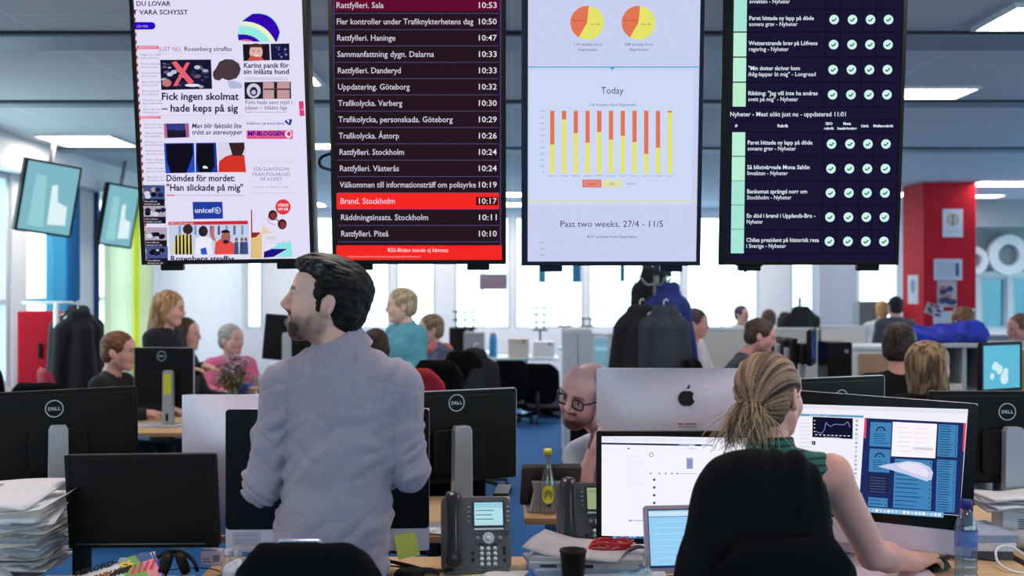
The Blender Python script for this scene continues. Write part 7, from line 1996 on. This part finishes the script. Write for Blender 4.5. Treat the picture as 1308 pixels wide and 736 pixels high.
# counter with cork side and the people at the far right window
t = empty('counter_cabinet', (W(1114, 0, 9.6).x, 9.7, 0), label='white-topped cabinet with a cork side left of the dark-haired man', cat='cabinet')
hz = W(0, 445, 9.6).z; w_ = W(1150, 0, 9.6).x - W(1080, 0, 9.6).x
MB().box((0, .2, hz / 2), (w_, .5, hz - .03)).build('body', whitep, t, bevel=.005); MB().box((0, .2, hz), (w_ + .04, .54, .03)).build('worktop', whitep, t, bevel=.004); MB().box((.06, -.056, hz * .5), (w_ - .14, .012, hz - .1)).build('cork_panel', mat('cork', (190, 152, 122), rough=.95, scale=90, var=.2, bump=.2), t)
sitter('blond person in white standing at the far right window', 1127, 397, 14.6, 150, 170, hair=('short', (206, 160, 96), (226, 190, 130)), top=(mat('white_coat_far', (222, 226, 234), rough=.8), 'top'), stand=True, sw=.19)
sitter('dark-haired person in a dark grey top standing beside the red column', 1143, 392, 13.6, 170, 185, hair=('short', (28, 26, 34), (48, 44, 52)), top=(mat('grey_top_far', (80, 82, 94), rough=.85), 'top'), stand=True, sw=.20)
tower(1110, 385, 420, 15.0, .35, 'grey-green cupboard far behind, left of the blond person', mat('grey_green', (120, 140, 142), rough=.7), 'cupboard', 'cabinet', z=0.0)
# dark-haired couple at the right
sitter('dark-haired man in a black top seated with his back to us, right', 1150, 443, 6.7, 160, 140, -4, hair=('short', (38, 28, 28), (72, 56, 52), 1.15), top=(mat('black_top', (18, 17, 20), rough=.9, spec=.2), 'top'), skin=(210, 150, 138), sw=.21, size=1.08)
sitter('woman with a light brown bob seated with her back to us, right', 1188, 468, 5.9, 150, 118, -2, hair=('bob', (76, 54, 42), (160, 130, 100), 1.06), top=(mat('black_top_b', (16, 15, 18), rough=.9, spec=.2), 'top'), skin=(216, 162, 150), fem=True, sw=.175, size=1.03)
# shelf unit with papers, blue coat on top, person behind, lit monitor
t = empty('shelf_unit', (W(1245, 0, 7.9).x, 8.05, 0), label='grey open shelf unit with papers under the blue jacket', cat='shelf')
sw_ = W(1330, 0, 7.9).x - W(1165, 0, 7.9).x; hs = W(0, 441, 7.9).z
f = MB()
for k in range(6): f.box((-sw_ / 2 + k * sw_ / 5, 0, hs / 2), (.03, .40, hs))
f.build('uprights', mat('shelf_grey', (170, 174, 182), rough=.6), t, bevel=.003)
MB().box((0, 0, hs), (sw_ + .04, .44, .03)).build('top', mat('shelf_grey', (0, 0, 0)), t, bevel=.003); MB().box((0, .195, hs / 2), (sw_, .012, hs - .04)).build('back_panel', mat('shelf_back', (86, 84, 92), rough=.8), t)
for z in (.08, .45, .60, .75, .90): MB().box((0, 0, z), (sw_ - .03, .38, .02)).build('shelf_board', mat('shelf_grey', (0, 0, 0)), t)
for k in range(5):
    for z in (.46, .61, .76, .91):
        if rnd.random() < .8:
            o = MB().box((0, 0, .03), (.19, .26, .03 + .03 * rnd.random())).build('paper_stack', papers[rnd.choice((0, 0, 1, 2, 4))], bevel=.003); o.location = (t.location.x - sw_ / 2 + (k + .5) * sw_ / 5 + rnd.gauss(0, .01), 7.98, z + .002 - .01); o.rotation_euler = (0, 0, R(rnd.gauss(0, 5))); tag(o, 'stack of papers lying in the grey shelf unit', 'paper', 'paper stacks in the grey shelf unit')
S = Solid((-.32, -.22, -.02), (.32, .22, .26), .012)
S.cone((-.22, 0, .08), (-.02, 0, .06), .055, .05, .04); S.cone((-.04, 0, .07), (.20, .02, .09), .07, .085, .05); S.cone((.1, 0, .1), (.24, 0, .05), .06, .05, .04); S.cone((-.25, -.05, .06), (-.12, -.12, .03), .05, .03, .03); S.cone((-.1, -.03, .03), (.22, -.03, .03), .06, .05, .05)
S.warp(lambda x, y, z: .022 * (.45 - np.abs(vnoise(x * 16 + z * 9, y * 10, z * 22 - x * 12) - .5) * 2)); S.cut((0, 0, 0), (0, 0, -1), .004)
o = S.build('jacket', mat('cobalt_jacket', (24, 52, 190), rough=.7, c2=(16, 30, 120), scale=14)); o.location = (W(1216, 0, 7.9).x, 7.98, hs + .016); o.scale = (.98, 1, .92); tag(o, 'bright blue jacket lying on top of the grey shelf unit', 'jacket')
sitter('person with brown hair behind the blue jacket, only the hair showing', 1229, 412, 9.6, 190, 200, -10, hair=('short', (110, 78, 56), (150, 112, 84)), top=(darkcloth, 'top'), sw=.19)
sitter('person far right behind the counter, partly out of frame', 1302, 420, 9.8, -60, -80, -4, hair=('short', (120, 84, 64), (150, 110, 90)), top=(darkcloth, 'top'), skin=(218, 158, 146), sw=.19)
cabinet(1262, 1345, 429, 10.6, 'grey counter front at the far right', mat('counter_grey', (140, 146, 156), rough=.7), dep=.4, door=False, name='desk_partition')
desk(W(1205, 0, 6.6).x, W(1400, 0, 6.6).x, 6.25, 7.2, 'wooden desk with the cyan-lit monitor, right background')
side_monitor(1277, 437, 500, 6.5, .34, 28, 'monitor with a cyan screen turned towards the left, right background', lit=((96, 186, 214), (206, 236, 246)))
tower(1306, 445, 492, 6.8, .16, 'brown cardboard box at the right edge beside the cyan monitor', mat('brown_card', (176, 140, 104), rough=.85), 'cardboard_box', 'box', z=DZ)
# notices on the red column
def notice(px0, py0, px1, py1, label, d, bg, art, side=None, rot=0):
    a, b = W(px0, py0, d), W(px1, py1, d); w, h = b.x - a.x, a.z - b.z
    c = Canvas(lambda x, y: ((x - .5) * w, (.5 - y) * h), maker=paint, step=.0012)
    o = MB().rrect(0, 0, w, h, .006, -.002, .002).build('notice', mat('notice_%d' % bg[0], bg, rough=.6)); o.location = ((a.x + b.x) / 2, d, (a.z + b.z) / 2); o.rotation_euler = (0, R(rot), 0); tag(o, label, 'notice')
    c.T = Matrix.Translation((0, -.002, 0)); art(c); finish(c, 'print', o)
fy = cyf - .004
def art1(c): c.disc(.5, .38, .30, (176, 160, 150), ry=.22); c.disc(.5, .38, .22, (206, 196, 190), ry=.16); c.rect(.46, .22, .54, .54, (130, 110, 104)); c.rect(.25, .78, .75, .82, (190, 190, 206))
def art2(c): c.rect(.06, .08, .94, .92, (196, 200, 220)); c.rect(.76, .2, .88, .8, (70, 84, 120)); [c.rect(.12, .2 + q * .12, .66, .24 + q * .12, (170, 176, 200)) for q in range(5)]
def art3(c): [c.disc(.2 + .6 * rnd.random(), .1 + .8 * rnd.random(), .18, random.choice([(70, 60, 90), (190, 120, 120), (110, 110, 150), (220, 190, 190), (60, 70, 110)]), ry=.12, n=10) for _ in range(14)]
def art4(c): c.disc(.55, .45, .26, (120, 150, 196), ry=.2, n=18); c.disc(.55, .45, .12, (70, 110, 170), ry=.10, n=14); [c.rect(.2, .72 + q * .07, .85, .75 + q * .07, (176, 182, 206)) for q in range(3)]
def art5(c): [c.rect(.1, .15 + q * .2, .8, .22 + q * .2, (180, 184, 200)) for q in range(4)]
notice(1204, 267, 1230, 303, 'white notice with a round emblem, top of the red column', fy, (214, 216, 230), art1)
notice(1193, 331, 1229, 358, 'pale notice with a blue bar at the middle of the red column', fy, (208, 212, 228), art2)
notice(1197, 359, 1222, 392, 'photo collage notice below the pale notice on the red column', fy, (186, 176, 190), art3)
notice(1182, 389, 1204, 403, 'small tilted photo notice at the left edge of the red column face', fy, (206, 206, 220), art3, rot=18)
notice(1192, 398, 1220, 413, 'white paper strip low on the red column', fy - .003, (216, 216, 228), art5, rot=-2)
notice(1218, 394, 1245, 412, 'white paper low at the right edge of the red column', fy, (212, 212, 226), art5)
# the sheet on the column's left flank
a = W(1154, 350, 14.35); o = MB().box((0, 0, 0), (.004, .36, .36)).build('notice', mat('notice_side', (200, 212, 228), rough=.6)); o.location = (cx0 - .004, 14.26, W(0, 370, 14.3).z); tag(o, 'white poster with a blue drawing on the red column\'s left flank', 'notice')
mbx = MB()
for k in range(14): a_ = 2 * math.pi * k / 14; mbx.add([(-.003, 0, .04), (-.003, .09 * math.cos(a_), .04 + .09 * math.sin(a_)), (-.003, .09 * math.cos(a_ + .3), .04 + .09 * math.sin(a_ + .3))], [(0, 1, 2)])
mbx.build('drawing', paint((96, 136, 190)), o)
# big white letters on the far right panel
whitel = mat('letter_white', (226, 232, 236), rough=.4)
def ring_letter(px, py, r_px, label, inner=.52, tail=False, d=16.6):
    P = W(px, py, d); r = r_px * d / F
    vs = []; fs = []; n = 40; m = MB()
    for y in (-.06, .06):
        for i in range(n):
            a = 2 * math.pi * i / n
            for q in (r, r * inner): vs.append((q * math.cos(a), y, q * math.sin(a)))
    N = 2 * n
    for i in range(n):
        j = (i + 1) % n
        fs += [(2 * i, 2 * j, 2 * j + 1, 2 * i + 1), (N + 2 * i, N + 2 * i + 1, N + 2 * j + 1, N + 2 * j), (2 * i, N + 2 * i, N + 2 * j, 2 * j), (2 * i + 1, 2 * j + 1, N + 2 * j + 1, N + 2 * i + 1)]
    o = m.add(vs, fs, 0, False).build('sign_letter', whitel, None, bevel=.01); o.location = P; return tag(o, label, 'letter')
ring_letter(1287, 326, 26, 'large white round letter O on the far right panel', d=17.29)
ring_letter(1243, 333, 18, 'second white round letter half hidden by the red column', d=17.29)
# the two tilted wall screens at the left
def wall_screen(pl, pr, yt, yb, d, yaw, label):
    a = W((pl + pr) / 2, (yt + yb) / 2, d); w = (pr - pl) * d / F / math.cos(R(yaw)) ; h = (yb - yt) * d / F
    rot = Euler((R(8), R(7), R(yaw))); t = empty('wall_screen', a, rot, label, 'screen')
    MB().rrect(0, 0, w, h, .012, 0, .11).build('housing', tvblack, t, bevel=.004)
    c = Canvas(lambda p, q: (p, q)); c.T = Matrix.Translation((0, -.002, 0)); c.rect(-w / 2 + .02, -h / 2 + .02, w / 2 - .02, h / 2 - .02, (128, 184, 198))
    c.poly([(-w * .28, h * .3), (-w * .1, h * .3), (-w * .02, -h * .4), (-w * .3, -h * .4)], (150, 206, 214)); c.poly([(w * .02, h * .18), (w * .12, h * .2), (w * .16, -.02), (w * .34, -.08 * h), (w * .36, -h * .34), (w * .04, -h * .36)], (222, 244, 246)); c.poly([(w * .2, h * .4), (w * .36, h * .42), (w * .38, h * .02), (w * .26, h * .02)], (120, 186, 200)); finish(c, 'screen', t)  # reflections painted as flat glowing shapes on the panel
    MB().tube([(0, .08, h * .2), (0, .12, h * .5), (0, .12, (CEIL - a.z))], .02, 8).build('mount_pole', steel, t)
wall_screen(35, 90, 207, 300, 9.6, 38, 'left hanging screen by the window with painted pale cyan reflections')
wall_screen(136, 170, 236, 316, 11.6, 38, 'second hanging screen by the window, nearer the yellow curtain')
# things hanging in the windows
def hanging(px0, py0, px1, py1, d, m, label, name='hanging_poster'):
    a, b = W(px0, py0, d), W(px1, py1, d); w, h = b.x - a.x, a.z - b.z
    t = empty(name, ((a.x + b.x) / 2, d, (a.z + b.z) / 2), label=label, cat='poster')
    MB().rrect(0, 0, w, h, .01, -.006, .006).build('board', m, t); MB().tube([(-w * .3, 0, h / 2), (-w * .3, 0, CEIL - t.location.z)], .004, 5).tube([(w * .3, 0, h / 2), (w * .3, 0, CEIL - t.location.z)], .004, 5).build('cord', steel, t)
hanging(612, 350, 648, 370, 14.0, mat('poster_pink', (216, 190, 200), rough=.7, c2=(226, 150, 160), scale=4), 'pale pink poster hanging before the far window')
hanging(688, 338, 697, 361, 14.2, mat('poster_teal', (80, 176, 206), rough=.7), 'narrow teal panel hanging before the far window, left'); hanging(731, 338, 742, 361, 14.2, mat('poster_blue', (70, 140, 190), rough=.7), 'narrow blue panel hanging before the far window, right of the teal one')
hanging(792, 338, 798, 360, 14.2, mat('poster_dark', (60, 120, 140), rough=.7), 'thin dark teal panel hanging left of the coat stand'); hanging(820, 338, 858, 354, 9.8, mat('sign_dark', (44, 56, 72), rough=.7), 'dark board hanging over the coat stand')
